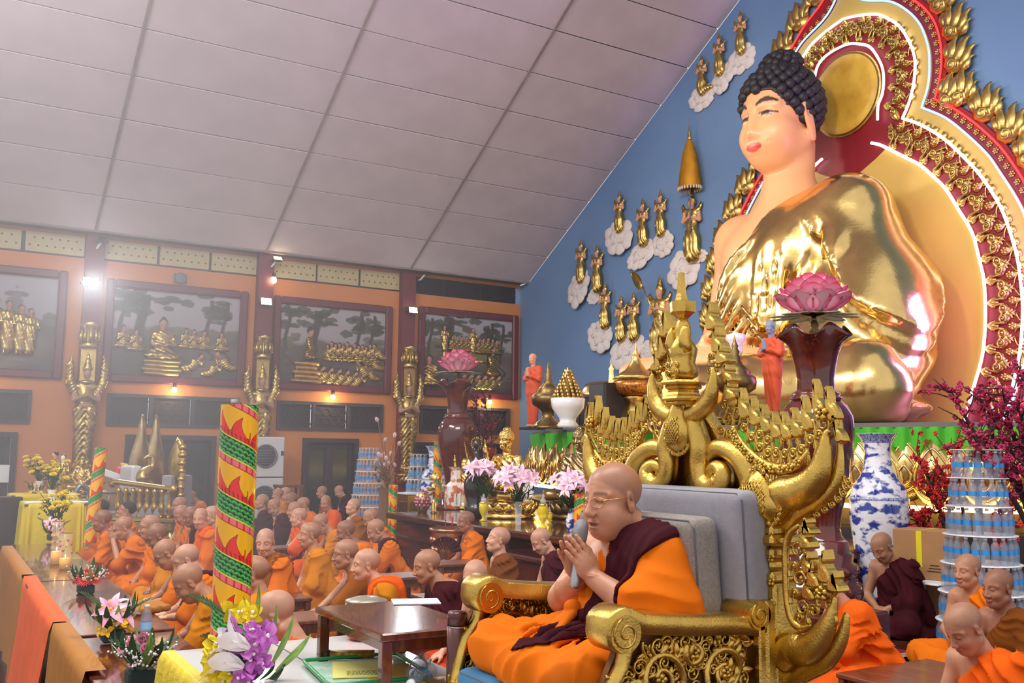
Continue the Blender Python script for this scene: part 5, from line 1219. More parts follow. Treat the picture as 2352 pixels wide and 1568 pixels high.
# middle of the backrest
b = bk(); b.prism(spline([(-.33, .72), (-.33, 1.38), (-.24, 1.47), (-.10, 1.66), (0, 1.74), (.10, 1.66), (.24, 1.47), (.33, 1.38), (.33, .72)], 4), -.06, -.01, bev=.01); b.build('back_panel', GT, throne)
b = bk(); out = spline([(0, 1.77), (-.035, 1.70), (-.062, 1.64), (-.045, 1.585), (0, 1.565), (.045, 1.585), (.062, 1.64), (.035, 1.70)], 4, True); b.dome(out, .035, .05, 4, .03); pq = b.build('plaque', GT, throne)
b = bk()
for k in range(-5, 6):
    for dd in (-1, 1):
        p = [np.array((k*.010+dd*t*.04, 1.64+t*.07)) for t in np.linspace(-1, 1, 9)]; p = [v for v in p if (v[0]/.046)**2+((v[1]-1.64)/.07)**2 < 1]
        if len(p) > 2: b.tube([(v[0], v[1], .083+.033*(1-min(1, (v[0]/.06)**2+((v[1]-1.64)/.09)**2))) for v in p], .0024, 4)
for k in range(len(out)): d = out[k]-np.array((0, 1.64)); d /= np.linalg.norm(d); curl(b, out[k]-d*.004, out[k]+d*.009, .009, 1 if k % 2 else -1, .0035, .07)
b.build('plaque_lattice', GT, pq)['kind'] = 'stuff'
b = MB()
for z, w in ((1.745, .13), (1.76, .15), (1.775, .12), (1.79, .11), (1.805, .13), (1.82, .16)): b.lathe([(w*.5, z-.008), (w*.54, z), (w*.5, z+.008)], 6, (-.28, 0, 0), smooth=False, ph=PI/6)
b.build('spire_pedestal', GT, throne)
b = MB(); b.lathe([(.03, 1.828), (.055, 1.845), (.058, 1.87), (.045, 1.895), (.05, 1.92), (.055, 1.945), (.042, 1.97), (.03, 1.985), (.034, 2.01), (.028, 2.04), (.018, 2.065)], 16, (-.28, 0, 0)); b.build('spire_urn', GT, throne)
b = bk()
for s in (-1, 1):
    for z, rr in ((1.86, .014), (1.885, .012)): curl(b, (s*.005, z-.03), (s*.022, z), rr, s, .004, .095)
    b.dome(spline([(s*.012, 1.93), (s*.06, 1.94), (s*.05, 2.0), (s*.03, 2.03)], 3, True), .02, .05, 3, .02)
b.build('urn_ornament', GT, throne)['kind'] = 'stuff'
b = MB(); b.lathe([(.02, 2.06), (.036, 2.075), (.05, 2.085), (.052, 2.125)], 6, (-.28, 0, 0), smooth=False); b.lathe([(.04, 2.125), (.024, 2.135), (.018, 2.16), (.012, 2.24)], 4, (-.285, -.012, 0), smooth=False, ph=PI/4); b.build('spire_finial', GT, throne)
# ------------------------------------------------------------------ cushions on the throne
mat('cushion_grey', (152, 150, 158), rough=.9, var=.08, vscale=40, bump=.25, bscale=380, sheen=.2); mat('cushion_taupe', (158, 150, 142), rough=.95, rgb2=(140, 132, 124), vscale=120, bump=.4, bscale=420); mat('cushion_blue', (62, 122, 168), rough=.9, var=.08, vscale=60, bump=.25, bscale=400)
mat('seam', (96, 94, 100), rough=.9); mat('bag_blue', (42, 60, 190), rough=.5); mat('brocade_gold', (190, 150, 50), rough=.4, metal=.4, rgb2=(120, 80, 30), vscale=40)
def cushion(name, label, size, loc, rot, m, seam):
    S = SDF(); hx, hy, hz = [v/2 for v in size]; rd = min(.03, hx*.55); S.box((0, 0, 0), (hx-rd, hy-rd, hz-rd), rd)
    bulge = lambda X, Y, Z, f: -.012*(1-np.clip(np.abs(Y)/hy, 0, 1)**2)*(1-np.clip(np.abs(Z)/hz, 0, 1)**2) if hx < hz else -.012*(1-np.clip(np.abs(X)/hx, 0, 1)**2)*(1-np.clip(np.abs(Y)/hy, 0, 1)**2)
    o = put(name, mesh(name, *S.extract(.016, disp=bulge)), m, None, loc, rot, label=label, cat='cushion')
    b = MB()
    if hx < hz:
        for xx in (-hx+.012, hx-.012): b.tube([(xx, -hy+.01, -hz+.03), (xx, -hy+.01, hz-.03), (xx, -hy+.03, hz-.008), (xx, hy-.03, hz-.008), (xx, hy-.008, hz-.03), (xx, hy-.008, -hz+.03)], .0035, 5)
    else: 
        zz = hz-.014; b.tube([(-hx+.02, -hy+.006, zz), (hx-.03, -hy+.006, zz), (hx-.006, -hy+.03, zz), (hx-.006, hy-.03, zz), (hx-.03, hy-.006, zz), (-hx+.02, hy-.006, zz)], .0035, 5)
    b.build('piping', M[seam], o); return o
W = lambda x, y, z: Vector((TO.x-x, TO.y-y, z))
cushion('back_cushion', 'tall grey back cushion leaning on the carved throne back', (.13, .84, .64), W(-.235, 0, 1.12), (0, .06, PI+.0), M['cushion_grey'], 'seam')
cushion('back_cushion', 'shorter taupe back cushion directly behind the monk, in front of the grey one', (.12, .66, .56), W(-.105, -.0, 1.07), (0, .08, PI), M['cushion_taupe'], 'seam')
cushion('seat_cushion', 'blue seat cushion under the cross-legged monk on the throne', (.80, .76, .085), W(.06, 0, .755), (0, 0, PI), M['cushion_blue'], 'seam')
t = thing('cloth_bag', 'blue cloth bag with gold brocade wedged behind the monk on the throne', 'bag', W(-.06, .29, .80))
S = SDF(); S.ell((0, 0, .09), (.06, .07, .10)); put('bag_body', mesh('bag', *S.extract(.014)), M['bag_blue'], t); S = SDF(); S.ell((0, 0, .20), (.05, .06, .07)); put('bag_top', mesh('bag', *S.extract(.014)), M['brocade_gold'], t)
# ------------------------------------------------------------------ the monk on the throne
mat('skin_main', attr=True, rgb=(204, 146, 114), rough=.40, var=.07, vscale=40, bump=.06, bscale=240)
clm = dict(rough=.8, var=.12, vscale=7, bump=.10, bscale=420, spec=.15)
mat('main_orange', (226, 112, 6), **clm); mat('main_maroon', (62, 14, 24), **clm); mat('wire_gold', (230, 180, 110), metal=1, rough=.2)
def main_monk():
    H = np.array((.045, -.005, 1.395)); Rh = rotm(4, 4, 0); N = np.array((-.035, 0, 1.275))
    sh = {1: np.array((-.015, .185, 1.215)), -1: np.array((-.02, -.185, 1.205))}
    el = {1: np.array((.07, .245, 1.015)), -1: np.array((.095, -.235, 1.03))}
    wr = {1: np.array((.158, .040, 1.135)), -1: np.array((.160, -.040, 1.135))}
    S = SDF()
    S.ell((-.01, 0, .88), (.16, .19, .11)); S.ell((.02, 0, .98), (.15, .18, .15), k=.05); S.ell((-.015, 0, 1.12), (.12, .18, .14), k=.05); S.cap(sh[1], sh[-1], .072, k=.06)
    S.cap((-.03, 0, 1.20), N, .10, .075, k=.06); S.cap(N, H+Rh@np.array((-.03, 0, -.06)), .068, .066, k=.03); S.ell(H+np.array((.02, 0, -.105)), (.05, .055, .03), k=.03)
    kn = {s: np.array((.36, s*.275, .888)) for s in (1, -1)}
    for s in (1, -1):
        S.cap((.03, s*.09, .885), kn[s], .085, .065, k=.03); S.chain([kn[s]-(0, 0, .02), (.36, s*.05, .85), (.33, -s*.12, .84)], [.058, .05, .038], .02); S.chain([(.33, -s*.12, .84), (.27, -s*.2, .835)], [.036, .03], .02)
        S.chain([sh[s], el[s]], [.066, .054], .04); S.chain([el[s], (el[s]*.55+wr[s]*.45)+np.array((0, s*.004, 0)), wr[s]], [.054, .050, .032], .02)
    for s in (1, -1):
        hand_sdf(S, wr[s]+np.array((.0, -s*.002, .0)), (.56, -s*.10, .83), (-.05, s, 0), -s, 1.0, .10, .005, 1.15, .9)
        for z in (.0, .008): S.ops.append(('e', wr[s]+np.array((.006-z, 0, .012+z)), np.array((.031, .031, .0025)), np.eye(3), 0, .006, 'u'))
    head_sdf(S, H, Rh, 1.055, .75, nose=1.22, big_ear=1.18, mouth=.007)
    S.frame(H, Rh, 1.055)
    for y in (1, -1):
        S.ell((.045, y*.046, -.055), (.032, .028, .036), k=.03)                       # full cheeks
        S.cap((.086, y*.020, -.016), (.078, y*.044, -.014), .004, .003, .008)          # lower lid bags
        S.cap((.087, y*.018, .011), (.074, y*.047, .008), .0045, .0035, .006)         # drooping lids
    S.ell((.0, 0, -.085), (.05, .05, .035), k=.03); S.frame()
    V, Fq = S.extract(.0125, [(H-(.13, .11, .14), H+(.13, .11, .13), .0034), ((.13, -.08, 1.10), (.29, .08, 1.30), .0036)])
    C = paint_head(V, H, Rh, 1.055, .70, (.84, .58, .55))
    q = ((V-H) @ Rh)/1.055; nk = sst(.03, .0, np.abs(q[:, 0]-.085))*sst(.016, .006, np.abs(q[:, 1]))*sst(.035, .015, np.abs(q[:, 2]+.02))*(np.abs(q).max(1) < .15)
    C = C*(1-.35*nk[:, None])+.35*nk[:, None]*np.array((1.02, .78, .72)); me = mesh('person_body', V, Fq, col=C)
    up = lambda *a: np.array(a, float)
    G = SDF(); t = .018
    G.ell((-.01, 0, .88), (.175, .21, .12)); G.ell((.02, 0, .98), (.165, .195, .16), k=.05); G.ell((-.02, 0, 1.12), (.135, .20, .145), k=.05); G.cap(sh[1], sh[-1], .085, k=.06); G.cap(sh[1], (-.03, .045, 1.275), .075, .062, k=.04); G.cap((-.05, .05, 1.265), (-.055, -.04, 1.25), .06, k=.03)
    G.chain([sh[1]+up(.0, .01, 0), el[1]+up(-.01, .015, .07)], [.088, .092], .05); G.chain([sh[1]+up(-.02, .03, -.05), el[1]+up(-.06, .03, .04), (-.09, .24, .93)], [.075, .085, .08], .05)
    G.cap(el[1]+up(.0, .0, .055), el[1]+up(.055, -.015, .075), .07, .064, k=.04)
    for s in (1, -1):
        G.cap((.03, s*.09, .89), kn[s], .105, .086, k=.06); G.chain([kn[s]-(0, 0, .015), (.375, s*.04, .85), (.33, -s*.12, .84)], [.08, .072, .06], .04)
    G.ell((.15, 0, .81), (.27, .34, .035), k=.04)
    fold = lambda P, R, k=.010: G.chain(spline(P, 4), R, k)
    for k in range(5): fold([(.03-.012*k, .225+.012*k, 1.25-.012*k), (.055-.03*k, .275, 1.17), (.05-.045*k, .305, 1.08), (.03-.05*k, .30, 1.0)], .007, .014)
    for k in range(6): fold([(.20+.01*k, -.10+.05*k, .985-.005*abs(k-2)), (.31, -.16+.06*k, .955), (.42, -.2+.07*k, .885)], .006, .014)
    for k in range(5): fold([(.40-.01*k, -.33+.012*k, .95-.035*k), (.37, -.20, .925-.03*k), (.40, -.05, .87-.01*k), (.38, .1, .85)], .007, .014)
    for k in range(4): fold([(.22+.02*k, .20+.03*k, .985), (.33+.02*k, .24+.025*k, .96), (.40+.01*k, .27+.02*k, .90), (.42, .26+.025*k, .83)], .0065, .012)
    ph = np.random.RandomState(2).rand(6)*6
    def disp(X, Y, Z, f):
        w1 = .05*np.sin(X*11+ph[0])+.05*np.sin(Y*12+ph[1])+.04*np.sin(Z*14+ph[2]); e1 = .55+.45*np.sin(X*9+Y*10+ph[5])
        tor = .006*e1*ridge((.7*Z+.62*Y+.35*X+w1)*46); th = np.arctan2(Y, X-.05); lap = .006*e1*ridge(th*5+w1*20+Z*8)+.004*ridge(th*11+w1*26+X*20)
        m = sst(.97, 1.04, Z); return -(tor*m+lap*(1-m))*1.9
    a = up(.07, .025, 1.255); bb = up(.10, -.215, 1.09); nn = np.array((.05, -(a-bb)[2], (a-bb)[1])); nn /= np.linalg.norm(nn); nn = nn if nn[1] < 0 else -nn
    def cut(f, X, Y, Z):
        v = (X-a[0])*nn[0]+(Y-a[1])*nn[1]+(Z-a[2])*nn[2]; v = np.minimum(v, Z-1.02); f = np.maximum(f, v); return np.maximum(f, .797-Z)
    Vr, Fr = G.extract(.0082, disp=disp, post=cut); robe = mesh('robe', Vr, Fr)
    def band(f, X, Y, Z):
        f = cut(f, X, Y, Z); c = .125+(Z-1.2)*.18; w = np.abs(Y-c)-(.075+.05*sst(1.2, 1.28, Z)); front = sst(-.1, .0, X); w = w
        return np.maximum(np.maximum(f-.013-.003*np.sin((Y-c)*140), w), .985-Z+.1*(X < -.05)*0)
    Vs, Fs2 = G.extract(.0082, disp=disp, post=band); sash = mesh('shoulder_sash', Vs, Fs2)
    def waist(f, X, Y, Z):
        f = cut(f, X, Y, Z); c = (Z-.985-.35*(Y-.02)); return np.maximum(np.maximum(f-.010, np.abs(c)-.055), np.maximum(np.abs(Y-.07)-.115, .06-X))
    Vw, Fw = G.extract(.0082, disp=disp, post=waist); wst = mesh('waist_cloth', Vw, Fw)
    K = SDF()                                                                     # knotted end of the belt
    K.ell((.185, -.045, 1.03), (.03, .035, .028))
    for k in range(6): K.chain(spline([(.185, -.045+.004*k, 1.02), (.21+.006*k, -.075+.018*k, .985), (.225+.008*k, -.085+.022*k, .94)], 4), [.012, .013, .010], .006) if False else K.chain(spline([(.185, -.045+.004*k, 1.02), (.235+.006*k, -.075+.018*k, .985), (.262+.010*k, -.095+.024*k, .935)], 4), .012, .005)
    knot = mesh('belt_knot', *K.extract(.006))
    return me, robe, sash, wst, knot, H, Rh, wr
mm = main_monk(); MS = (TO.x, TO.y, 0)
monk = put('person', mm[0], M['skin_main'], None, MS, (0, 0, PI), label='elderly monk in glasses praying into a microphone, cross-legged on the gilt throne', cat='person')
put('robe', mm[1], M['main_orange'], monk); put('shoulder_sash', mm[2], M['main_maroon'], monk); put('waist_cloth', mm[3], M['main_maroon'], monk); put('belt_knot', mm[4], M['main_orange'], monk)
def glasses(H, Rh, s, parent, rim, z=.004):
    b = MB(); tf = lambda p: (np.array(p)*s) @ np.array(Rh).T+np.array(H)
    for y in (1, -1):
        a = np.linspace(0, 2*PI, 17); q = np.c_[.103-.018*np.abs(np.cos(a)*.5+.5)*1.0, y*(.033+.024*np.cos(a)), z-.004+.017*np.sin(a)]
        b.tube(tf(q), .0013*s, 5, caps=False); b.tube(tf([(.088, y*.057, z+.003), (.05, y*.077, z+.006), (.0, y*.083, z+.008), (-.012, y*.084, z-.004)]), .0014*s, 5)
    b.tube(tf([(.103, .010, z), (.109, 0, z+.004), (.103, -.010, z)]), .0013*s, 5)
    return b.build('eyeglasses', rim, parent)
glasses(mm[5], mm[6], 1.055, monk, M['wire_gold'])
mat('mic_grey', (150, 150, 152), metal=.7, rough=.4, bump=.4, bscale=900); mat('mic_body', (176, 178, 184), metal=.8, rough=.3); mat('tape_orange', (250, 110, 20), rough=.6)
mic = thing('microphone', 'grey handheld microphone with an orange band held between the palms of the monk', 'microphone', W(.208, 0, 1.10)); mic.rotation_euler = (0, .12, 0)
MB().lathe([(.016, 0), (.018, .01), (.018, .05), (.0165, .055), (.017, .12), (.019, .135)], 18).build('handle', M['mic_body'], mic); MB().lathe([(.0195, .135), (.0200, .14), (.0200, .15), (.0195, .152)], 18).build('tape_band', M['tape_orange'], mic)
MB().lathe([(.0195, .152), (.024, .165), (.0255, .19), (.025, .21), (.02, .224), (.01, .231), (0, .233)], 20).build('grille', M['mic_grey'], mic)
# ------------------------------------------------------------------ the monks seated on the floor
VAR = {}
def variant(key, coarse=False, **p):
    k = (key, coarse)
    if k not in VAR: VAR[k] = sitting(**p, **(dict(h=.021, hf=.0085) if coarse else dict(h=.0148, hf=.0054)))
    return VAR[k]
POSES = dict(
    lap=dict(lean=9, seed=1), lap_sash=dict(lean=11, sash=True, head=(0, 6, 0), seed=2), bow=dict(lean=24, head=(0, 24, 0), arms='table', seed=3, nape=.01), bow_sash=dict(lean=20, head=(-5, 16, 0), arms='table', sash=True, seed=4),
    face=dict(lean=24, head=(0, 12, 0), arms='face', seed=5, fat=1.15), turn=dict(lean=12, head=(48, 4, 0), seed=6, sash=True), turn2=dict(lean=14, head=(38, 6, 0), arms='knee', seed=16), both=dict(lean=14, head=(0, 10, 0), cover='both', arms='lap', seed=7),
    up=dict(lean=4, head=(0, -14, 0), seed=8), pray=dict(lean=8, arms='pray', seed=9), reach=dict(lean=20, head=(0, -6, 0), arms='reach', seed=10, nape=.02), hunch=dict(lean=20, head=(0, -8, 0), hum=1, nape=.03, sash=True, seed=11, age=.8),
    old=dict(lean=16, head=(0, 4, 0), hum=1, nape=.03, cover='both', seed=12, age=.9), big=dict(lean=10, head=(0, -6, 0), fat=1.2, seed=13), down=dict(lean=12, head=(0, 26, 0), arms='lap', seed=14), knee=dict(lean=8, head=(0, 2, 0), arms='knee', seed=15, age=.3))
def monk_at(px, py, pose, yaw, robe, label, skin=1, sash=None, coarse=False, s=1.0, hair=None, spec=False, zoff=0.0, depth=None):
    v = variant(pose, coarse, **POSES[pose]); H = v['H']*s; yr = math.radians(yaw-.85*(30.97+math.degrees(math.atan((px-1176)/F_PX))))
    p = at(px, py, z=H[2]+zoff) if depth is None else at(px, py, D=depth)
    loc = (p.x-(H[0]*math.cos(yr)-H[1]*math.sin(yr)), p.y-(H[0]*math.sin(yr)+H[1]*math.cos(yr)), zoff)
    o = put('person', v['body'], SK[skin], None, loc, (0, 0, yr), s, label=label, cat='person')
    put('robe', v['robe'], RB[robe], o)
    if v['sash']: put('shoulder_sash', v['sash'], RB[sash or robe], o)
    if spec: glasses(v['H'], v['R'], 1.0, o, M['black_metal'])
    if hair:
        S = SDF(); S.frame(v['H'], v['R'], 1.0); S.ell((-.014, 0, .040), (.103, .081, .089)); S.frame()
        hH, hR = v['H'], v['R']
        def post(f, X, Y, Z):
            P = np.stack(np.broadcast_arrays(X-hH[0], Y-hH[1], Z-hH[2]), -1) @ hR; return np.maximum(f, (.012+.72*P[..., 0]-P[..., 2])*.7)
        put('hair', mesh('hair', *S.extract(.009, post=post)), M['hair_dark'], o)
    return o
mat('hair_dark', (52, 44, 44), rough=.8, bump=.3, bscale=300)
F_ = lambda *a, **k: monk_at(*a, **k)
# row by the low tables at the left, facing left
F_(234, 1195, 'knee', 182, 'orange', 'first shaven monk in saffron robe at the far end of the long low table', 2, coarse=True)
F_(230, 1168, 'lap', 175, 'orange', 'monk whose dark hair shows above the first monk at the far table end', 2, hair=1, coarse=True)
F_(291, 1172, 'up', 176, 'orange', 'monk with black hair and glasses before the gold balustrade bench', 1, hair=1, spec=True, coarse=True)
F_(283, 1212, 'face', 184, 'orange', 'stout monk bowing with joined hands raised to his face', 1)
F_(343, 1210, 'lap', 186, 'orange', 'bespectacled shaven monk just right of the bowing stout monk', 1, spec=True)
F_(361, 1232, 'down', 184, 'saffron', 'dark-scalped monk leaning forward, left of the bowed monk in wire glasses', 2)
F_(380, 1272, 'bow', 186, 'orange', 'bowed monk with wire glasses, maroon cloth in his lap', 1, spec=True)
F_(429, 1286, 'bow_sash', 184, 'orange', 'old bald monk behind the bent monk nearest the dragon candle', 0, sash='maroon')
F_(434, 1338, 'bow', 182, 'saffron', 'grey-stubbled old monk bent low over the table, nearest the big dragon candle', 1, s=1.02)
F_(412, 1160, 'lap', 190, 'orange', 'monk in dark glasses at the back, right of the gold balustrade bench', 1, spec=True, coarse=True)
F_(417, 1182, 'down', 196, 'orange', 'monk with lowered head, left in the group of four by the candle', 1, coarse=True)
F_(440, 1186, 'lap_sash', 196, 'orange', 'monk with glasses, second from left in the group of four by the candle', 2, sash='maroon', spec=True, coarse=True)
F_(460, 1190, 'turn', 196, 'orange', 'monk looking at the camera, third in the group of four by the candle', 0, sash='bright', coarse=True)
F_(486, 1184, 'knee', 192, 'ochre', 'clean-faced monk touching the left edge of the big dragon candle', 0, coarse=True)
F_(420, 1138, 'bow', 190, 'orange', 'dim monk at the back in the dark doorway, left one of two', 2, coarse=True)
F_(440, 1142, 'bow', 185, 'orange', 'dim monk at the back in the dark doorway, right one of two', 2, coarse=True)
# between the big candle and the altar
F_(601, 1152, 'up', 190, 'maroon', 'monk in dark red robe looking upward, right of the big candle', 1, coarse=True)
F_(630, 1164, 'down', 188, 'maroon', 'young monk in maroon robe looking down, beside the monk looking upward', 1, coarse=True)
F_(638, 1136, 'lap', 188, 'saffron', 'far monk in yellow robe, left of the three heads by the air conditioners', 1, coarse=True)
F_(655, 1133, 'lap', 184, 'saffron', 'far monk, middle of the three heads by the air conditioners', 0, coarse=True)
F_(669, 1148, 'knee', 192, 'orange', 'far monk, right of the three heads by the air conditioners', 2, coarse=True)
F_(677, 1172, 'lap', 190, 'bright', 'monk in bright orange partly hidden by the leaning bright orange monk', 1, coarse=True)
F_(686, 1188, 'reach', 182, 'bright', 'monk in bright orange leaning with outstretched arms over a low table', 0, coarse=True)
F_(696, 1160, 'lap_sash', 195, 'orange', 'monk in orange behind the leaning bright orange monk', 1, coarse=True)
F_(739, 1130, 'lap', 184, 'ochre', 'monk in brown-orange robe before the dark garden doorway', 1, coarse=True)
F_(748, 1155, 'turn2', 200, 'bright', 'monk in vivid orange turning toward the camera, before the garden doorway', 1, coarse=True)
F_(779, 1128, 'down', 190, 'maroon', 'monk in maroon at the right of the garden doorway', 0, coarse=True)
F_(811, 1163, 'up', 200, 'ochre', 'slim young monk in ochre left of the far water bottle tower', 0, coarse=True)
F_(737, 1203, 'bow', 192, 'saffron', 'monk in ochre-yellow behind the upright stout monk', 1, coarse=True)
F_(852, 1190, 'down', 188, 'orange', 'monk with lowered head beside the dragon candle on the floor by the altar', 1, coarse=True)
F_(864, 1218, 'bow_sash', 188, 'orange', 'monk bending forward in a broad orange robe with maroon shoulder cloth', 1, sash='maroon')
F_(794, 1221, 'old', 188, 'orange', 'grey-haired monk hunched behind the bespectacled monk with long arm', 2)
F_(711, 1228, 'big', 190, 'saffron', 'upright stout monk in golden robe, chin raised, centre left', 1)
F_(609, 1245, 'turn', 205, 'orange', 'old monk in orange and ochre staring toward the camera, right of the candle', 0, sash='ochre')
F_(793, 1272, 'reach', 186, 'ochre', 'bespectacled thin monk stretching his bare arm forward', 1, spec=True)
F_(840, 1297, 'hunch', 184, 'saffron', 'gaunt monk with jutting jaw and bright orange shoulder cloth', 0, sash='bright')
F_(980, 1300, 'old', 190, 'maroon', 'wrinkled monk in dark maroon robe behind the near wooden table', 1)
F_(1091, 1328, 'turn2', 208, 'rust', 'smiling old monk in rust red beside the throne arm', 0)
F_(1070, 1197, 'knee', 192, 'orange', 'tanned monk with lanyard in orange by the copper incense urn', 2)
F_(1144, 1239, 'up', 190, 'brown', 'young pale monk in brown robe gazing up, near the altar step', 0)
F_(1243, 1242, 'down', 190, 'maroon', 'young monk in maroon with head bowed, left of the praying hands', 0)
F_(580, 1318, 'lap', 170, 'saffron', 'monk half hidden by the right edge of the big dragon candle', 1)
F_(634, 1416, 'down', 165, 'bright', 'bald monk in bright orange right behind the orchid bouquet', 0, s=1.03)
# right side of the throne
F_(2026, 1256, 'down', 222, 'maroon', 'young monk in maroon seated before the tall blue porcelain vase', 1, s=1.06)
F_(2222, 1310, 'lap', 220, 'orange', 'monk in orange touching the water bottle tower at right', 1)
F_(2292, 1350, 'knee', 218, 'brown', 'monk with closed eyes in brown robe at the right edge', 2)
F_(2215, 1442, 'down', 216, 'bright', 'nearest monk at the lower right corner, looking down, bare shoulder', 1)
F_(1896, 1352, 'bow', 200, 'bright', 'monk hidden behind the throne back, only his orange robe showing', 1)
# ------------------------------------------------------------------ furniture and offerings at the left and in front
mat('table_wood', (112, 52, 30), rough=.16, rgb2=(84, 36, 22), vscale=6, stretch=(6, .8, 1), coat=.5); mat('stool_wood', (124, 70, 42), rough=.32, rgb2=(96, 50, 30), vscale=7, stretch=(5, 1, 1), coat=.2)
mat('cloth_orange', (226, 92, 28), rough=.8, var=.1, vscale=6); mat('cloth_mustard', (170, 108, 22), rough=.7, var=.1, vscale=6); mat('cloth_yellow', (226, 200, 34), rough=.45, var=.08, vscale=6, bump=.3, bscale=40)
mat('white_top', (222, 224, 222), rough=.12, coat=.4); mat('paper_white', (244, 246, 248), rough=.7); mat('paper_yellow', (226, 220, 120), rough=.6); mat('paper_ochre', (206, 160, 50), rough=.6)
def low_table(name, label, x0, x1, y0, y1, z, m='table_wood', leg=.05, rz=0, apron=.07):
    cx, cy = (x0+x1)/2, (y0+y1)/2; t = thing(name, label, 'table', (cx, cy, 0), rz); hx, hy = (x1-x0)/2, (y1-y0)/2
    MB().box((0, 0, z-.015), (2*hx, 2*hy, .03), bev=.006).build('tabletop', M[m], t)
    b = MB()
    for s in (-1, 1): b.box((0, s*(hy-leg-.01), z-.03-apron/2), (2*hx-2*leg-.04, .02, apron)); b.box((s*(hx-leg-.01), 0, z-.03-apron/2), (.02, 2*hy-2*leg-.04, apron))
    b.build('apron', M[m], t)
    lm = MB().box((0, 0, (z-.03)/2), (leg, leg, z-.03), bev=.004).mesh('leg', M[m])
    for sx in (-1, 1):
        for sy in (-1, 1): put('leg', lm, None, t, (sx*(hx-leg/2-.01), sy*(hy-leg/2-.01), 0))
    return t
low_table('low_table', 'nearest polished low table of the long row at left, with the pink roses', .76, 1.40, 4.75, 6.48, .40)
low_table('low_table', 'middle polished low table of the row, with the red gerberas', .75, 1.41, 6.53, 9.25, .41)
low_table('low_table', 'far polished low table of the row, before the yellow draped table', .77, 1.42, 9.30, 12.9, .41)
def drape(name, label, pts_top, drop, m, flare=.10, nf=9, group=None, seed=0, lip=.10, z0=.425):
    "cloth lying on the table edge and falling to the floor on the -x side"
    r = np.random.RandomState(seed); P = spline(pts_top, 10); n = len(P); rows = []
    s = np.linspace(0, 1, n)
    for k, v in enumerate(np.r_[-1, -.5, 0, np.linspace(.06, 1, 16)]):
        if v <= 0: rows.append([(p[0]+lip*(-v), p[1], z0+.002) for p in P])
        else: rows.append([(p[0]-.012-flare*v**1.3*(.6+.4*math.sin(s[i]*5+seed))-.022*v**.5*math.sin(s[i]*nf*2*PI+1.5*math.sin(s[i]*9+seed)+v*1.2), p[1]+.03*v*math.sin(s[i]*11+seed), z0-v*drop*(1-.12*math.sin(s[i]*PI*2+seed))) for i, p in enumerate(P)])
    return MB().sheet(rows).build(name, m, None, label=label, cat='cloth', group=group)
drape('hanging_cloth', 'orange cloth draped over the outer edge of the middle low table', [(.745, 7.0, 0), (.75, 7.8, 0), (.75, 8.6, 0), (.765, 9.6, 0)], 1.02, M['cloth_orange'], .12, 8, seed=1)
drape('hanging_cloth', 'mustard cloth hanging from the outer edge of the nearest low table', [(.74, 5.4, 0), (.74, 6.0, 0), (.742, 6.95, 0)], .98, M['cloth_mustard'], .04, 9, seed=3)
drape('hanging_cloth', 'mustard cloth hanging from the outer edge of the far low table', [(.755, 9.7, 0), (.757, 11, 0), (.76, 12.6, 0)], .98, M['cloth_mustard'], .03, 14, seed=5)
# the white-topped table in front of the throne with a yellow skirt
t = thing('white_table', 'white glossy topped table with yellow cloth edge in front of the throne', 'table', (1.42, 3.55, 0))
MB().box((0, 0, .635), (.96, 1.96, .05), bev=.004).build('tabletop', M['white_top'], t)
for sx in (-1, 1):
    for sy in (-1, 1): MB().box((sx*.42, sy*.9, .305), (.06, .06, .61)).build('leg', M['stool_wood'], t)
MB().box((.0, 0, .6615), (.004, 1.96, .001)).build('seam', M['seam'], t)
rows = []; n = 160; yy = np.linspace(-.99, .99, n)
for v in np.linspace(-1, 1, 18):
    if v <= 0: rows.append([(-.475-.012+.05*(-v), y, .6625) for y in yy])
    else: rows.append([(-.495-.05*v-.02*v**.5*math.sin(y*52+2*math.sin(y*9)), y, .6625-.60*v) for y in yy])
MB().sheet(rows).build('yellow_skirt', M['cloth_yellow'], t)
# small wooden table on the white one
low_table('small_table', 'small polished wooden table standing on the white table', 1.46, 1.885, 3.34, 4.06, .225, leg=.042, apron=.05).location.z = .66
p = at(955, 1381, z=.888); t = MB().box((p.x, p.y, .8885), (.21, .15, .004), rot=(0, 0, -.35)).build('paper_sheet', M['paper_white'], None, label='white paper sheet lying on the small wooden table', cat='paper')
# tray with booklets, bottles, carton, thermos, cushion
mat('tray_green', (40, 150, 80), rough=.3); mat('tray_print', (196, 222, 206), rough=.3, rgb2=(150, 200, 170), vscale=30)
tr = thing('serving_tray', 'white tray with green rim holding yellow booklets', 'tray', (1.56, 3.72, .662), -.12)
MB().box((0, 0, .006), (.40, .46, .008), bev=.003).build('tray_base', M['tray_print'], tr)
q = spline([(-.2, -.23), (.2, -.23), (.2, .23), (-.2, .23)], 8, True); q = np.array([(max(-.205, min(.205, x)), max(-.235, min(.235, y))) for x, y in q]); q = np.r_[q, q[:1]]
MB().tube(np.c_[q, np.full(len(q), .020)], .008, 6, caps=False).build('tray_rim', M['tray_green'], tr)
mat('ink_green', (90, 110, 50), rough=.7)
def text_lines(parent, n, w, x0, y0, z, m, step=.012, seed=0):
    r = np.random.RandomState(seed); b = MB()
    for k in range(n):
        x = x0
        while x < x0+w: l = r.uniform(.006, .018); b.box((x+l/2, y0-k*step, z), (l, .0035, .0006)); x += l+.005
    b.build('printed_lines', m, parent)['kind'] = 'stuff'
bk_ = thing('booklet', 'pale yellow printed booklet lying on the tray', 'booklet', (1.54, 3.74, .674), -.35); MB().box((0, 0, .002), (.21, .29, .004)).build('page_block', M['paper_yellow'], bk_); text_lines(bk_, 7, .12, -.05, -.04, .0044, M['ink_green'])
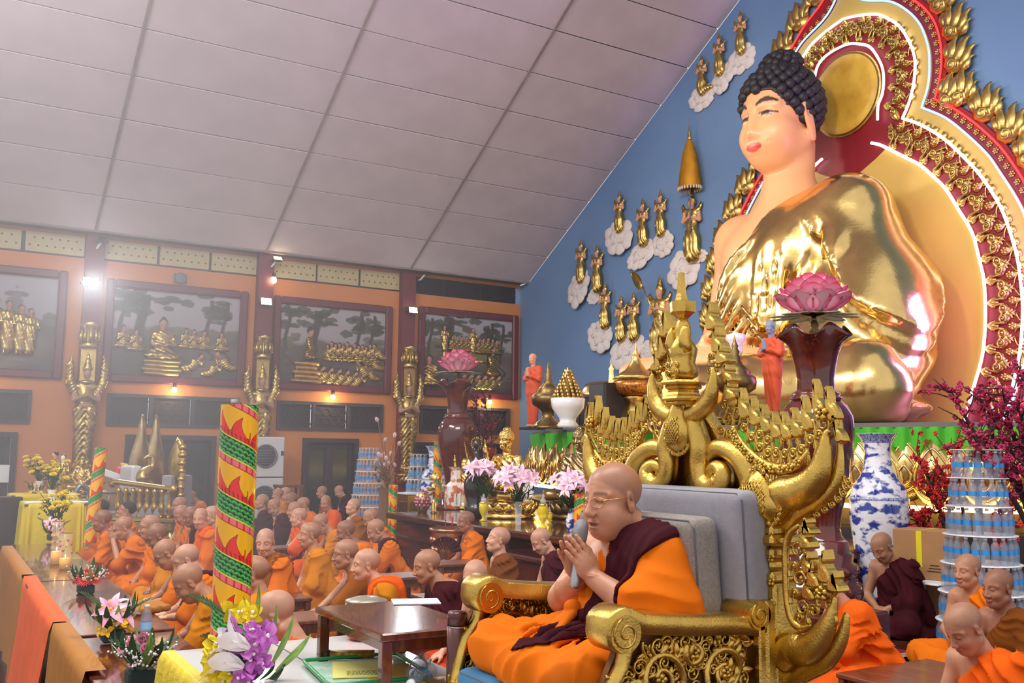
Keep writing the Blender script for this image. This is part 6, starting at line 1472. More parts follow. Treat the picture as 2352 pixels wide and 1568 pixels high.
bk2 = thing('booklet', 'ochre booklet under the pale yellow one on the tray', 'booklet', (1.64, 3.66, .670), -.25); MB().box((0, 0, .001), (.2, .27, .003)).build('page_block', M['paper_ochre'], bk2)
mat('bottle_water', (176, 190, 206), rough=.06, alpha=.30, spec=.9); mat('bottle_cap', (246, 246, 248), rough=.4); mat('bottle_label', (58, 150, 222), rough=.4); mat('label_navy', (40, 96, 176), rough=.4); mat('label_pale', (150, 204, 244), rough=.4)
BP = [(.0, 0), (.026, .0), (.031, .006), (.0315, .03), (.029, .036), (.0315, .042), (.0315, .075), (.0305, .08), (.0305, .115), (.0315, .12), (.0315, .135), (.027, .155), (.017, .178), (.0125, .188), (.0125, .196)]
bot_me = MB().lathe(BP, 18).mesh('bottle_body', M['bottle_water']); cap_me = MB().lathe([(.0145, .190), (.0148, .205), (.0135, .207), (0, .207)], 14).mesh('cap', M['bottle_cap'])
lab_me = MB().lathe([(.0312, .080), (.0312, .116)], 18, closed=True).mesh('label', M['bottle_label'])
def font_text(name, s, size, m, parent, loc, rot, ext=.0006):
    c = bpy.data.curves.new(name, 'FONT'); c.body = s; c.size = size; c.align_x = 'CENTER'; c.align_y = 'CENTER'; c.extrude = ext; c.materials.append(m)
    o = bpy.data.objects.new(name, c); COL.objects.link(o); bpy.context.view_layer.update(); me = bpy.data.meshes.new_from_object(o.evaluated_get(bpy.context.evaluated_depsgraph_get())); bpy.data.objects.remove(o); o = put(name, me, None, parent, loc, rot); o['kind'] = 'stuff'; return o
def bottle(label, loc, rot, s=1.0, lm='bottle_label', group=None, word=True):
    t = thing('water_bottle', label, 'bottle', loc, 0, group); t.rotation_euler = rot; t.scale = (s,)*3
    put('bottle_body', bot_me, None, t); put('cap', cap_me, None, t); put('label', lab_me, M[lm], t)
    return t
bt = bottle('clear water bottle lying nearest the tray, its blue label reading NAWA', (1.74, 3.50, .696), (PI/2, 0, -2.35+PI/2), 1.12, 'bottle_label')
a = font_text('label_print', 'NAWA', .018, M['paper_white'], bt, (0, -.0325, .098), (PI/2, 0, 0))
for k in range(9): pass
bottle('clear water bottle lying behind the nearer one under the small table', (1.80, 3.68, .696), (PI/2, 0, -2.2+PI/2), 1.12, 'label_navy')
t = thing('folding_fan', 'gold folding fan in its sheath with dark end cap, on the white table', 'fan', (1.60, 3.98, .685), -.45); MB().tube([(-.09, 0, 0), (.10, 0, 0)], .024, 12, .8).build('sheath', M['brocade_gold'], t); MB().tube([(-.115, 0, 0), (-.09, 0, 0)], .026, 12, .8).build('end_cap', M['dark_wood'], t)
ct = thing('milk_carton', 'white drink carton with blue oval and straw at the edge of the white table', 'carton', at(1080, 1560, z=.66)+Vector((0, 0, .003)), .5); ct.location.z = .663
MB().box((0, 0, .075), (.045, .04, .15), bev=.003).build('carton_body', M['paper_white'], ct); MB().tube([(.01, .0, .15), (.015, 0, .18), (.03, 0, .19)], .003, 6).build('straw', M['bottle_cap'], ct)
q = np.linspace(0, 2*PI, 24); MB().tube(np.c_[.016*np.cos(q), np.full(24, -.0205), .075+.05*np.sin(q)], .0016, 5, caps=False).build('oval_print', M['bottle_label'], ct); font_text('carton_print', 'Thanh Thuy', .011, M['bottle_label'], ct, (0, -.0215, .075), (PI/2, PI/2, 0))
bb = bottle('upright clear bottle with white cap and navy label behind the milk carton', at(1108, 1568, z=.66), (0, 0, 0), .98, 'label_navy'); bb.location.z = .6625; bb.location.x += .035; bb.location.y += .02
mat('flask_brown', (84, 44, 40), rough=.35, metal=.4, coat=.3); fl = thing('thermos_flask', 'brown steel thermos flask standing by the far throne arm', 'flask', (1.70, 3.20, .715)); MB().lathe([(.036, 0), (.038, .01), (.038, .20)], 20).build('flask_body', M['flask_brown'], fl); MB().lathe([(.0385, .20), (.0385, .205)], 20, closed=True).build('steel_ring', M['mic_body'], fl); MB().lathe([(.037, .205), (.037, .245), (.033, .255), (.0, .257)], 20).build('lid', M['flask_brown'], fl)
fs = thing('foot_rest', 'low gold ledge in front of the throne seat', 'stool', (1.70, 3.14, 0)); MB().box((0, .02, .70), (.16, .34, .025), bev=.006).build('top', M['gold'], fs); MB().box((0, .02, .34), (.12, .30, .68)).build('body', M['gold_throne'], fs)
mat('cushion_red', (200, 24, 36), rough=.6, sheen=.3)
rc = thing('round_cushion', 'round red and gold brocade cushion under the alms bowl', 'cushion', (1.84, 4.40, .6615)); rc.scale = (.68,)*3; MB().lathe([(0, 0), (.10, .0), (.135, .025), (.14, .04), (.125, .06), (.06, .07), (0, .07)], 28).build('cushion_body', M['cushion_red'], rc)
b = MB()
for k in range(8): a = k*PI/4; b.dome(np.c_[.105*math.cos(a)+.03*np.cos(np.linspace(0, 6.28, 9)[:-1]), .105*math.sin(a)+.03*np.sin(np.linspace(0, 6.28, 9)[:-1])], .004, .064, 2)
b.build('gold_brocade', M['brocade_gold'], rc)
mat('bowl_grey', (150, 146, 130), rough=.35, metal=.3, coat=.3); ab = thing('alms_bowl', 'large grey lidded alms bowl on the red cushion, behind the small table', 'bowl', (1.84, 4.40, .710)); ab.scale = (.72,)*3; MB().lathe([(.06, 0), (.12, .02), (.15, .08), (.152, .13), (.135, .175)], 28).build('bowl_body', M['bowl_grey'], ab); MB().lathe([(.142, .175), (.14, .185), (.07, .205), (0, .21)], 28).build('lid', M['bowl_grey'], ab)
# ------------------------------------------------------------------ dragon candles
mat('candle_paint', attr=True, rough=.28, coat=.4)
def dragon_colors(U, V, flip=1, pitch=.30, ph=0.0, R=.084):
    "paint on a candle: helical green dragon body, red flames above it. U angle, V height (m)"
    lin = lambda c: np.array(srgb(c)); C = np.zeros(U.shape+(3,)); C[:] = lin((242, 178, 14)); a = (U*flip/(2*PI)+ph)
    s = (V/pitch+a) % 1.0; h = s*pitch                          # height above the lower edge of the band
    arc = U*R
    def app(m, c):
        nonlocal C; m = np.clip(m, 0, 1)[..., None]; C = C*(1-m)+m*lin(c)
    w = arc/.088; fr = w-np.floor(w); fi = np.floor(w)
    top = .136+.015*np.sin(fi*2.1)+.085*np.maximum(0, 1-np.abs(fr-.45-.16*np.sin(h*38+fi))*2.5)**1.15+.035*np.maximum(0, 1-np.abs(fr-.93-.1*np.sin(h*50))*6)
    fl = sst(.0, .003, top-h)*(h > .115); ol = sst(.0, .003, top+.006-h)*(h > .115)
    app(ol, (96, 20, 16)); app(fl, (232, 44, 34)); app(fl*sst(.55, .9, .5+.5*np.sin(arc*320+h*60))*(h < .15), (150, 26, 22))
    app((h > .034)*(h < .127), (206, 226, 60)); app((h > .040)*(h < .121), (16, 52, 32))
    k = .027; row = np.floor((h-.040)/(k*.75)); yy = (h-.040)-row*k*.75; xx = ((arc/k+.5*(row % 2)) % 1.0-.5)*k; d = np.hypot(xx, yy-.001)
    sc_ = (h > .042)*(h < .119); app(sc_*sst(k*.60, k*.50, d), (36, 132, 62)); app(sc_*sst(k*.50, k*.42, d)*sst(k*.18, k*.3, d), (84, 190, 88)); app(sc_*sst(k*.22, k*.1, d), (96, 90, 40))
    app((h > .002)*(h < .036), (140, 26, 28)); app((h > .006)*(h < .032), (238, 110, 118)); app((h > .006)*(h < .032)*(np.abs(((arc/.034) % 1.0)-.5) < .12), (206, 40, 44)); app((h > .033)*(h < .038), (206, 226, 60))
    return C
def candle(label, loc, H=1.1, R=.084, flip=1, ph=0.0, res=(110, 330), tilt=(0, 0), ang=0, pitch=.30):
    nu, nv = res; u = np.linspace(0, 2*PI, nu+1)[:-1]; v = np.linspace(0, H, nv); U, V = np.meshgrid(u, v, indexing='ij')
    G = np.stack([R*np.cos(U), R*np.sin(U), V], -1).reshape(-1, 3); C = dragon_colors(U, V, flip, pitch, ph, R).reshape(-1, 3)
    i = (np.arange(nu)[:, None]*nv+np.arange(nv-1)[None]); j = ((np.arange(nu)+1) % nu)[:, None]*nv+np.arange(nv-1)[None]; Fq = np.stack([i, j, j+1, i+1], -1).reshape(-1, 4)
    t = thing('dragon_candle', label, 'candle', loc, ang); t.rotation_euler = (tilt[0], tilt[1], ang)
    put('painted_wax', mesh('painted_wax', G, Fq, M['candle_paint'], True, col=C), None, t)
    MB().lathe([(R*.99, H-.012), (R*.9, H-.006), (0, H-.008)], 28).build('wax_top', mat('wax_yellow', (238, 180, 30), rough=.4) if 'wax_yellow' not in M else M['wax_yellow'], t); MB().tube([(0, 0, H-.01), (.002, 0, H+.012)], .003, 5).build('wick', M['black_metal'], t); return t
p = at(529, 1492, z=.66); candle('big yellow candle painted with a green dragon and red flames, on the white table', (p.x, p.y+.02, .664), 1.095, .086, 1, .219, res=(260, 700), pitch=.262)
p = at(151, 1213, z=.41); candle('yellow dragon candle leaning before the yellow draped table at far left', (p.x, 12.75, .413), 1.15, .074, -1, .2, (80, 300), tilt=(0, .055), pitch=.30)
# ------------------------------------------------------------------ flowers
mat('leaf_green', (44, 84, 40), rough=.5, var=.3, vscale=12); mat('leaf_light', (86, 136, 52), rough=.45, rgb2=(150, 180, 90), vscale=20, stretch=(1, 8, 1)); mat('petal_yellow', (246, 222, 40), rough=.6); mat('petal_gold', (244, 190, 30), rough=.6); mat('petal_white', (246, 240, 240), rough=.6); mat('petal_pink', (244, 150, 186), rough=.6, rgb2=(250, 214, 224), vscale=18); mat('petal_purple', (178, 74, 178), rough=.6, rgb2=(214, 130, 208), vscale=30); mat('petal_red', (206, 22, 36), rough=.55); mat('petal_lily', (246, 226, 236), rough=.55, rgb2=(238, 178, 208), vscale=9); mat('tiny_white', (238, 240, 236), rough=.7); mat('foam_dark', (40, 60, 56), rough=.7)
def petal(L, W, curl_=.3, n=6, cup=.15):
    t = np.linspace(0, 1, n); w = W*np.sin(PI*np.clip(t*.93+.05, 0, 1))**.75; ang = curl_*t*t; G = []
    for i in range(n): G.append([(L*t[i]*math.cos(ang[i]*.6), s*w[i]/2, L*t[i]*math.sin(ang[i])*.9+cup*w[i]*(s*s)) for s in (-1, -.5, 0, .5, 1)])
    return np.array(G)
def bloom(rings, centre=None, mats=()):
    "rings: (n, L, W, elevation deg, curl, phase)"
    b = MB()
    for n, L, W_, el, cu, ph in rings:
        G = petal(L, W_, cu)
        for k in range(n): b.X = Matrix.Rotation(2*PI*(k+ph)/n, 4, 'Z') @ Matrix.Rotation(-math.radians(el), 4, 'Y'); b.sheet(G)
    b.X = None
    if centre: b.cur = 1; b.ball((0, 0, centre[1]), (centre[0], centre[0], centre[0]*.7), 9, 5)
    return b
mum_me = bloom([(16, .034, .010, 8, .3, 0), (14, .030, .010, 32, .3, .5), (10, .024, .010, 56, .2, 0), (6, .018, .009, 76, 0, .5)]).mesh('chrysanthemum', [M['petal_yellow']])
lily_me = bloom([(3, .10, .046, 40, -.75, 0), (3, .10, .036, 42, -.75, .5)], (.008, .03)).mesh('lily', [M['petal_lily'], M['petal_gold']])
orch_me = bloom([(3, .042, .030, 18, -.4, 0), (2, .044, .042, 20, -.3, .25), (1, .026, .02, 55, .6, .5)], (.008, .014)).mesh('orchid', [M['petal_purple'], M['petal_white']])
gerb_me = bloom([(18, .050, .012, 8, -.1, 0), (18, .042, .011, 18, -.1, .5), (12, .024, .008, 40, 0, 0)], (.013, .010)).mesh('gerbera', [M['petal_red'], M['petal_gold']])
rose_me = bloom([(5, .032, .040, 25, .5, 0), (5, .030, .036, 48, .5, .5), (5, .027, .028, 66, .35, 0), (4, .024, .02, 80, .1, .5)]).mesh('rose', [M['petal_pink']])
def aim(d, roll=0.0): return (Vector(d).to_track_quat('Z', 'Y') @ Euler((0, 0, roll)).to_quaternion()).to_euler()
def leaf_blade(L, W_, curl_, m, parent, loc, d, up=.0):
    b = MB(); b.sheet(petal(L, W_, curl_, 8, .10)); o = b.build('leaf', m, parent, loc=loc); v = Vector(d).normalized(); o.rotation_euler = (v.to_track_quat('X', 'Z') @ Euler((up, 0, 0)).to_quaternion()).to_euler(); return o
def sprig(b, p, d, L, n=7, r=.006, rs=None):
    p = np.array(p, float); d = np.array(d, float); d /= np.linalg.norm(d); b.tube([p, p+d*L*.6, p+d*L], .0015, 4)
    for k in range(n): q = p+d*L*(.3+.7*rs.rand())+rs.randn(3)*L*.14; b.ball(q, r*(.7+.6*rs.rand()), 6, 4)
def bunch(t, me, name, pts, m0=None, s=1.0, rs=None):
    for q, d in pts: put(name, me, [m0]+list(me.materials)[1:] if m0 else None, t, q, aim(d, rs.rand()*6), s*(.85+.3*rs.rand()))
def fern(parent, loc, d, L, m, n=11, w=.25):
    b = MB(); d = Vector(d).normalized(); b.tube([(0, 0, 0), (L*.5, 0, L*.06), (L, 0, 0)], .003, 4)
    for k in range(n):
        for s in (-1, 1): t_ = .12+.85*k/n; l = L*w*1.3*math.sin(PI*(t_*.8+.15)); G = petal(l, .018*L/.25, .1, 4, .05); b.X = Matrix.Translation((L*t_, 0, L*.05*math.sin(PI*t_))) @ Matrix.Rotation(s*.85, 4, 'Z'); b.sheet(G)
    b.X = None; o = b.build('fern_frond', m, parent, loc=loc); o.rotation_euler = d.to_track_quat('X', 'Z').to_euler()
def vase_mesh(prof, n=24): return MB().lathe(prof, n)
# big orchid bouquet in front of the candle
rs = np.random.RandomState(5); p = at(560, 1568, z=.66)
t = thing('orchid_bouquet', 'large bouquet of purple and yellow orchids with a white lily beside the big candle', 'flowers', (p.x+.0, p.y+.06, .663))
MB().lathe([(.05, 0), (.06, .03), (.06, .08), (.05, .10)], 14).build('foam_base', M['foam_dark'], t)
R_ = _r; tocam = Vector((-.3, -.95, .25)); rt = Vector((_r[0], _r[1], 0)); upv = Vector((0, 0, 1))
def scr(a, b_, c=0): return tuple(rt*a+upv*b_+Vector((-.33, -.94, 0))*c)
Y = [(scr(-.09+.02*rs.randn(), .06+.03*k*.35+.012*rs.randn(), .05), tocam+Vector(rs.randn(3)*.35)) for k in range(9)]+[(scr(.0+.03*rs.randn(), .24+.016*rs.randn(), .02), tocam+Vector(rs.randn(3)*.4)) for k in range(6)]+[(scr(-.08+.02*rs.randn(), .02+.02*rs.randn(), .06), tocam+Vector(rs.randn(3)*.3)) for k in range(5)]
bunch(t, orch_me, 'yellow_orchid', Y, M['petal_yellow'], 1.0, rs)
bunch(t, orch_me, 'purple_orchid', [(scr(.055+.035*rs.randn(), .05+.045*k/3+.015*rs.randn(), .06), tocam+Vector(rs.randn(3)*.35)) for k in range(12)]+[(scr(.10, .19, .03), tocam), (scr(.0, .02, .07), tocam), (scr(.04, .0, .07), tocam)], None, 1.05, rs)
lb_ = bloom([(3, .17, .075, 72, -.45, 0), (3, .17, .06, 74, -.45, .5)], (.01, .04)).mesh('white_lily', [M['petal_white'], M['petal_gold']])
for a_, z_, q_ in ((-.02, .16, -.75), (-.04, .09, -.95)): put('white_lily', lb_, None, t, scr(a_+.06, z_-.03, .07), aim(rt*q_+upv*.35+Vector((-.05, -.2, 0))), 1.0)
for a, b_, d, L, W_, m in ((.06, .22, (.25, .9), .20, .055, 'leaf_light'), (.14, .10, (.5, .8), .22, .05, 'leaf_light'), (.16, .08, (.75, .6), .20, .05, 'leaf_light'), (.11, .12, (.35, .9), .22, .045, 'leaf_light'), (.10, .0, (.6, .5), .15, .05, 'leaf_green'), (.03, .25, (.1, 1), .12, .04, 'leaf_light')): leaf_blade(L, W_, .2, M[m], t, scr(a-.02, b_-.05, 0), rt*d[0]+upv*d[1], .6)
fern(t, scr(-.03, .22, 0), rt*-.9+upv*.45, .22, M['leaf_green']); fern(t, scr(.02, .08, .03), rt*-.6+upv*.3, .2, M['leaf_green'])
for k in range(8): leaf_blade(.10, .035, .4, M['leaf_green'], t, scr(-.04+.02*k, .0, .02), rt*(k-4)*.3+upv*.4+Vector((-.1, -.3, 0)))
# smaller arrangements along the low tables
def arrangement(label, px, py, kind, seed, z=.413, s=1.0):
    rs = np.random.RandomState(seed); p = at(px, py, z=z); t = thing('flower_arrangement', label, 'flowers', p, 0); t.location.z = z; t.scale = (s,)*3
    MB().box((0, 0, .035), (.12, .12, .07), bev=.01).build('foam_base', M['foam_dark'], t)
    ring = lambda n, r0, z0, dz=.03, front=.5: [(tuple(np.array((r0*math.cos(6.283*k/n+seed)*(.6+.5*rs.rand()), r0*math.sin(6.283*k/n+seed)*(.6+.5*rs.rand())-.02, z0+dz*rs.randn()))), Vector((math.cos(6.283*k/n+seed)*.6-.2, math.sin(6.283*k/n+seed)*.6-front, .8))) for k in range(n)]
    for k in range(12): a = k*.53; leaf_blade(.16+.05*rs.rand(), .045, .5, M['leaf_green' if k % 3 else 'leaf_light'], t, (.03*math.cos(a), .03*math.sin(a), .06+.01*(k % 3)), (math.cos(a), math.sin(a), .35+.5*rs.rand()))
    if kind == 'gerbera':
        bunch(t, gerb_me, 'red_gerbera', ring(5, .07, .13, .02, .7)+[((0, -.03, .15), tocam)], None, 1.15, rs)
    if kind == 'lily':
        bunch(t, orch_me, 'yellow_orchid', ring(6, .08, .10)+ring(4, .06, .18), M['petal_gold'], 1.0, rs); bunch(t, lily_me, 'pink_lily', ring(3, .05, .17, .02, .8), M['petal_pink'], .9, rs); fern(t, (0, 0, .12), (-.7, .2, .6), .25, M['leaf_green']); fern(t, (.02, 0, .1), (.6, -.3, .5), .24, M['leaf_light'])
    if kind == 'rose':
        bunch(t, rose_me, 'pink_rose', ring(5, .07, .14, .025, .6)+[((0, -.02, .2), tocam)], None, 1.25, rs)
        for k in range(5): fern(t, (0, 0, .1), (math.cos(k*1.3), math.sin(k*1.3), .6), .18, M['leaf_green'], 9)
    b = MB(); n = 9 if kind != 'lily' else 0
    for k in range(n): a = rs.rand()*6.28; sprig(b, (.05*math.cos(a), .05*math.sin(a)-.02, .09), (math.cos(a)*.8, math.sin(a)*.8-.3, .9), .13, 9, .0055, rs)
    if n: b.build('babys_breath', M['tiny_white'], t)['kind'] = 'stuff'
    return t
arrangement('low arrangement of red gerberas with tiny white flowers on the middle low table', 196, 1362, 'gerbera', 3, .413, 1.0)
arrangement('arrangement of pink lilies and yellow orchids with palm leaf on the middle low table', 258, 1472, 'lily', 4, .413, 1.05)
arrangement('pink rose arrangement at the bottom edge on the nearest low table', 322, 1572, 'rose', 6, .403, 1.1)
arrangement('lily and yellow orchid arrangement by the candle jars on the far low table', 120, 1240, 'lily', 8, .413, 1.0)
arrangement('small pink and yellow arrangement on the yellow draped table', 80, 1142, 'lily', 9, .80, .9)
bottle('upright clear water bottle behind the pink roses on the nearest low table', at(333, 1478, z=.40)+Vector((0, 0, .001)), (0, 0, 0), 1.1, 'label_pale')
mat('glass_amber', (236, 222, 190), rough=.05, alpha=.2, spec=.8); mat('wax_lit', (240, 178, 70), rough=.4, emit=.12); mat('flame_yellow', (255, 200, 90), emit=12); mat('print_flower', (214, 110, 110), rough=.5)
for px, py, hh, lb in ((148, 1307, .34, 'shorter glass candle jar with a lit wick on the middle low table'), (128, 1296, .42, 'taller glass candle jar behind the shorter one on the low table')):
    p = at(px, py, z=.41); t = thing('candle_jar', lb, 'candle', p); t.location.z = .413; rr = .052
    MB().lathe([(rr*.9, 0), (rr, .01), (rr, hh), (rr-.003, hh)], 24, closed=True).build('glass', M['glass_amber'], t); MB().lathe([(rr*.94, .005), (rr*.94, hh*.30), (0, hh*.28)], 20).build('wax', M['wax_lit'], t); MB().ball((0, 0, hh*.36), (.005, .005, .016), 8, 6).build('flame', M['flame_yellow'], t)
    MB().lathe([(rr+.001, hh-.006), (rr+.002, hh)], 24, closed=True).build('gilt_rim', M['gold'], t)
    b = MB()
    for k in range(9): a = k*.7; b.ball((1.01*rr*math.cos(a), 1.01*rr*math.sin(a), hh*(.45+.4*((k*37) % 10)/10)), (.012, .012, .014), 6, 4)
    b.build('printed_flowers', M['print_flower'], t)['kind'] = 'stuff'
p = at(322, 1398, z=.43); S = SDF(); S.box((0, 0, .02), (.16, .12, .012), .01); S.ell((.05, .02, .03), (.12, .10, .02), k=.03)
put('folded_cloth', mesh('folded_cloth', *S.extract(.012, disp=lambda X, Y, Z, f: -.008*ridge(X*40+Y*20))), M['cloth_mustard'], None, (p.x, p.y, .412), (0, 0, .5), label='folded mustard cloth bag on the inner edge of the middle low table', cat='cloth bag')
# ------------------------------------------------------------------ yellow draped table with vases and statuettes
def draped(label, cx, cy, hx, hy, z, zb, m, seed=0):
    t = thing('draped_table', label, 'table', (cx, cy, 0)); MB().box((0, 0, z-.02), (2*hx-.02, 2*hy-.02, .03)).build('tabletop', M['stool_wood'], t)
    for sx in (-1, 1):
        for sy in (-1, 1): MB().box((sx*(hx-.06), sy*(hy-.06), (z-.04)/2), (.05, .05, z-.04)).build('leg', M['stool_wood'], t)
    n = 220; a = np.linspace(0, 2*PI, n+1); rows = []
    per = np.array([(math.copysign(abs(math.cos(x))**.18, math.cos(x))*hx, math.copysign(abs(math.sin(x))**.18, math.sin(x))*hy) for x in a])
    rows.append([(0, 0, z+.003)]*(n+1)); rows.append([(p_[0]*.97, p_[1]*.97, z+.003) for p_ in per])
    for v in np.linspace(0.02, 1, 14): rows.append([(p_[0]*(1+.03*v)+.020*v**.6*math.cos(a[i])*math.sin(i*.55+2*math.sin(i*.11+seed)), p_[1]*(1+.03*v)+.020*v**.6*math.sin(a[i])*math.sin(i*.55+2*math.sin(i*.11+seed)), z-(z-zb)*v-(.03*abs(math.sin(i*.22)) if v == 1 else 0)) for i, p_ in enumerate(per)])
    MB().sheet(rows).build('tablecloth', m, t); return t
pf = at(55, 1157, z=.79); pr = at(208, 1157, z=.79)
draped('table draped to the floor in crinkled yellow satin at the far left', (pf.x+pr.x)/2, pf.y+.45, (pr.x-pf.x)/2, .45, .79, .12, M['cloth_yellow'])
MB().box(((pf.x+pr.x)/2-.22, pf.y+.25, .80), (.32, .3, .006), rot=(0, 0, .1)).build('paper_sheet', M['paper_white'], None, label='white sheet on the left half of the yellow draped table', cat='paper'); MB().box(((pf.x+pr.x)/2+.3, pf.y+.2, .80), (.28, .26, .006), rot=(0, 0, -.1)).build('paper_sheet', M['paper_white'], None, label='white sheet on the right corner of the yellow draped table', cat='paper')
draped('second yellow draped table just behind the front one at the far left', (pf.x+pr.x)/2-.02, pf.y+1.55, .48, .4, .86, .3, M['cloth_yellow'], 2)
mat('porcelain_white', (236, 234, 232), rough=.2, coat=.4)
def mum_vase(label, px, py, z, hv, seed, n=20, depth=None, m=None):
    rs = np.random.RandomState(seed); p = at(px, py, z=z) if depth is None else at(px, py, D=depth); t = thing('chrysanthemum_vase', label, 'flowers', p); t.location.z = z
    MB().lathe([(.045, 0), (.05, .02), (.045, hv*.4), (.055, hv*.8), (.07, hv)], 18, closed=True).build('vase', m or M['porcelain_white'], t)
    g = MB()
    for k in range(n):
        a = rs.rand()*6.28; r_ = .06+.22*rs.rand(); zz = hv+.16+.24*rs.rand(); q = np.array((r_*math.cos(a), r_*math.sin(a), zz)); g.tube([(0, 0, hv*.8), q*[.5, .5, 1]*[1, 1, .75], q], .004, 4)
        for j in range(5): u = .3+.6*rs.rand(); c = q*[u, u, 1]*[1, 1, .5+.5*u]; g.ball(c+rs.randn(3)*.02, (.026, .012, .008), 5, 3, rot=tuple(rs.rand(3)*3))
        put('chrysanthemum', mum_me, None, t, tuple(q), aim((q[0]*.9, q[1]*.9-.12, .5), rs.rand()*6), 1.25+.5*rs.rand())
    g.build('foliage', M['leaf_green'], t)['kind'] = 'stuff'; return t
mum_vase('white vase of yellow chrysanthemums on the far end of the long low table', 128, 1232, .413, .2, 1, 22)
mum_vase('vase of yellow chrysanthemums on the front yellow draped table', 118, 1150, .80, .16, 2, 20)
mum_vase('vase of yellow and purple chrysanthemums on the rear yellow draped table', 88, 1140, .87, .18, 3, 20, depth=14.6)
def idol(label, px, py, H, D, robe, skin, hair, yaw, z=None):
    p = at(px, py, D=D); t = thing('statuette', label, 'statue', p, yaw); 
    if z is not None: t.location.z = z
    t.scale = (H/.98,)*3
    put('robe', RST[0], robe, t); put('figure_skin', RST[1], skin, t); put('figure_hair', RST[2], hair, t); return t
idol('standing statuette with black hair and gold robe behind the far left flowers', 122, 1118, .62, 15.0, M['gold_relief'], M['statue_skin'], M['hair_black'], PI, .865)
idol('pale faced statuette half hidden by the leaning dragon candle', 141, 1118, .58, 14.8, M['gold_relief'], M['porcelain_white'], M['hair_black'], -1.9, .865)
# ------------------------------------------------------------------ wooden altar and what stands on it
mat('altar_wood', (84, 36, 28), rough=.16, rgb2=(62, 26, 22), vscale=4, stretch=(1, 5, 1), coat=.5); mat('mahogany', (96, 34, 20), rough=.12, rgb2=(64, 22, 18), vscale=3, stretch=(1, 1, 3), coat=.6)
t = thing('altar_platform', 'long polished dark wooden altar platform before the lotus pedestal', 'altar', (7.5, 10.3, 0))
MB().box((-.02, -.25, .60), (3.05, 7.1, .09), bev=.02).build('altar_top', M['altar_wood'], t)
MB().box((.05, -.25, .28), (2.8, 6.9, .55)).build('altar_body', M['altar_wood'], t); MB().box((-1.38, -.25, .50), (.06, 6.9, .06), bev=.02).build('moulding', M['altar_wood'], t); MB().box((-1.38, -.25, .30), (.08, 6.9, .05), bev=.02).build('moulding', M['altar_wood'], t)
st = thing('altar_step', 'lower dark wooden ledge along the front of the altar', 'step', (5.75, 7.9, 0)); MB().box((0, 0, .43), (.44, 3.4, .06), bev=.015).build('step_top', M['altar_wood'], st); MB().box((.0, 0, .20), (.36, 3.3, .40)).build('step_body', M['altar_wood'], st)
ZA = .6455
def onA(px, py, z=ZA): p = at(px, py, z=z); p.z = z; return p
def onD(px, D, z): p = at(px, 1000, D=D); p.z = z; return p
# mahogany vases with giant lotus lamps
mat('lotus_pink', attr=True, rough=.45, sub=.0); mat('sepal_green', attr=True, rough=.5)
def lotus_petal(L, W_, cup, cols, n=9, m=9):
    t = np.linspace(0, 1, n); w = W_*np.sin(PI*np.clip(t*.9+.07, 0, 1))**.65; G = []; C = []
    for i in range(n):
        for j in range(m):
            s = -1+2*j/(m-1); G.append((s*w[i]/2, -cup*(1-s*s)*w[i]*.6, L*t[i])); e = max(abs(s)**3.2, t[i]**4.5*.95); C.append(np.array(cols[0])*(1-e)+np.array(cols[1])*e)
    G = np.array(G); i = (np.arange(n-1)[:, None]*m+np.arange(m-1)[None]).ravel(); return G, np.stack([i, i+1, i+m+1, i+m], 1), np.array(C)
def lotus_parts():
    pk = lotus_petal(.34, .30, .30, (srgb((250, 226, 234)), srgb((228, 52, 122)))); sp = lotus_petal(.36, .18, .1, (srgb((250, 236, 240)), srgb((70, 190, 120))))
    return mesh('lotus_petal', pk[0], pk[1], M['lotus_pink'], True, col=pk[2]), mesh('lotus_sepal', sp[0], sp[1], M['sepal_green'], True, col=sp[2])
LP, LS = lotus_parts()
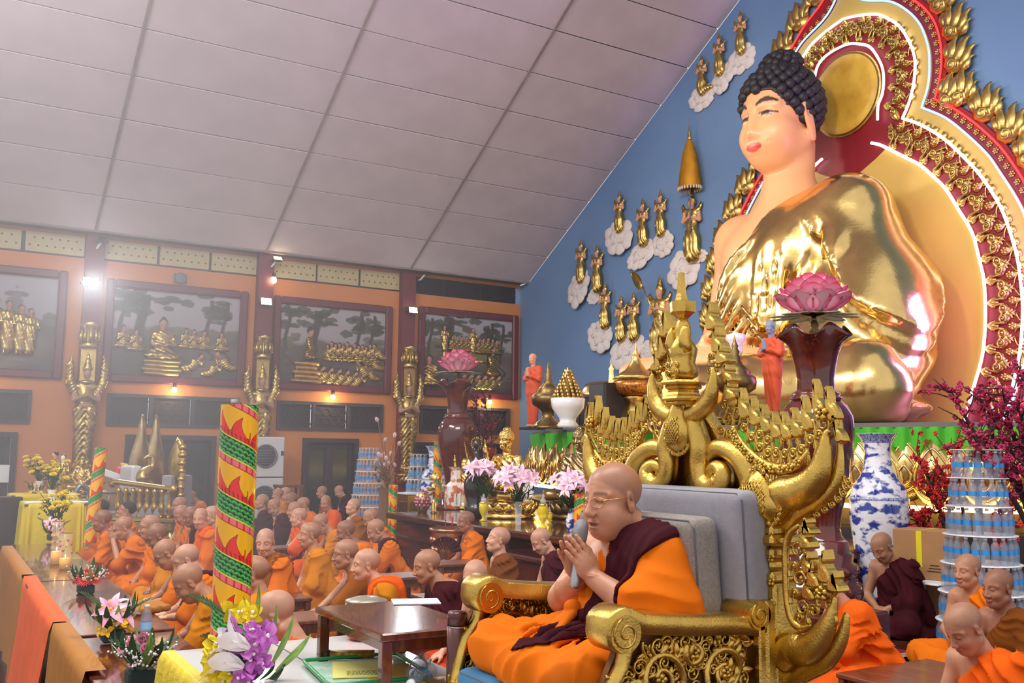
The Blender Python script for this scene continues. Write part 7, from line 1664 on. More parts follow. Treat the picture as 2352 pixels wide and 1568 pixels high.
def big_vase(label, loc, s, llabel):
    t = thing('wooden_vase', label, 'vase', loc); t.scale = (s,)*3
    def wob(R, Z, A): k = np.clip((Z-2.12)/.2, 0, 1); return R*(1+.20*k*k*np.cos(A*5)), Z+.075*k*k*np.cos(A*5+PI)
    MB().lathe([(.20, .56), (.175, .60), (.17, .68), (.19, .80), (.25, 1.05), (.29, 1.28), (.305, 1.45), (.295, 1.57), (.25, 1.66), (.205, 1.70)], 40, closed=True).build('vase_body', M['mahogany'], t)
    MB().lathe([(.205, 1.70), (.225, 1.715), (.205, 1.735), (.19, 1.74), (.20, 1.755), (.18, 1.775), (.155, 1.79)], 40, closed=True).build('neck_rings', M['mahogany'], t)
    MB().lathe([(.155, 1.79), (.15, 1.88), (.17, 2.0), (.20, 2.12), (.235, 2.20), (.27, 2.26), (.285, 2.29), (.27, 2.285), (.23, 2.22), (.19, 2.10), (.15, 1.95)], 60, wob=wob, closed=True).build('fluted_neck', M['mahogany'], t)
    MB().lathe([(.33, .0), (.34, .06), (.31, .08), (.335, .12), (.33, .2), (.30, .22), (.30, .28), (.315, .30), (.30, .36), (.26, .38), (.27, .44), (.235, .46), (.225, .54), (.20, .56)], 40).build('stepped_foot', M['mahogany'], t)
    l = thing('lotus_lamp', llabel, 'lamp', Vector(loc)+Vector((0, 0, 2.26*s))); l.scale = (s*1.0,)*3
    MB().lathe([(.03, -.22), (.03, .0), (.045, .03), (.03, .06), (.04, .09), (.022, .12), (.022, .16), (.16, .175), (.17, .185), (.0, .19)], 20).build('brass_stem', M['brass_dark'], l)
    for n, el, r0, z0, k, ph in ((9, 34, .12, .19, .95, 0), (9, 50, .10, .19, 1.02, .5), (8, 64, .07, .20, 1.1, 0), (6, 78, .04, .22, 1.12, .3)):
        for i in range(n):
            a = 2*PI*(i+ph)/n; o = put('lotus_petal', LP, None, l, (r0*math.cos(a), r0*math.sin(a), z0), Euler((math.radians(-(90-el)), 0, a-PI/2)), (1, 1, k)); o.rotation_euler = (Matrix.Rotation(a-PI/2, 3, 'Z') @ Matrix.Rotation(-math.radians(90-el), 3, 'X')).to_euler(); o.scale = (.95, 1, .82*k)
    for i in range(10): a = 2*PI*i/10; o = put('lotus_sepal', LS, None, l, (.12*math.cos(a), .12*math.sin(a), .17)); o.rotation_euler = (Matrix.Rotation(a-PI/2, 3, 'Z') @ Matrix.Rotation(-math.radians(94), 3, 'X')).to_euler(); o.scale = (.9, .9, .72)
    return t
pv = at(1052, 900, D=16.2); big_vase('tall mahogany vase with rippled mouth, far one at the left end of the altar', (pv.x, pv.y, .30), 1.075, 'pink lotus lamp with green sepals above the far mahogany vase')
MB().box((pv.x, pv.y, .15), (.8, .8, .30), bev=.02).build('plinth', M['altar_wood'], None, label='dark wooden plinth under the far mahogany vase', cat='plinth')
pv2 = at(1874, 900, D=7.95); big_vase('tall mahogany vase with rippled mouth, near one behind the throne', (pv2.x, pv2.y, .34), .985, 'large pink lotus lamp with green sepals above the near mahogany vase')
MB().box((pv2.x, pv2.y, .17), (.75, .75, .34), bev=.02).build('plinth', M['altar_wood'], None, label='dark wooden plinth under the near mahogany vase', cat='plinth')
# porcelain vases
m = mat('porcelain_blue', (236, 236, 240), rough=.12, coat=.6, rgb2=(44, 62, 150), vscale=7, stretch=(1, 1, 1.7))
m.node_tree.nodes['Color Ramp'].color_ramp.elements[0].position = .44; m.node_tree.nodes['Color Ramp'].color_ramp.elements[1].position = .52; m.node_tree.nodes['Noise Texture'].inputs['Detail'].default_value = 9
mat('porcelain_band', (70, 80, 160), rough=.15, rgb2=(200, 206, 230), vscale=60, coat=.5)
def blue_vase(label, loc, s):
    t = thing('porcelain_vase', label, 'vase', loc); t.scale = (s,)*3
    MB().lathe([(.19, 0), (.20, .04), (.185, .12), (.20, .30), (.26, .70), (.29, .98), (.285, 1.14), (.25, 1.27), (.18, 1.36), (.14, 1.45), (.125, 1.60), (.14, 1.70)], 40, closed=True).build('vase_body', M['porcelain_blue'], t)
    MB().lathe([(.14, 1.70), (.165, 1.755), (.20, 1.79), (.205, 1.80), (.19, 1.80), (.12, 1.70)], 40, closed=True).build('rim_band', M['porcelain_band'], t); MB().lathe([(.287, 1.135), (.292, 1.15), (.282, 1.165)], 40, closed=True).build('shoulder_band', M['porcelain_band'], t); return t
p = at(2014, 1000, D=9.7); blue_vase('tall blue and white porcelain vase with landscapes, right of the throne', (p.x, p.y, 0), 1.0)
p = at(1001, 1000, D=17.5); blue_vase('blue and white porcelain vase half hidden behind the far mahogany vase', (p.x, p.y, .0), .93)
# bottle towers
SH = []
def tower(base, tiers, label, name, near, r_top=.19, dr=.030, z0=0.0, s=1.0, bseg=10):
    t = thing('tower_stand', label+', its white round boards', 'stand', (base.x, base.y, z0)); hz = .232*s
    for k in range(tiers+1): MB().lathe([(r_top+dr*(tiers-k)+.035 if k < tiers else r_top+.03, 0), (r_top+dr*(tiers-k)+.035 if k < tiers else r_top+.03, .008)], 28).build('round_board', M['bottle_cap'], t, loc=(0, 0, k*hz))
    MB().tube([(0, 0, .01), (0, 0, tiers*hz)], .03, 8).build('core_post', M['white_metal'], t)
    view = math.atan2(-base.y, -base.x)
    for k in range(tiers):
        r = r_top+dr*(tiers-1-k); n = int(2*PI*r/(.072*s)); lb = 'water bottle in tier %s from the top of %s' % (('one', 'two', 'three', 'four', 'five', 'six', 'seven', 'eight')[tiers-1-k], name)
        for i in range(n):
            a = 2*PI*(i+.5*(k % 2))/n
            if math.cos(a-view) < -.05: continue
            loc = (base.x+r*math.cos(a), base.y+r*math.sin(a), z0+k*hz+.0085)
            if near:
                o = bottle(lb, loc, (0, 0, a+PI/2), s*1.06, 'bottle_label', 'bottles in %s, tier %d' % (name, tiers-k))
            else: put('water_bottle', SH[0], None, None, loc, (0, 0, a), s*1.06, lb, 'bottle', 'bottles in %s, tier %d' % (name, tiers-k))
b = MB(); b.lathe([(.028, 0), (.031, .006), (.031, .078)], bseg_ := 10, closed=True); b.cur = 1; b.lathe([(.0318, .078), (.0318, .118)], 10, closed=True); b.cur = 0; b.lathe([(.031, .118), (.030, .14), (.014, .185)], 10, closed=True); b.cur = 2; b.lathe([(.014, .185), (.0145, .205), (0, .206)], 8)
SH.append(b.mesh('water_bottle', [M['bottle_water'], M['bottle_label'], M['bottle_cap']]))
p = at(2241, 1000, D=8.0); tower(p, 7, 'water bottle tower at the right', 'the right tower', True, .175, .026, 0)
gb = thing('lotus_bowl', 'amber glass lotus bowl on top of the right bottle tower', 'bowl', (p.x, p.y, 7*.232+.009)); mat('amber_glass', (210, 150, 40), rough=.15, alpha=.8)
MB().lathe([(.09, 0), (.09, .02), (.04, .03), (.03, .06), (.05, .08)], 16).build('gold_foot', M['gold_relief'], gb); b = bloom([(8, .10, .06, 30, .5, 0), (8, .09, .05, 55, .4, .5)]); b.build('glass_petals', M['amber_glass'], gb, loc=(0, 0, .07)); MB().box((.08, .0, .05), (.05, .03, .09), bev=.01).build('gold_tag', M['gold_relief'], gb)
p = at(850, 1000, D=19.2); tower(p, 7, 'far water bottle tower against the orange wall', 'the far tower by the wall', False, .19, .030, 0)
p = at(963, 1000, D=17.6); tower(Vector((p.x, p.y, 0)), 3, 'short water bottle tower on the gold cabinet', 'the short tower on the gold cabinet', False, .13, .03, .82)
tg = thing('gold_cabinet', 'gold panelled cabinet carrying the short bottle tower', 'cabinet', (p.x, p.y, 0)); MB().box((0, 0, .40), (.72, .72, .80), bev=.01).build('body', M['gold'], tg); MB().box((0, 0, .81), (.80, .80, .015), bev=.004).build('marble_top', M['white_metal'], tg)
for k in (-1, 1): MB().box((k*.17, -.365, .4), (.28, .015, .55), bev=.006).build('door', M['brass_dark'], tg)
for k, z in ((-1, .4), (1, .4)): MB().box((-.365, k*.17, z), (.015, .28, .55), bev=.006).build('door', M['brass_dark'], tg)
p = at(977, 1000, D=17.1); candle('yellow dragon candle on the gold cabinet by the short bottle tower', (p.x-.28, p.y-.28, .82), .92, .075, 1, .1, (40, 120)) if False else candle('yellow dragon candle before the gold cabinet, left of the far mahogany vase', (p.x, p.y-.52, 0), 1.75, .078, 1, .1, (40, 150))
p = at(906, 1000, D=15.8); candle('thin yellow dragon candle on the floor left of the altar end', (p.x, p.y, 0), 1.02, .075, 1, .6, (40, 120))
p = at(884, 1000, D=16.6); candle('red and green dragon candle half hidden left of the thin floor candle', (p.x, p.y, 0), .82, .07, -1, .3, (40, 110))
p = onA(1334, 1222); candle('yellow dragon candle on the altar just behind the microphone', p, .44, .082, -1, .55, (70, 110), pitch=.26)
# stems of potted lotus
mat('branch_brown', (120, 90, 66), rough=.8); mat('lotus_dusty', (228, 200, 200), rough=.6)
p = at(893, 1000, D=16.2); t = thing('potted_lotus', 'tall brown vase of pale pink lotus stems left of the thin floor candle', 'flowers', (p.x, p.y, 0)); MB().lathe([(.13, 0), (.12, .1), (.15, .5), (.12, .78), (.17, .95)], 20, closed=True).build('woven_vase', M['branch_brown'], t)
rs = np.random.RandomState(3); g = MB(); bud = bloom([(7, .085, .06, 62, .3, 0), (6, .07, .05, 75, .2, .5)]).mesh('lotus_flower', [M['lotus_dusty']])
for k in range(15):
    a = rs.rand()*6.28; r_ = .06+.26*rs.rand(); z = 1.25+.55*rs.rand() if k else 2.05; q = (r_*math.cos(a), r_*math.sin(a), z); g.tube(spline([(0, 0, .9), (q[0]*.4, q[1]*.4, (z+.9)/2), q], 4), .008, 5); put('lotus_flower', bud, None, t, q, (rs.randn()*.3, rs.randn()*.3, 0), 1.1)
    for j in range(3): u = rs.rand(); g.ball((q[0]*u+.08*rs.randn(), q[1]*u+.08*rs.randn(), .95+.4*u), (.05, .03, .012), 6, 3, rot=tuple(rs.rand(3)))
g.build('stems', M['branch_brown'], t)
# porcelain, lamps, fruit on the altar
mat('porcelain_orange', (236, 226, 220), rough=.15, rgb2=(196, 104, 56), vscale=9, coat=.5); M['porcelain_orange'].node_tree.nodes['Color Ramp'].color_ramp.elements[0].position = .46; M['porcelain_orange'].node_tree.nodes['Color Ramp'].color_ramp.elements[1].position = .53
p = onD(1046, 15.0, ZA); p = at(1046, 1168, z=ZA); t = thing('octagonal_vase', 'orange and white eight sided porcelain vase with a scalloped mouth on the altar', 'vase', (p.x, p.y, ZA)); MB().lathe([(.17, 0), (.18, .03), (.19, .24), (.175, .36), (.10, .44), (.085, .52), (.09, .62), (.14, .68), (.13, .68)], 8, smooth=False, closed=True, ph=.39).build('vase_body', M['porcelain_orange'], t)
MB().box((-.06, -.165, .15), (.10, .02, .2), rot=(0, 0, -.35)).build('inscription_panel', M['porcelain_white'], t); 
mat('ink_black', (40, 36, 40), rough=.7); b = MB(); rs = np.random.RandomState(8)
for c in range(4):
    for k in range(9): b.box((-.09+.02*c, -.178+.0073*(c-1.5), .235-.02*k), (.010*(.5+rs.rand()*.5), .004, .010), rot=(0, rs.randn()*.2, -.35))
b.build('inscription', M['ink_black'], t)['kind'] = 'stuff'
mat('lotus_foil', (200, 120, 150), rough=.25, metal=.8); p = onA(970, 1178); p = at(970, 1176, z=ZA); t = thing('lotus_bud_ornament', 'pink and gold foil lotus bud ornament near the left end of the altar', 'ornament', (p.x, p.y, ZA)); b = MB()
for r_ in range(6):
    zz = .06+.045*r_; R_ = .105*math.sin(PI*(r_+1.4)/7.4)
    for k in range(9): a = 2*PI*(k+.5*(r_ % 2))/9; b.ball((R_*math.cos(a), R_*math.sin(a), zz), (.030, .030, .034), 6, 4)
b.build('foil_petals', M['lotus_foil'], t)['kind'] = 'stuff'; MB().lathe([(.07, 0), (.07, .03), (.10, .05), (.1, .27), (.03, .32), (.0, .36)], 14).build('core', M['gold_relief'], t)
p = at(996, 1178, z=ZA); t = thing('golden_flower', 'shiny gold artificial flower in a small vase on the altar', 'ornament', (p.x, p.y, ZA)); MB().lathe([(.05, 0), (.03, .04), (.045, .1), (.02, .16), (.02, .22)], 14).build('vase', M['gold_bright'], t); b = MB(); b.tube([(0, 0, .2), (0, 0, .5)], .012, 6); b.build('stem', M['gold_bright'], t)
for z, s in ((.34, 1.6), (.50, 1.4), (.27, 1.2)):
    b = bloom([(6, .08, .05, 20, .3, 0)]); b.build('gold_petals', M['gold_bright'], t, loc=(0, 0, z), rot=(.5*(z-.35)*4, .6, z*9), scale=s)
# Standing and seated statues on the altar
def seated_statue(label, px, pyb, D, H, m, yaw, lotus=None, z=None, hairk=0, hand_up=False, fold=.006, name='buddha_statue'):
    p = at(px, pyb, D=D) if z is None else at(px, pyb, z=z); t = thing(name, label, 'statue', p, yaw); zb = .20 if lotus else 0; t.scale = (H/(.93+zb),)*3
    S = SDF(); S.ell((0, 0, .12), (.13, .17, .11)); S.ell((0, 0, .35), (.105, .15, .2), k=.06); S.cap((0, .16, .50), (0, -.16, .50), .06, k=.05); S.cap((0, 0, .52), (.01, 0, .64), .05, k=.03)
    for s in (1, -1):
        S.cap((.03, s*.1, .09), (.25, s*.31, .075), .09, .065, k=.05); S.chain([(.25, s*.31, .07), (.29, s*.05, .07), (.26, -s*.12, .08)], [.065, .055, .04], .03)
    if hand_up: S.chain([(0, -.17, .5), (.09, -.23, .36), (.17, -.2, .58)], [.05, .042, .03], .02); S.ell((.18, -.2, .62), (.025, .03, .05), k=.01); S.cap((.18, -.2, .64), (.19, -.2, .73), .012, k=.01)
    else: S.chain([(0, -.17, .5), (.06, -.23, .3), (.2, -.1, .17)], [.05, .042, .032], .02)
    S.chain([(0, .17, .5), (.06, .23, .3), (.2, .08, .17)], [.056, .05, .034], .02); S.ell((.2, 0, .16), (.06, .1, .03), k=.02)
    H_ = np.array((.025, 0, .735)); Rh = rotm(0, 4); head_sdf(S, H_, Rh, .98, 0, big_ear=1.7); S.frame(H_, Rh, .98)
    if hairk: S.ell((-.012, 0, .034), (.103, .081, .09)); S.frame(); S.frame(H_, Rh, .98); S.ell((-.025, 0, .13), (.05, .048, .035), k=.02)
    ga = PI*(3-math.sqrt(5))
    if hairk:
        for i in range(110):
            u = 1-1.25*(i+.5)/110; rr = math.sqrt(max(0, 1-u*u)); a = i*ga; d = np.array((rr*math.cos(a), rr*math.sin(a), u)); q = d*(.101, .080, .09)+(-.012, 0, .036)
            if q[2] > (.06 if q[0] > .03 else -.03): S.ell(q, .0125, k=.003)
    S.frame()
    dp = lambda X, Y, Z, f: -(fold*ridge((.75*Z+.6*Y+.2*X)*52)*sst(.70, .62, Z)*sst(.14, .2, Z)+fold*.7*ridge(np.arctan2(Y, X)*9)*sst(.2, .15, Z))
    o = put('statue_body', mesh('statue_body', *S.extract(.0125, [(H_-.13, H_+.15, .0052)], disp=dp)), m, t, (0, 0, zb))
    if lotus:
        b = MB(); b.lathe([(.34, 0), (.36, .03), (.30, .06), (.30, .12), (.34, .17), (.33, .20)], 28, smooth=True); lt = b.build('lotus_base', lotus, t); b = MB()
        for k in range(16):
            a = 2*PI*k/16; b.X = Matrix.Rotation(a, 4, 'Z') @ Matrix.Translation((.31, 0, .05)) @ Matrix.Rotation(.35, 4, 'Y') @ Matrix.Rotation(PI/2, 4, 'Z') @ Matrix.Rotation(PI/2, 4, 'X'); b.dome(teardrop(.15, .13), .03, 0, 3, .01)
        b.build('base_petals', lotus, t)
    return t
seated_statue('bright gold statue with topknot and raised hand, left of the white figurine on the altar', 1163, 1188, 12.2, 1.33, M['gold_bright'], PI+.35, M['gold_bright'], ZA, 1, True).location.z = ZA
seated_statue('bronze seated statue with curled hair on a dark lotus, behind the praying monk', 1333, 1190, 10.6, 1.36, M['bronze'], PI+.45, M['brass_dark'], ZA, 1, False, .009).location.z = ZA
p = at(1068, 1168, z=ZA); t = thing('child_statue', 'gold child statue pointing one finger to the sky on the altar', 'statue', (p.x, p.y, ZA), PI+.5); S = SDF()
S.chain([(0, .04, .16), (.01, .05, .45)], [.045, .07], .03); S.chain([(0, -.04, .16), (.01, -.05, .45)], [.045, .07], .03); S.ell((0, 0, .62), (.09, .12, .18), k=.06); S.cap((0, .1, .74), (0, -.1, .74), .05, k=.04); S.chain([(0, -.11, .74), (.05, -.20, .70), (.07, -.22, .95)], [.045, .04, .026], .02); S.cap((.07, -.22, .95), (.07, -.22, 1.06), .014, k=.01); S.ell((.07, -.22, .96), (.03, .03, .035)); S.chain([(0, .11, .74), (.03, .17, .58), (.05, .14, .42)], [.045, .038, .028], .02)
for y in (1, -1): S.ell((.03, y*.05, .14), (.07, .035, .025), k=.02)
head_sdf(S, np.array((.02, 0, .90)), rotm(0, 0), .95, 0, big_ear=1.4); S.lo = 0
put('child_body', mesh('child_body', *S.extract(.012, [(np.array((-.1, -.1, .78)), np.array((.14, .1, 1.05)), .006)], disp=lambda X, Y, Z, f: -.008*ridge((Z+Y)*40)*sst(.76, .7, Z))), M['gold_bright'], t, scale=.82); MB().lathe([(.20, 0), (.20, .03), (.15, .05), (.17, .10), (.12, .12)], 20).build('lotus_base', M['gold_bright'], t)
mat('lacquer_black', (30, 26, 28), rough=.25, coat=.4); p = at(1093, 1130, D=13.6); t = thing('reliquary', 'black lacquer pagoda reliquary with spire between the gold statues', 'reliquary', (p.x, p.y, ZA)); MB().lathe([(.16, 0), (.16, .16), (.12, .2), (.17, .34), (.18, .50), (.12, .60), (.19, .62), (.19, .66), (.08, .74), (.05, .80)], 20).build('body', M['lacquer_black'], t); MB().lathe([(.05, .80), (.06, .83), (.04, .86), (.05, .88), (.03, .92), (.02, .97), (.045, 1.0), (.045, 1.05), (.0, 1.12)], 14).build('spire', M['lacquer_black'], t); b = MB()
for k in range(16): a = k*2*PI/16; b.ball((.085*math.cos(a), 0, 1.04+.085*math.sin(a)), .012, 6, 4)
b.build('gold_beads', M['gold_relief'], t)['kind'] = 'stuff'
mat('amber_red', (120, 40, 24), rough=.2, alpha=.92); p = at(1124, 1130, D=13.9); t = thing('dragon_pillar_lamp', 'amber lotus lamp on a gold pillar wound by a dragon', 'lamp', (p.x, p.y, ZA)); MB().lathe([(.14, 0), (.14, .1), (.10, .14), (.105, .72), (.14, .76), (.10, .8)], 18).build('pillar', M['gold_relief'], t); a = np.linspace(0, 7*PI, 70); MB().tube(np.c_[.125*np.cos(a), .125*np.sin(a), .16+.55*a/a[-1]], .026, 6).build('coiled_dragon', M['amber_red'], t); b = bloom([(8, .17, .09, 35, .6, 0), (8, .15, .08, 60, .5, .5)]); b.build('glass_petals', M['amber_red'], t, loc=(0, 0, .80), scale=1.2)
# framed picture, figurine, oil lamps, lilies
mat('pic_green', (120, 170, 120), rough=.4, rgb2=(90, 130, 190), vscale=3); mat('pic_figure', (226, 220, 90), rough=.5); mat('frame_ochre', (200, 160, 90), rough=.5)
p = at(1083, 1176, z=ZA); t = thing('framed_picture', 'small framed picture of a yellow seated figure leaning on the altar', 'picture', (p.x-.08, p.y-.2, ZA), -.15); t.rotation_euler = (-.12, 0, -.35)
MB().box((0, 0, .16), (.26, .02, .32)).build('picture', M['pic_green'], t); b = MB()
for x in (-.13, .13): b.box((x, -.004, .16), (.02, .035, .34))
for z in (.0, .32): b.box((0, -.004, z+.0), (.24, .035, .02))
b.build('frame', M['frame_ochre'], t); b = MB(); b.X = Matrix.Translation((0, -.011, 0)) @ Matrix.Rotation(PI/2, 4, 'X'); b.dome(spline([(-.08, .05), (.08, .05), (.05, .10), (.03, .17), (.02, .24), (-.02, .24), (-.03, .17), (-.05, .10)], 3, True), .003, 0, 3); b.build('painted_figure', M['pic_figure'], t)
p = at(1206, 1188, z=ZA); t = thing('white_figurine', 'white porcelain child figurine between two lily vases on the altar', 'figurine', (p.x, p.y, ZA), PI+.5); S = SDF(); S.ell((0, 0, .05), (.12, .14, .05)); S.chain([(0, 0, .06), (0, 0, .3)], [.10, .09], .04); S.ell((0, 0, .36), (.08, .1, .12), k=.04); S.ell((.01, 0, .56), (.085, .08, .09), k=.01); S.chain([(0, -.09, .42), (.03, -.16, .5), (.03, -.17, .66)], [.035, .03, .02], .02); S.chain([(0, .09, .42), (.05, .13, .3), (.09, .05, .32)], [.035, .03, .022], .02); put('figurine_body', mesh('figurine', *S.extract(.012, disp=lambda X, Y, Z, f: -.006*ridge((Z+Y)*50)*sst(.45, .4, Z))), M['porcelain_white'], t)
mat('oil_yellow', (236, 206, 20), rough=.08, alpha=.75); mat('clear_glass', (240, 244, 246), rough=.05, alpha=.3)
GOB = [(.05, 0), (.052, .012), (.018, .03), (.02, .06), (.045, .1), (.06, .15), (.062, .2), (.045, .235)]
for px, py, s, lb in ((1110, 1196, 1.0, 'glass goblet oil lamp full of yellow oil under the left lily vase'), (1247, 1212, 1.15, 'larger glass goblet oil lamp of yellow oil right of the white figurine'), (1162, 1184, .6, 'small round glass oil lamp at the foot of the bright gold statue'), (1262, 1204, .62, 'small glass oil lamp tucked right of the larger goblet lamp')):
    p = at(px, py, z=ZA); t = thing('oil_lamp', lb, 'lamp', (p.x, p.y, ZA)); t.scale = (s,)*3; MB().lathe(GOB, 18).build('oil_goblet', M['oil_yellow'], t); MB().lathe([(.048, .235), (.05, .25), (.04, .26)], 16, closed=True).build('gold_collar', M['gold_bright'], t); MB().lathe([(.03, .26), (.035, .29), (.012, .32), (.02, .34), (.0, .37)], 12).build('glass_stopper', M['clear_glass'], t)
def lilies(label, px, py, z, s, seed, vm, prof):
    rs = np.random.RandomState(seed); p = at(px, py, z=z); t = thing('lily_vase', label, 'flowers', (p.x, p.y, z)); t.scale = (s,)*3; MB().lathe(prof, 16, closed=True).build('vase', vm, t); g = MB(); zt = prof[-1][1]
    for k in range(22):
        a = rs.rand()*6.28; r_ = .05+.2*rs.rand(); zz = zt+.08+.26*rs.rand(); e = np.array((r_*math.cos(a), r_*math.sin(a), zz)); g.tube([(0, 0, zt*.5), (e[0]*.4, e[1]*.4, zt+.08), tuple(e)], .005, 4)
        for j in range(4): u = rs.rand(); c = np.array((e[0]*u, e[1]*u, zt-.03+u*(zz-zt))); G = petal(.11, .022, .7, 5); az = rs.rand()*6.28; g.X = Matrix.Translation(tuple(c)) @ Matrix.Rotation(az, 4, 'Z') @ Matrix.Rotation(.3-rs.rand()*.9, 4, 'Y'); g.sheet(G); g.X = None
    g.build('foliage', M['leaf_green'], t)['kind'] = 'stuff'
    for k in range(17): a = rs.rand()*6.28; r_ = .06+.19*rs.rand(); put('lily', lily_me, None, t, (r_*math.cos(a)-.04, r_*math.sin(a)-.06, zt+.24+.16*rs.rand()), aim((math.cos(a)*.7-.35, math.sin(a)*.7-.5, .55), rs.rand()*6), 1.0+.35*rs.rand())
GV = [(.035, 0), (.038, .01), (.045, .15), (.06, .30)]
lilies('vase of pink lilies at the left, behind the small framed picture', 1113, 1192, ZA, 1.05, 2, M['clear_glass'], GV); lilies('tall glass vase of white and pink lilies in front of the white figurine', 1190, 1206, ZA, 1.0, 3, M['clear_glass'], GV); lilies('blue and white vase of pink lilies left of the face of the praying monk', 1312, 1218, ZA, .95, 4, M['porcelain_blue'], [(.05, 0), (.06, .03), (.075, .12), (.045, .2), (.04, .24), (.055, .28)])
mat('wrap_red', (206, 44, 56), rough=.5); t = thing('wrapped_bouquet', 'red wrapped bouquet with orange and yellow flowers behind the head of the praying monk', 'flowers', onA(1372, 1205), 0); rs = np.random.RandomState(4)
MB().lathe([(.04, 0), (.10, .3), (.22, .58)], 9, smooth=False, closed=True, wob=lambda R, Z, A: (R*(1+.1*np.cos(A*3)), Z)).build('wrapper', M['wrap_red'], t)
for k in range(12): a = rs.rand()*6.28; r_ = .16*rs.rand(); put('yellow_gerbera' if k % 2 else 'pink_rose', gerb_me if k % 2 else rose_me, [M['petal_gold'], M['petal_gold']] if k % 2 else None, t, (r_*math.cos(a)-.03, r_*math.sin(a)-.05, .56+.1*rs.rand()), aim((math.cos(a)*.4-.3, math.sin(a)*.4-.6, .7)), 1.2)
# copper incense urn
p = at(1035, 1285, z=0); p = at(1035, 1200, D=11.9); t = thing('incense_urn', 'large embossed copper incense urn on the floor before the altar', 'urn', (p.x, p.y, 0)); MB().lathe([(.17, 0), (.19, .03), (.15, .08), (.17, .18), (.215, .38), (.235, .52), (.23, .57)], 30, closed=True).build('urn_body', M['copper'], t); MB().lathe([(.23, .57), (.265, .585), (.27, .61), (.255, .63), (.23, .615), (.2, .60), (0, .59)], 30, closed=True).build('rim', M['copper'], t); b = MB()
for k in range(14):
    a = k*2*PI/14
    for z in (.22, .36, .48): rr = float(np.interp(z, [.18, .38, .52], [.17, .215, .235])); b.ball((rr*math.cos(a+z*3), rr*math.sin(a+z*3), z), (.035, .035, .045), 7, 4)
b.build('embossing', M['copper'], t); b = MB()
for x, y in ((.03, .02), (-.04, .05), (.0, -.05)): b.tube([(x, y, .59), (x*1.2, y*1.2, .76)], .006, 5)
b.build('incense_sticks', mat('incense_red', (170, 24, 50), rough=.7), t)
# ------------------------------------------------------------------ shelf of the pedestal: monk figures, stupas, urns
def monk_figure(label, px, py, z, H, skin, yaw):
    p = at(px, py, z=z); t = thing('monk_figure', label, 'statue', (p.x, p.y, z), yaw); t.scale = (H/1.72,)*3; S = SDF()
    S.chain([(0, .06, .12), (0, .07, .8), (0, .06, 1.0)], [.07, .11, .13], .05); S.chain([(0, -.06, .12), (0, -.07, .8), (0, -.06, 1.0)], [.07, .11, .13], .05); S.ell((-.01, 0, 1.15), (.12, .18, .26), k=.06); S.cap((0, .16, 1.36), (0, -.1, 1.34), .07, k=.05); S.chain([(0, .18, 1.36), (.06, .22, 1.12), (.17, .06, 1.18)], [.075, .075, .05], .03); S.chain([(0, -.17, 1.34), (.05, -.21, 1.12), (.12, -.1, 1.12)], [.06, .06, .045], .03)
    rb = mesh('figure_robe', *S.extract(.022, disp=lambda X, Y, Z, f: -(.012*ridge((Y+.3*X+.12*Z)*34)*sst(1.0, .9, Z)+.010*ridge((.7*Z+.7*Y)*34)*sst(.9, 1.05, Z))))
    B = SDF(); B.cap((0, 0, 1.38), (.02, 0, 1.5), .055); B.chain([(.0, -.15, 1.37), (.05, -.2, 1.14), (.2, -.03, 1.2)], [.05, .045, .032], .02); B.cap((.2, -.02, 1.2), (.24, -.01, 1.36), .032, .016, .01); B.cap((.2, .02, 1.2), (.24, .012, 1.36), .032, .016, .01)
    for y in (1, -1): B.ell((.05, y*.06, .035), (.12, .05, .04)); B.cap((0, y*.06, .05), (0, y*.06, .2), .045, k=.03)
    Hh = np.array((.03, 0, 1.60)); head_sdf(B, Hh, rotm(0, 8), 1.0, 0, big_ear=1.35)
    put('figure_body', mesh('figure_body', *B.extract(.016, [(Hh-.12, Hh+.15, .0075)])), skin, t); put('figure_robe', rb, mat('robe_paint', (214, 82, 40), rough=.6) if 'robe_paint' not in M else M['robe_paint'], t); MB().box((.02, 0, -.03), (.42, .44, .06)).build('base_slab', M['black_metal'], t); return t
ZL = 1.962
monk_figure('painted monk figure in red-orange with joined palms beside the blue wall corner', 1224, 980, ZL+.06, 1.30, M['statue_skin'], PI+.3).location.z = ZL+.05
mat('grey_blue_skin', (140, 148, 170), rough=.5); monk_figure('painted monk figure with blue-grey skin and orange robe left of the near mahogany vase', 1776, 955, ZL+.06, 1.13, M['grey_blue_skin'], PI+.1).location.z = ZL+.05
def turned(name, label, cat, px, py, prof, m, H, part='body', z=ZL, n=24, extra=None):
    p = at(px, py, z=z); t = thing(name, label, cat, (p.x, p.y, z)); s = H/max(q[1] for q in prof); MB().lathe([(r*s, zz*s) for r, zz in prof], n).build(part, m, t); return t, s
STU = [(.24, 0), (.24, .04), (.2, .06), (.19, .1), (.10, .16), (.09, .26), (.12, .3), (.24, .38), (.26, .46), (.25, .52), (.18, .57), (.19, .59), (.1, .68), (.06, .74), (.07, .76), (.045, .80), (.06, .84), (.035, .88), (.045, .91), (.02, .96), (.0, 1.06)]
turned('bronze_stupa', 'dark bronze stupa with ringed spire next to the red-orange monk figure', 'stupa', 1258, 985, STU, M['brass_dark'], 1.12)
t, s = turned('bud_offering', 'white pot holding a cone of golden banana-like buds on the ledge', 'offering', 1304, 982, [(.12, 0), (.14, .03), (.10, .08), (.11, .12), (.2, .24), (.22, .36), (.2, .37)], M['porcelain_white'], .46, 'pot'); b = MB()
for r_ in range(9):
    R_ = .24*(1-r_/9.5); zz = .44+.055*r_
    for k in range(max(3, int(18*(1-r_/9.5)))): a = 2*PI*(k+.5*(r_ % 2))/max(3, int(18*(1-r_/9.5))); b.ball((R_*math.cos(a), R_*math.sin(a), zz), (.028, .028, .042), 6, 4)
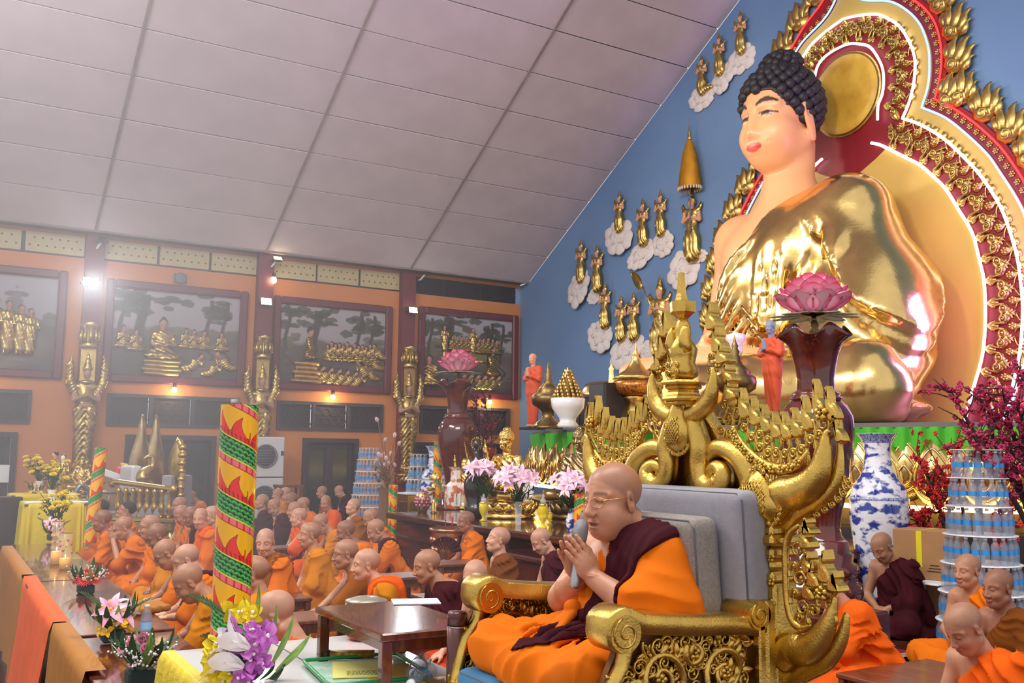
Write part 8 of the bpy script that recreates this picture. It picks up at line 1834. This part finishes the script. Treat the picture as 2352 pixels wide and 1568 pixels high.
b.build('golden_buds', M['gold_relief'], t)['kind'] = 'stuff'; MB().lathe([(.25, .42), (.2, .44), (.02, .92), (0, .95)], 14).build('core', M['gold_relief'], t)
p = at(1358, 985, z=ZL); t = thing('framed_photo', 'dark framed photo of a stone head on the ledge', 'picture', (p.x, p.y, ZL), -.9); t.rotation_euler = (-.1, 0, -.9); MB().box((0, 0, .27), (.46, .03, .54)).build('photo', M['ink_black'], t); b = MB()
for x in (-.23, .23): b.box((x, -.01, .27), (.05, .05, .58))
for z in (.0, .54): b.box((0, -.01, z), (.41, .05, .05))
b.build('frame', M['dark_wood'], t); b = MB(); b.X = Matrix.Translation((0, -.017, 0)) @ Matrix.Rotation(PI/2, 4, 'X'); b.dome(spline([(-.10, .06), (.08, .06), (.13, .22), (.11, .34), (.03, .45), (-.05, .42), (-.1, .32), (-.12, .2)], 4, True), .01, 0, 4); b.build('stone_head', mat('stone_tan', (150, 116, 84), rough=.7, var=.3, vscale=20), t)
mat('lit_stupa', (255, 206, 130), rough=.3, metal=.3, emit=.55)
STL = [(.26, 0), (.26, .06), (.2, .08), (.2, .2), (.3, .24), (.26, .32), (.2, .36), (.19, .5), (.13, .56), (.11, .7), (.12, .74), (.05, .8), (.035, 1.0), (.05, 1.03), (.03, 1.06), (.0, 1.12)]
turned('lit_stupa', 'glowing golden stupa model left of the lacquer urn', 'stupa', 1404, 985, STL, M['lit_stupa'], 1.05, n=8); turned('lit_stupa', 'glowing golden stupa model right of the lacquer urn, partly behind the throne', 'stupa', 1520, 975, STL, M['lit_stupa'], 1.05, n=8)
mat('lacquer_red', (130, 40, 24), rough=.3, metal=.5, rgb2=(190, 140, 60), vscale=40)
t, s = turned('lacquer_urn', 'gold and red lacquer offering urn with pointed lid on the ledge', 'urn', 1461, 978, [(.22, 0), (.22, .05), (.14, .12), (.14, .3), (.19, .34), (.17, .36)], M['gold'], .42, 'pedestal'); MB().lathe([(.2, .42), (.30, .46), (.34, .54), (.33, .62), (.25, .66)], 28).build('bowl', M['lacquer_red'], t); MB().lathe([(.34, .66), (.27, .72), (.15, .80), (.08, .9), (.04, 1.0), (.05, 1.02), (.02, 1.08), (.0, 1.2)], 28).build('lid', M['gold'], t)
turned('bronze_stupa', 'small dark bronze stupa left of the blue-grey monk figure', 'stupa', 1690, 965, STU, M['brass_dark'], 1.0)
p = at(1690, 795, D=13.3); t = thing('crystal_jar', 'glittering crystal jar held in the lap of the giant statue', 'jar', (p.x, p.y, p.z-.12)); MB().lathe([(.08, 0), (.10, .05), (.10, .16), (.13, .2), (.13, .28), (.0, .32)], 16).build('jar_body', mat('crystal', (226, 214, 226), rough=.15, spec=1, bump=.6, bscale=30), t)
p = at(1283, 975, z=ZL); MB().box((p.x+.75, p.y-.2, ZL+.3), (.5, .4, .6), bev=.03).build('speaker_box', M['black_metal'], None, label='black box speaker behind the bronze stupa and the statue knee', cat='speaker')
# ------------------------------------------------------------------ right side: blossom trees, boxes, carpet, low platform
mat('bark_dark', (62, 44, 40), rough=.85, bump=.3, bscale=60); mat('blossom_pink', (196, 48, 96), rough=.6, var=.3, vscale=9); mat('blossom_red', (214, 38, 40), rough=.6, var=.25, vscale=9)
fl5 = MB()
for k in range(5): a = k*2*PI/5; fl5.ball((.011*math.cos(a), .011*math.sin(a), .004), (.010, .010, .004), 5, 3)
def blossom_tree(label, base, tips, mb, seed, nfl, thick):
    rs = np.random.RandomState(seed); t = thing('blossom_tree', label, 'artificial tree', base); B = Vector(base); g = MB(); pts = []
    for tp in tips:
        e = np.array(Vector(tp)-B); m1_ = e*[.35, .35, .55]+rs.randn(3)*.06; m2_ = e*[.7, .7, .82]+rs.randn(3)*.05; P = spline([(0, 0, 0), m1_, m2_, e], 6); g.tube(P, np.linspace(thick, .006, len(P)), 6)
        for k in range(9, len(P)-1, 1):
            for q in range(2):
                d = (P[min(k+1, len(P)-1)]-P[k-1]); d = d/np.linalg.norm(d)+rs.randn(3)*.8; L_ = .10+.22*rs.rand(); e2 = P[k]+d/np.linalg.norm(d)*L_; g.tube([P[k], (P[k]+e2)/2+rs.randn(3)*.012, e2], [.007, .005, .003], 4); pts += [P[k]+(e2-P[k])*u for u in rs.rand(nfl)]
    g.build('branches', M['bark_dark'], t); b = MB()
    V0 = np.concatenate(fl5.v); F0 = fl5.f
    for p_ in pts:
        R_ = np.array(Euler(tuple(rs.rand(3)*6)).to_matrix()); s_ = 1.0+.9*rs.rand(); b.add(V0*s_ @ R_.T+p_+rs.randn(3)*.012, F0)
    b.build('blossoms', mb, t)['kind'] = 'stuff'; MB().lathe([(.16, -.01), (.2, .25), (.22, .3)], 16, closed=True).build('pot', M['dark_wood'], t) if base[2] < .1 else None
T = lambda px, py, D: tuple(at(px, py, D=D))
blossom_tree('pink blossoming artificial tree reaching in at the right edge', tuple(Vector((at(2420, 1000, D=8.2).x, at(2420, 1000, D=8.2).y, 0))), [T(2180, 890, 7.9), T(2240, 900, 8.2), T(2230, 990, 7.7), T(2300, 880, 8.0), T(2340, 850, 8.4), T(2290, 1000, 8.0), T(2350, 960, 8.0), T(2260, 940, 8.1), T(2330, 920, 7.8)], M['blossom_pink'], 3, 4, .035)
blossom_tree('red blossoming artificial branches behind the right bottle tower', tuple(Vector((at(2205, 1000, D=9.6).x, at(2205, 1000, D=9.6).y, 0))), [T(2105, 1050, 9.5), T(2080, 1160, 9.5), T(2110, 1195, 9.5), T(2190, 1030, 9.6), T(2140, 1120, 9.5), T(2330, 1150, 9.5), T(2310, 1190, 9.5), T(2150, 1060, 9.6)], M['blossom_red'], 4, 4, .025)
p = at(1105, 1000, D=16.5); blossom_tree('dark red blossom branches behind the far mahogany vase', (p.x, p.y, 0), [T(1095, 920, 16.4), T(1120, 950, 16.5), T(1130, 975, 16.3), T(1085, 955, 16.6), T(1112, 905, 16.4)], mat('blossom_dark', (126, 34, 52), rough=.7, var=.3), 5, 3, .02)
mat('cardboard', (176, 130, 84), rough=.8, var=.12, vscale=5); mat('tape_yellow', (232, 214, 40), rough=.4)
def carton(label, px, D, z, size, rz):
    p = at(px, 1000, D=D); t = thing('cardboard_box', label, 'box', (p.x, p.y, z), rz); MB().box((0, 0, size[2]/2), size, bev=.004).build('carton', M['cardboard'], t); MB().box((0, 0, size[2]+.0006), (size[0]*1.0, .05, .0014)).build('top_tape', M['frame_ochre'], t); MB().box((-size[0]/2-.0008, size[1]*.0, size[2]*.62), (.0016, .05, size[2]*.74)).build('yellow_tape', M['tape_yellow'], t); b = MB()
    for k in range(3): b.box((-size[0]/2-.001, -size[1]*.28, size[2]*(.18+.06*k)), (.002, size[1]*.28*(1-.2*k), .008))
    b.build('printed_lines', M['ink_black'], t)['kind'] = 'stuff'
carton('upper cardboard box with yellow tape, left of the right bottle tower', 2122, 9.0, .46, (.42, .48, .44), .25); carton('lower cardboard box under the one with the white packet', 2132, 9.0, 0, (.44, .5, .44), .2)
p = at(2132, 1000, D=8.75); MB().box((p.x-.06, p.y-.02, .452), (.3, .34, .015), bev=.004).build('white_packet', M['paper_white'], None, label='crumpled white plastic packet between the two cardboard boxes', cat='packet')
mat('carpet_red', (140, 30, 40), rough=.95, bump=.4, bscale=300); mat('carpet_cream', (206, 190, 160), rough=.95, rgb2=(70, 50, 50), vscale=9, bump=.4, bscale=300)
p = at(2070, 1490, z=0.0); tag(MB().box((5.35, 3.75, .006), (3.0, 3.2, .012)).build('carpet', M['carpet_red']), 'red carpet with cream patterned border under the monks at the right', 'carpet')
c = bpy.data.objects['carpet']; MB().box((5.75, 4.85, .0125), (2.0, .5, .004)).build('patterned_border', M['carpet_cream'], c); MB().box((6.55, 3.8, .0125), (.4, 2.4, .004)).build('patterned_border', M['carpet_cream'], c)
# low stools and little tables among the monks
for px, py, lb, w, d, hh in ((722, 1412, 'low wooden table behind the shoulder of the bald bright orange monk', .62, .42, .34), (655, 1368, 'dark low box table right of the big dragon candle', .36, .40, .30), (915, 1320, 'low wooden table behind the gaunt monk with the jutting jaw', .45, .42, .34), (1042, 1290, 'low wooden table in front of the tanned monk with the lanyard', .55, .42, .34), (668, 1254, 'low wooden table under the arms of the leaning bright orange monk', .55, .40, .33), (1040, 1365, 'low wooden table behind the wrinkled maroon monk', .6, .42, .32), (1010, 1262, 'small low table at the foot of the copper urn', .4, .35, .3), (2105, 1545, 'low wooden platform table at the bottom right before the nearest monk', .9, .5, .22)):
    p = at(px, py, z=hh); low_table('floor_table', lb, p.x-w/2, p.x+w/2, p.y-d/2, p.y+d/2, hh, 'stool_wood', .045)
t = thing('hand_fan', 'dark red pleated folding fan held up before the lanyard monk', 'fan', at(1022, 1272, D=9.5)); b = MB()
for k in range(15):
    a0 = math.radians(150-9*k); a1 = math.radians(150-9*(k+1)); b.add([(.05*math.cos(a0), .05*math.sin(a0), 0), (.17*math.cos(a0), .17*math.sin(a0), 0), (.17*math.cos(a1), .17*math.sin(a1), .012*(1 if k % 2 else -1)), (.05*math.cos(a1), .05*math.sin(a1), 0)], [(0, 1, 2, 3)], False)
b.build('pleats', RB['maroon'], t); t.rotation_euler = (PI/2, .1, -.55)
b = MB()
for k in range(8): a0 = math.radians(145-17*k); b.box((.06*math.cos(a0), .06*math.sin(a0), 0), (.12, .008, .004), rot=(0, 0, a0))
b.build('ribs', M['stool_wood'], t)
bottle('clear water bottle with blue label behind the wrinkled maroon monk', at(1012, 1352, D=7.9)+Vector((0, 0, -.0)), (0, 0, 0), 1.1, 'bottle_label').location.z = .325
# ------------------------------------------------------------------ gilt balustrade bench and spare thrones at the back left
p0 = at(262, 1160, D=16.0); p1 = at(395, 1160, D=15.6)
bx, by = (p0.x+p1.x)/2, (p0.y+p1.y)/2; t = thing('balustrade_bench', 'gilt bench with turned balusters and grey cushions at the back left', 'bench', (bx, by, 0), math.atan2(p1.y-p0.y, p1.x-p0.x)); Lb = (p1-p0).length
P_ = spline([(-Lb/2-.05, 0, .98), (-Lb/2+.05, 0, 1.0), (-Lb/4, 0, .98), (Lb/4, 0, .93), (Lb/2, 0, .90)], 6); MB().tube(P_, .05, 8).build('hand_rail', M['gold'], t); MB().ball((-Lb/2-.05, 0, .97), (.09, .05, .07)).build('rail_scroll', M['gold'], t); MB().ball((Lb/2, 0, .90), (.08, .06, .09)).build('rail_scroll', M['gold'], t)
bal = MB().lathe([(.045, 0), (.03, .04), (.05, .1), (.055, .18), (.025, .24), (.045, .28), (.02, .34), (.05, .40), (.035, .46)], 12).mesh('baluster', M['gold'])
for k in range(8): put('baluster', bal, None, t, (-Lb/2+.08+k*(Lb-.14)/7, 0, .45))
MB().box((0, .3, .40), (Lb+.2, .8, .08), bev=.02).build('seat_rail', M['gold'], t); MB().box((0, .3, .30), (Lb+.1, .72, .12)).build('carved_apron', M['gold_relief'], t)
for sx in (-1, 1):
    for sy in (0, .6): MB().lathe([(.05, 0), (.06, .1), (.04, .24)], 10, (sx*Lb/2, sy, 0)).build('leg', M['gold'], t)
S = SDF(); S.box((-.05, .3, .5), (.42, .3, .05), .03); put('seat_cushion', mesh('bench_cushion', *S.extract(.03)), M['cushion_grey'], t)
S = SDF(); S.box((Lb/2-.16, .3, .80), (.07, .25, .3), .03); put('back_cushion', mesh('bench_cushion', *S.extract(.03)), M['cushion_grey'], t)
b = MB(); b.tube(spline([(Lb/2+.05, .1, .4), (Lb/2+.08, .1, 1.0), (Lb/2+.06, .12, 1.5), (Lb/2-.04, .14, 1.72)], 6), [.05]*18+[.03], 8)
for k in range(9): b.ball((Lb/2+.07, .1, .55+.13*k), (.075, .06, .06), 8, 5)
b.build('bead_post', M['gold'], t); b = MB(); b.X = Matrix.Translation((Lb/2-.06, .16, 1.0)) @ Matrix.Rotation(PI/2, 4, 'X'); b.dome(teardrop(.76, .34), .06, 0, 4, .03); b.build('carved_back', M['gold_relief'], t)
mat('silver_wood', (150, 146, 150), metal=.7, rough=.35)
p = at(345, 1080, D=17.3); t = thing('swan_throne', 'tall silver-gold spired throne with a swan neck arm at the back', 'throne', (p.x, p.y, 0), .2); MB().box((0, 0, .42), (.7, .7, .84), bev=.02).build('seat_frame', M['brass_dark'], t); b = MB()
for x in (-.10, .16): b.X = Matrix.Translation((x, .25, .85)) @ Matrix.Rotation(PI/2, 4, 'X'); b.dome(spline([(-.2, 0), (-.2, .5), (-.1, .9), (0, 1.35), (.1, .9), (.2, .5), (.2, 0)], 4, True), .06, 0, 4, .03)
b.build('spired_back', M['bronze'], t); b = MB(); b.tube(spline([(-.02, -.3, .86), (-.22, -.32, .98), (-.24, -.32, 1.12), (-.10, -.32, 1.24), (-.10, -.32, 1.4), (-.18, -.32, 1.42), (-.26, -.32, 1.38)], 6), np.interp(np.linspace(0, 1, 37), [0, .25, .5, .8, 1], [.06, .13, .06, .035, .01]), 10); b.build('swan_arm', M['gold_relief'], t); S = SDF(); S.box((-.35, 0, 1.02), (.05, .25, .2), .04); put('pale_cushion', mesh('cushion', *S.extract(.03)), M['white_metal'], t)
p = at(232, 1140, D=16.8); t = thing('dragon_bench', 'silver dragon armed bench left of the gilt balustrade bench', 'bench', (p.x, p.y, 0), .1); MB().box((0, .2, .4), (1.0, .6, .1), bev=.02).build('seat', M['cushion_grey'], t); b = MB(); b.tube(spline([(-.42, -.1, .4), (-.46, -.1, .72), (-.36, -.1, .92), (-.2, -.1, .82), (-.12, -.1, .96), (.02, -.1, .98)], 6), .045, 8); b.tube([(-.3, -.1, .80), (.5, -.1, .78)], .03, 8); b.build('dragon_arm', M['silver_wood'], t)
for k in range(5): MB().lathe([(.02, .44), (.03, .55), (.015, .65), (.02, .77)], 8, (-.25+.18*k, -.1, 0)).build('baluster', M['silver_wood'], t)
for sx in (-.42, .42):
    for sy in (0, .42): MB().box((sx, sy, .17), (.07, .07, .34)).build('leg', M['silver_wood'], t)
p = at(192, 1085, D=18.6); t = seated_statue('gilt seated statue on a stepped base beneath the leftmost caryatid', 186, 1110, 18.6, .8, M['gold_bright'], -PI/2-.3, M['gold'], None); t.location.z = .62; MB().box((p.x, t.location.y, .30), (.9, .8, .60), bev=.02).build('stepped_base', M['cream_panel'], None, label='cream stepped block carrying the gilt statue beneath the leftmost caryatid', cat='plinth')
p = at(262, 1105, D=17.6); t = thing('gift_box', 'white gift box tilted on a pile with red and yellow flowers', 'box', (p.x, p.y, .98), .1); t.rotation_euler = (0, .35, .1); MB().box((0, 0, .06), (.55, .4, .12), bev=.01).build('carton', M['paper_white'], t); MB().box((.12, .1, .2), (.3, .2, .16), bev=.05).build('red_wrap', M['wrap_red'], t); put('yellow_bow', gerb_me, [M['petal_yellow'], M['petal_yellow']], t, (.1, .0, .3), (.4, 0, 0), 2.6)
MB().box((p.x, p.y, .46), (.6, .5, .92), bev=.01).build('crate_pile', M['cardboard'], None, label='stacked carton under the tilted white gift box', cat='box')
p = at(52, 1140, D=13.3); MB().box((p.x-.1, p.y+.8, .42), (.3, .4, .84), bev=.01).build('side_cabinet', M['dark_wood'], None, label='small dark cabinet left of the yellow draped table', cat='cabinet')
p = at(48, 1120, D=15); MB().box((p.x, p.y+1.2, 1.05), (.26, .02, .34)).build('notice', M['paper_white'], None, label='white paper notice propped on the wall by the left doorway', cat='notice'); bpy.data.objects['notice'].location.y += YW-.02-(p.y+1.2)
mat('plank_wood', (104, 54, 36), rough=.3, coat=.2); p = at(15, 1250, D=12); t = thing('side_bench', 'low brown bench with a white tray at the left edge', 'bench', (.15, 11.4, 0)); MB().box((0, 0, .43), (.5, .9, .04)).build('seat', M['plank_wood'], t)
for sx in (-.2, .2):
    for sy in (-.4, .4): MB().box((sx, sy, .205), (.05, .05, .41)).build('leg', M['plank_wood'], t)
MB().box((.15, 11.5, .475), (.34, .4, .05), bev=.01).build('white_tray', M['porcelain_white'], None, label='white box tray on the low brown bench at the left edge', cat='tray')
p = at(600, 1190, D=18.5); t = thing('stacked_stool', 'stacked brown wooden stools beside the air conditioners', 'stool', (at(663, 1100, D=19.0).x, at(663, 1100, D=19.0).y, 0)); MB().box((0, 0, .86), (.5, .4, .05)).build('seat', M['stool_wood'], t); MB().box((0, 0, .6), (.46, .36, .04)).build('shelf', M['stool_wood'], t)
for sx in (-1, 1):
    for sy in (-1, 1): MB().box((sx*.21, sy*.16, .42), (.05, .05, .84)).build('leg', M['stool_wood'], t)
# ------------------------------------------------------------------ incense haze hanging in the left half of the hall
hz = bpy.data.materials.new('incense_haze'); hz.use_nodes = True; nt = hz.node_tree; nt.nodes.remove(nt.nodes['Principled BSDF'])
vs = nt.nodes.new('ShaderNodeVolumeScatter'); vs.inputs['Color'].default_value = (.96, .95, 1, 1); vs.inputs['Density'].default_value = .026; vs.inputs['Anisotropy'].default_value = .2
nt.links.new(vs.outputs[0], nt.nodes['Material Output'].inputs['Volume'])
MB().box((-1.6, 13.4, 4.3), (12.2, 14.9, 9.8)).build('incense_haze', hz, None, label='thin pale incense haze veiling the left half of the hall', cat='haze', kind='stuff')
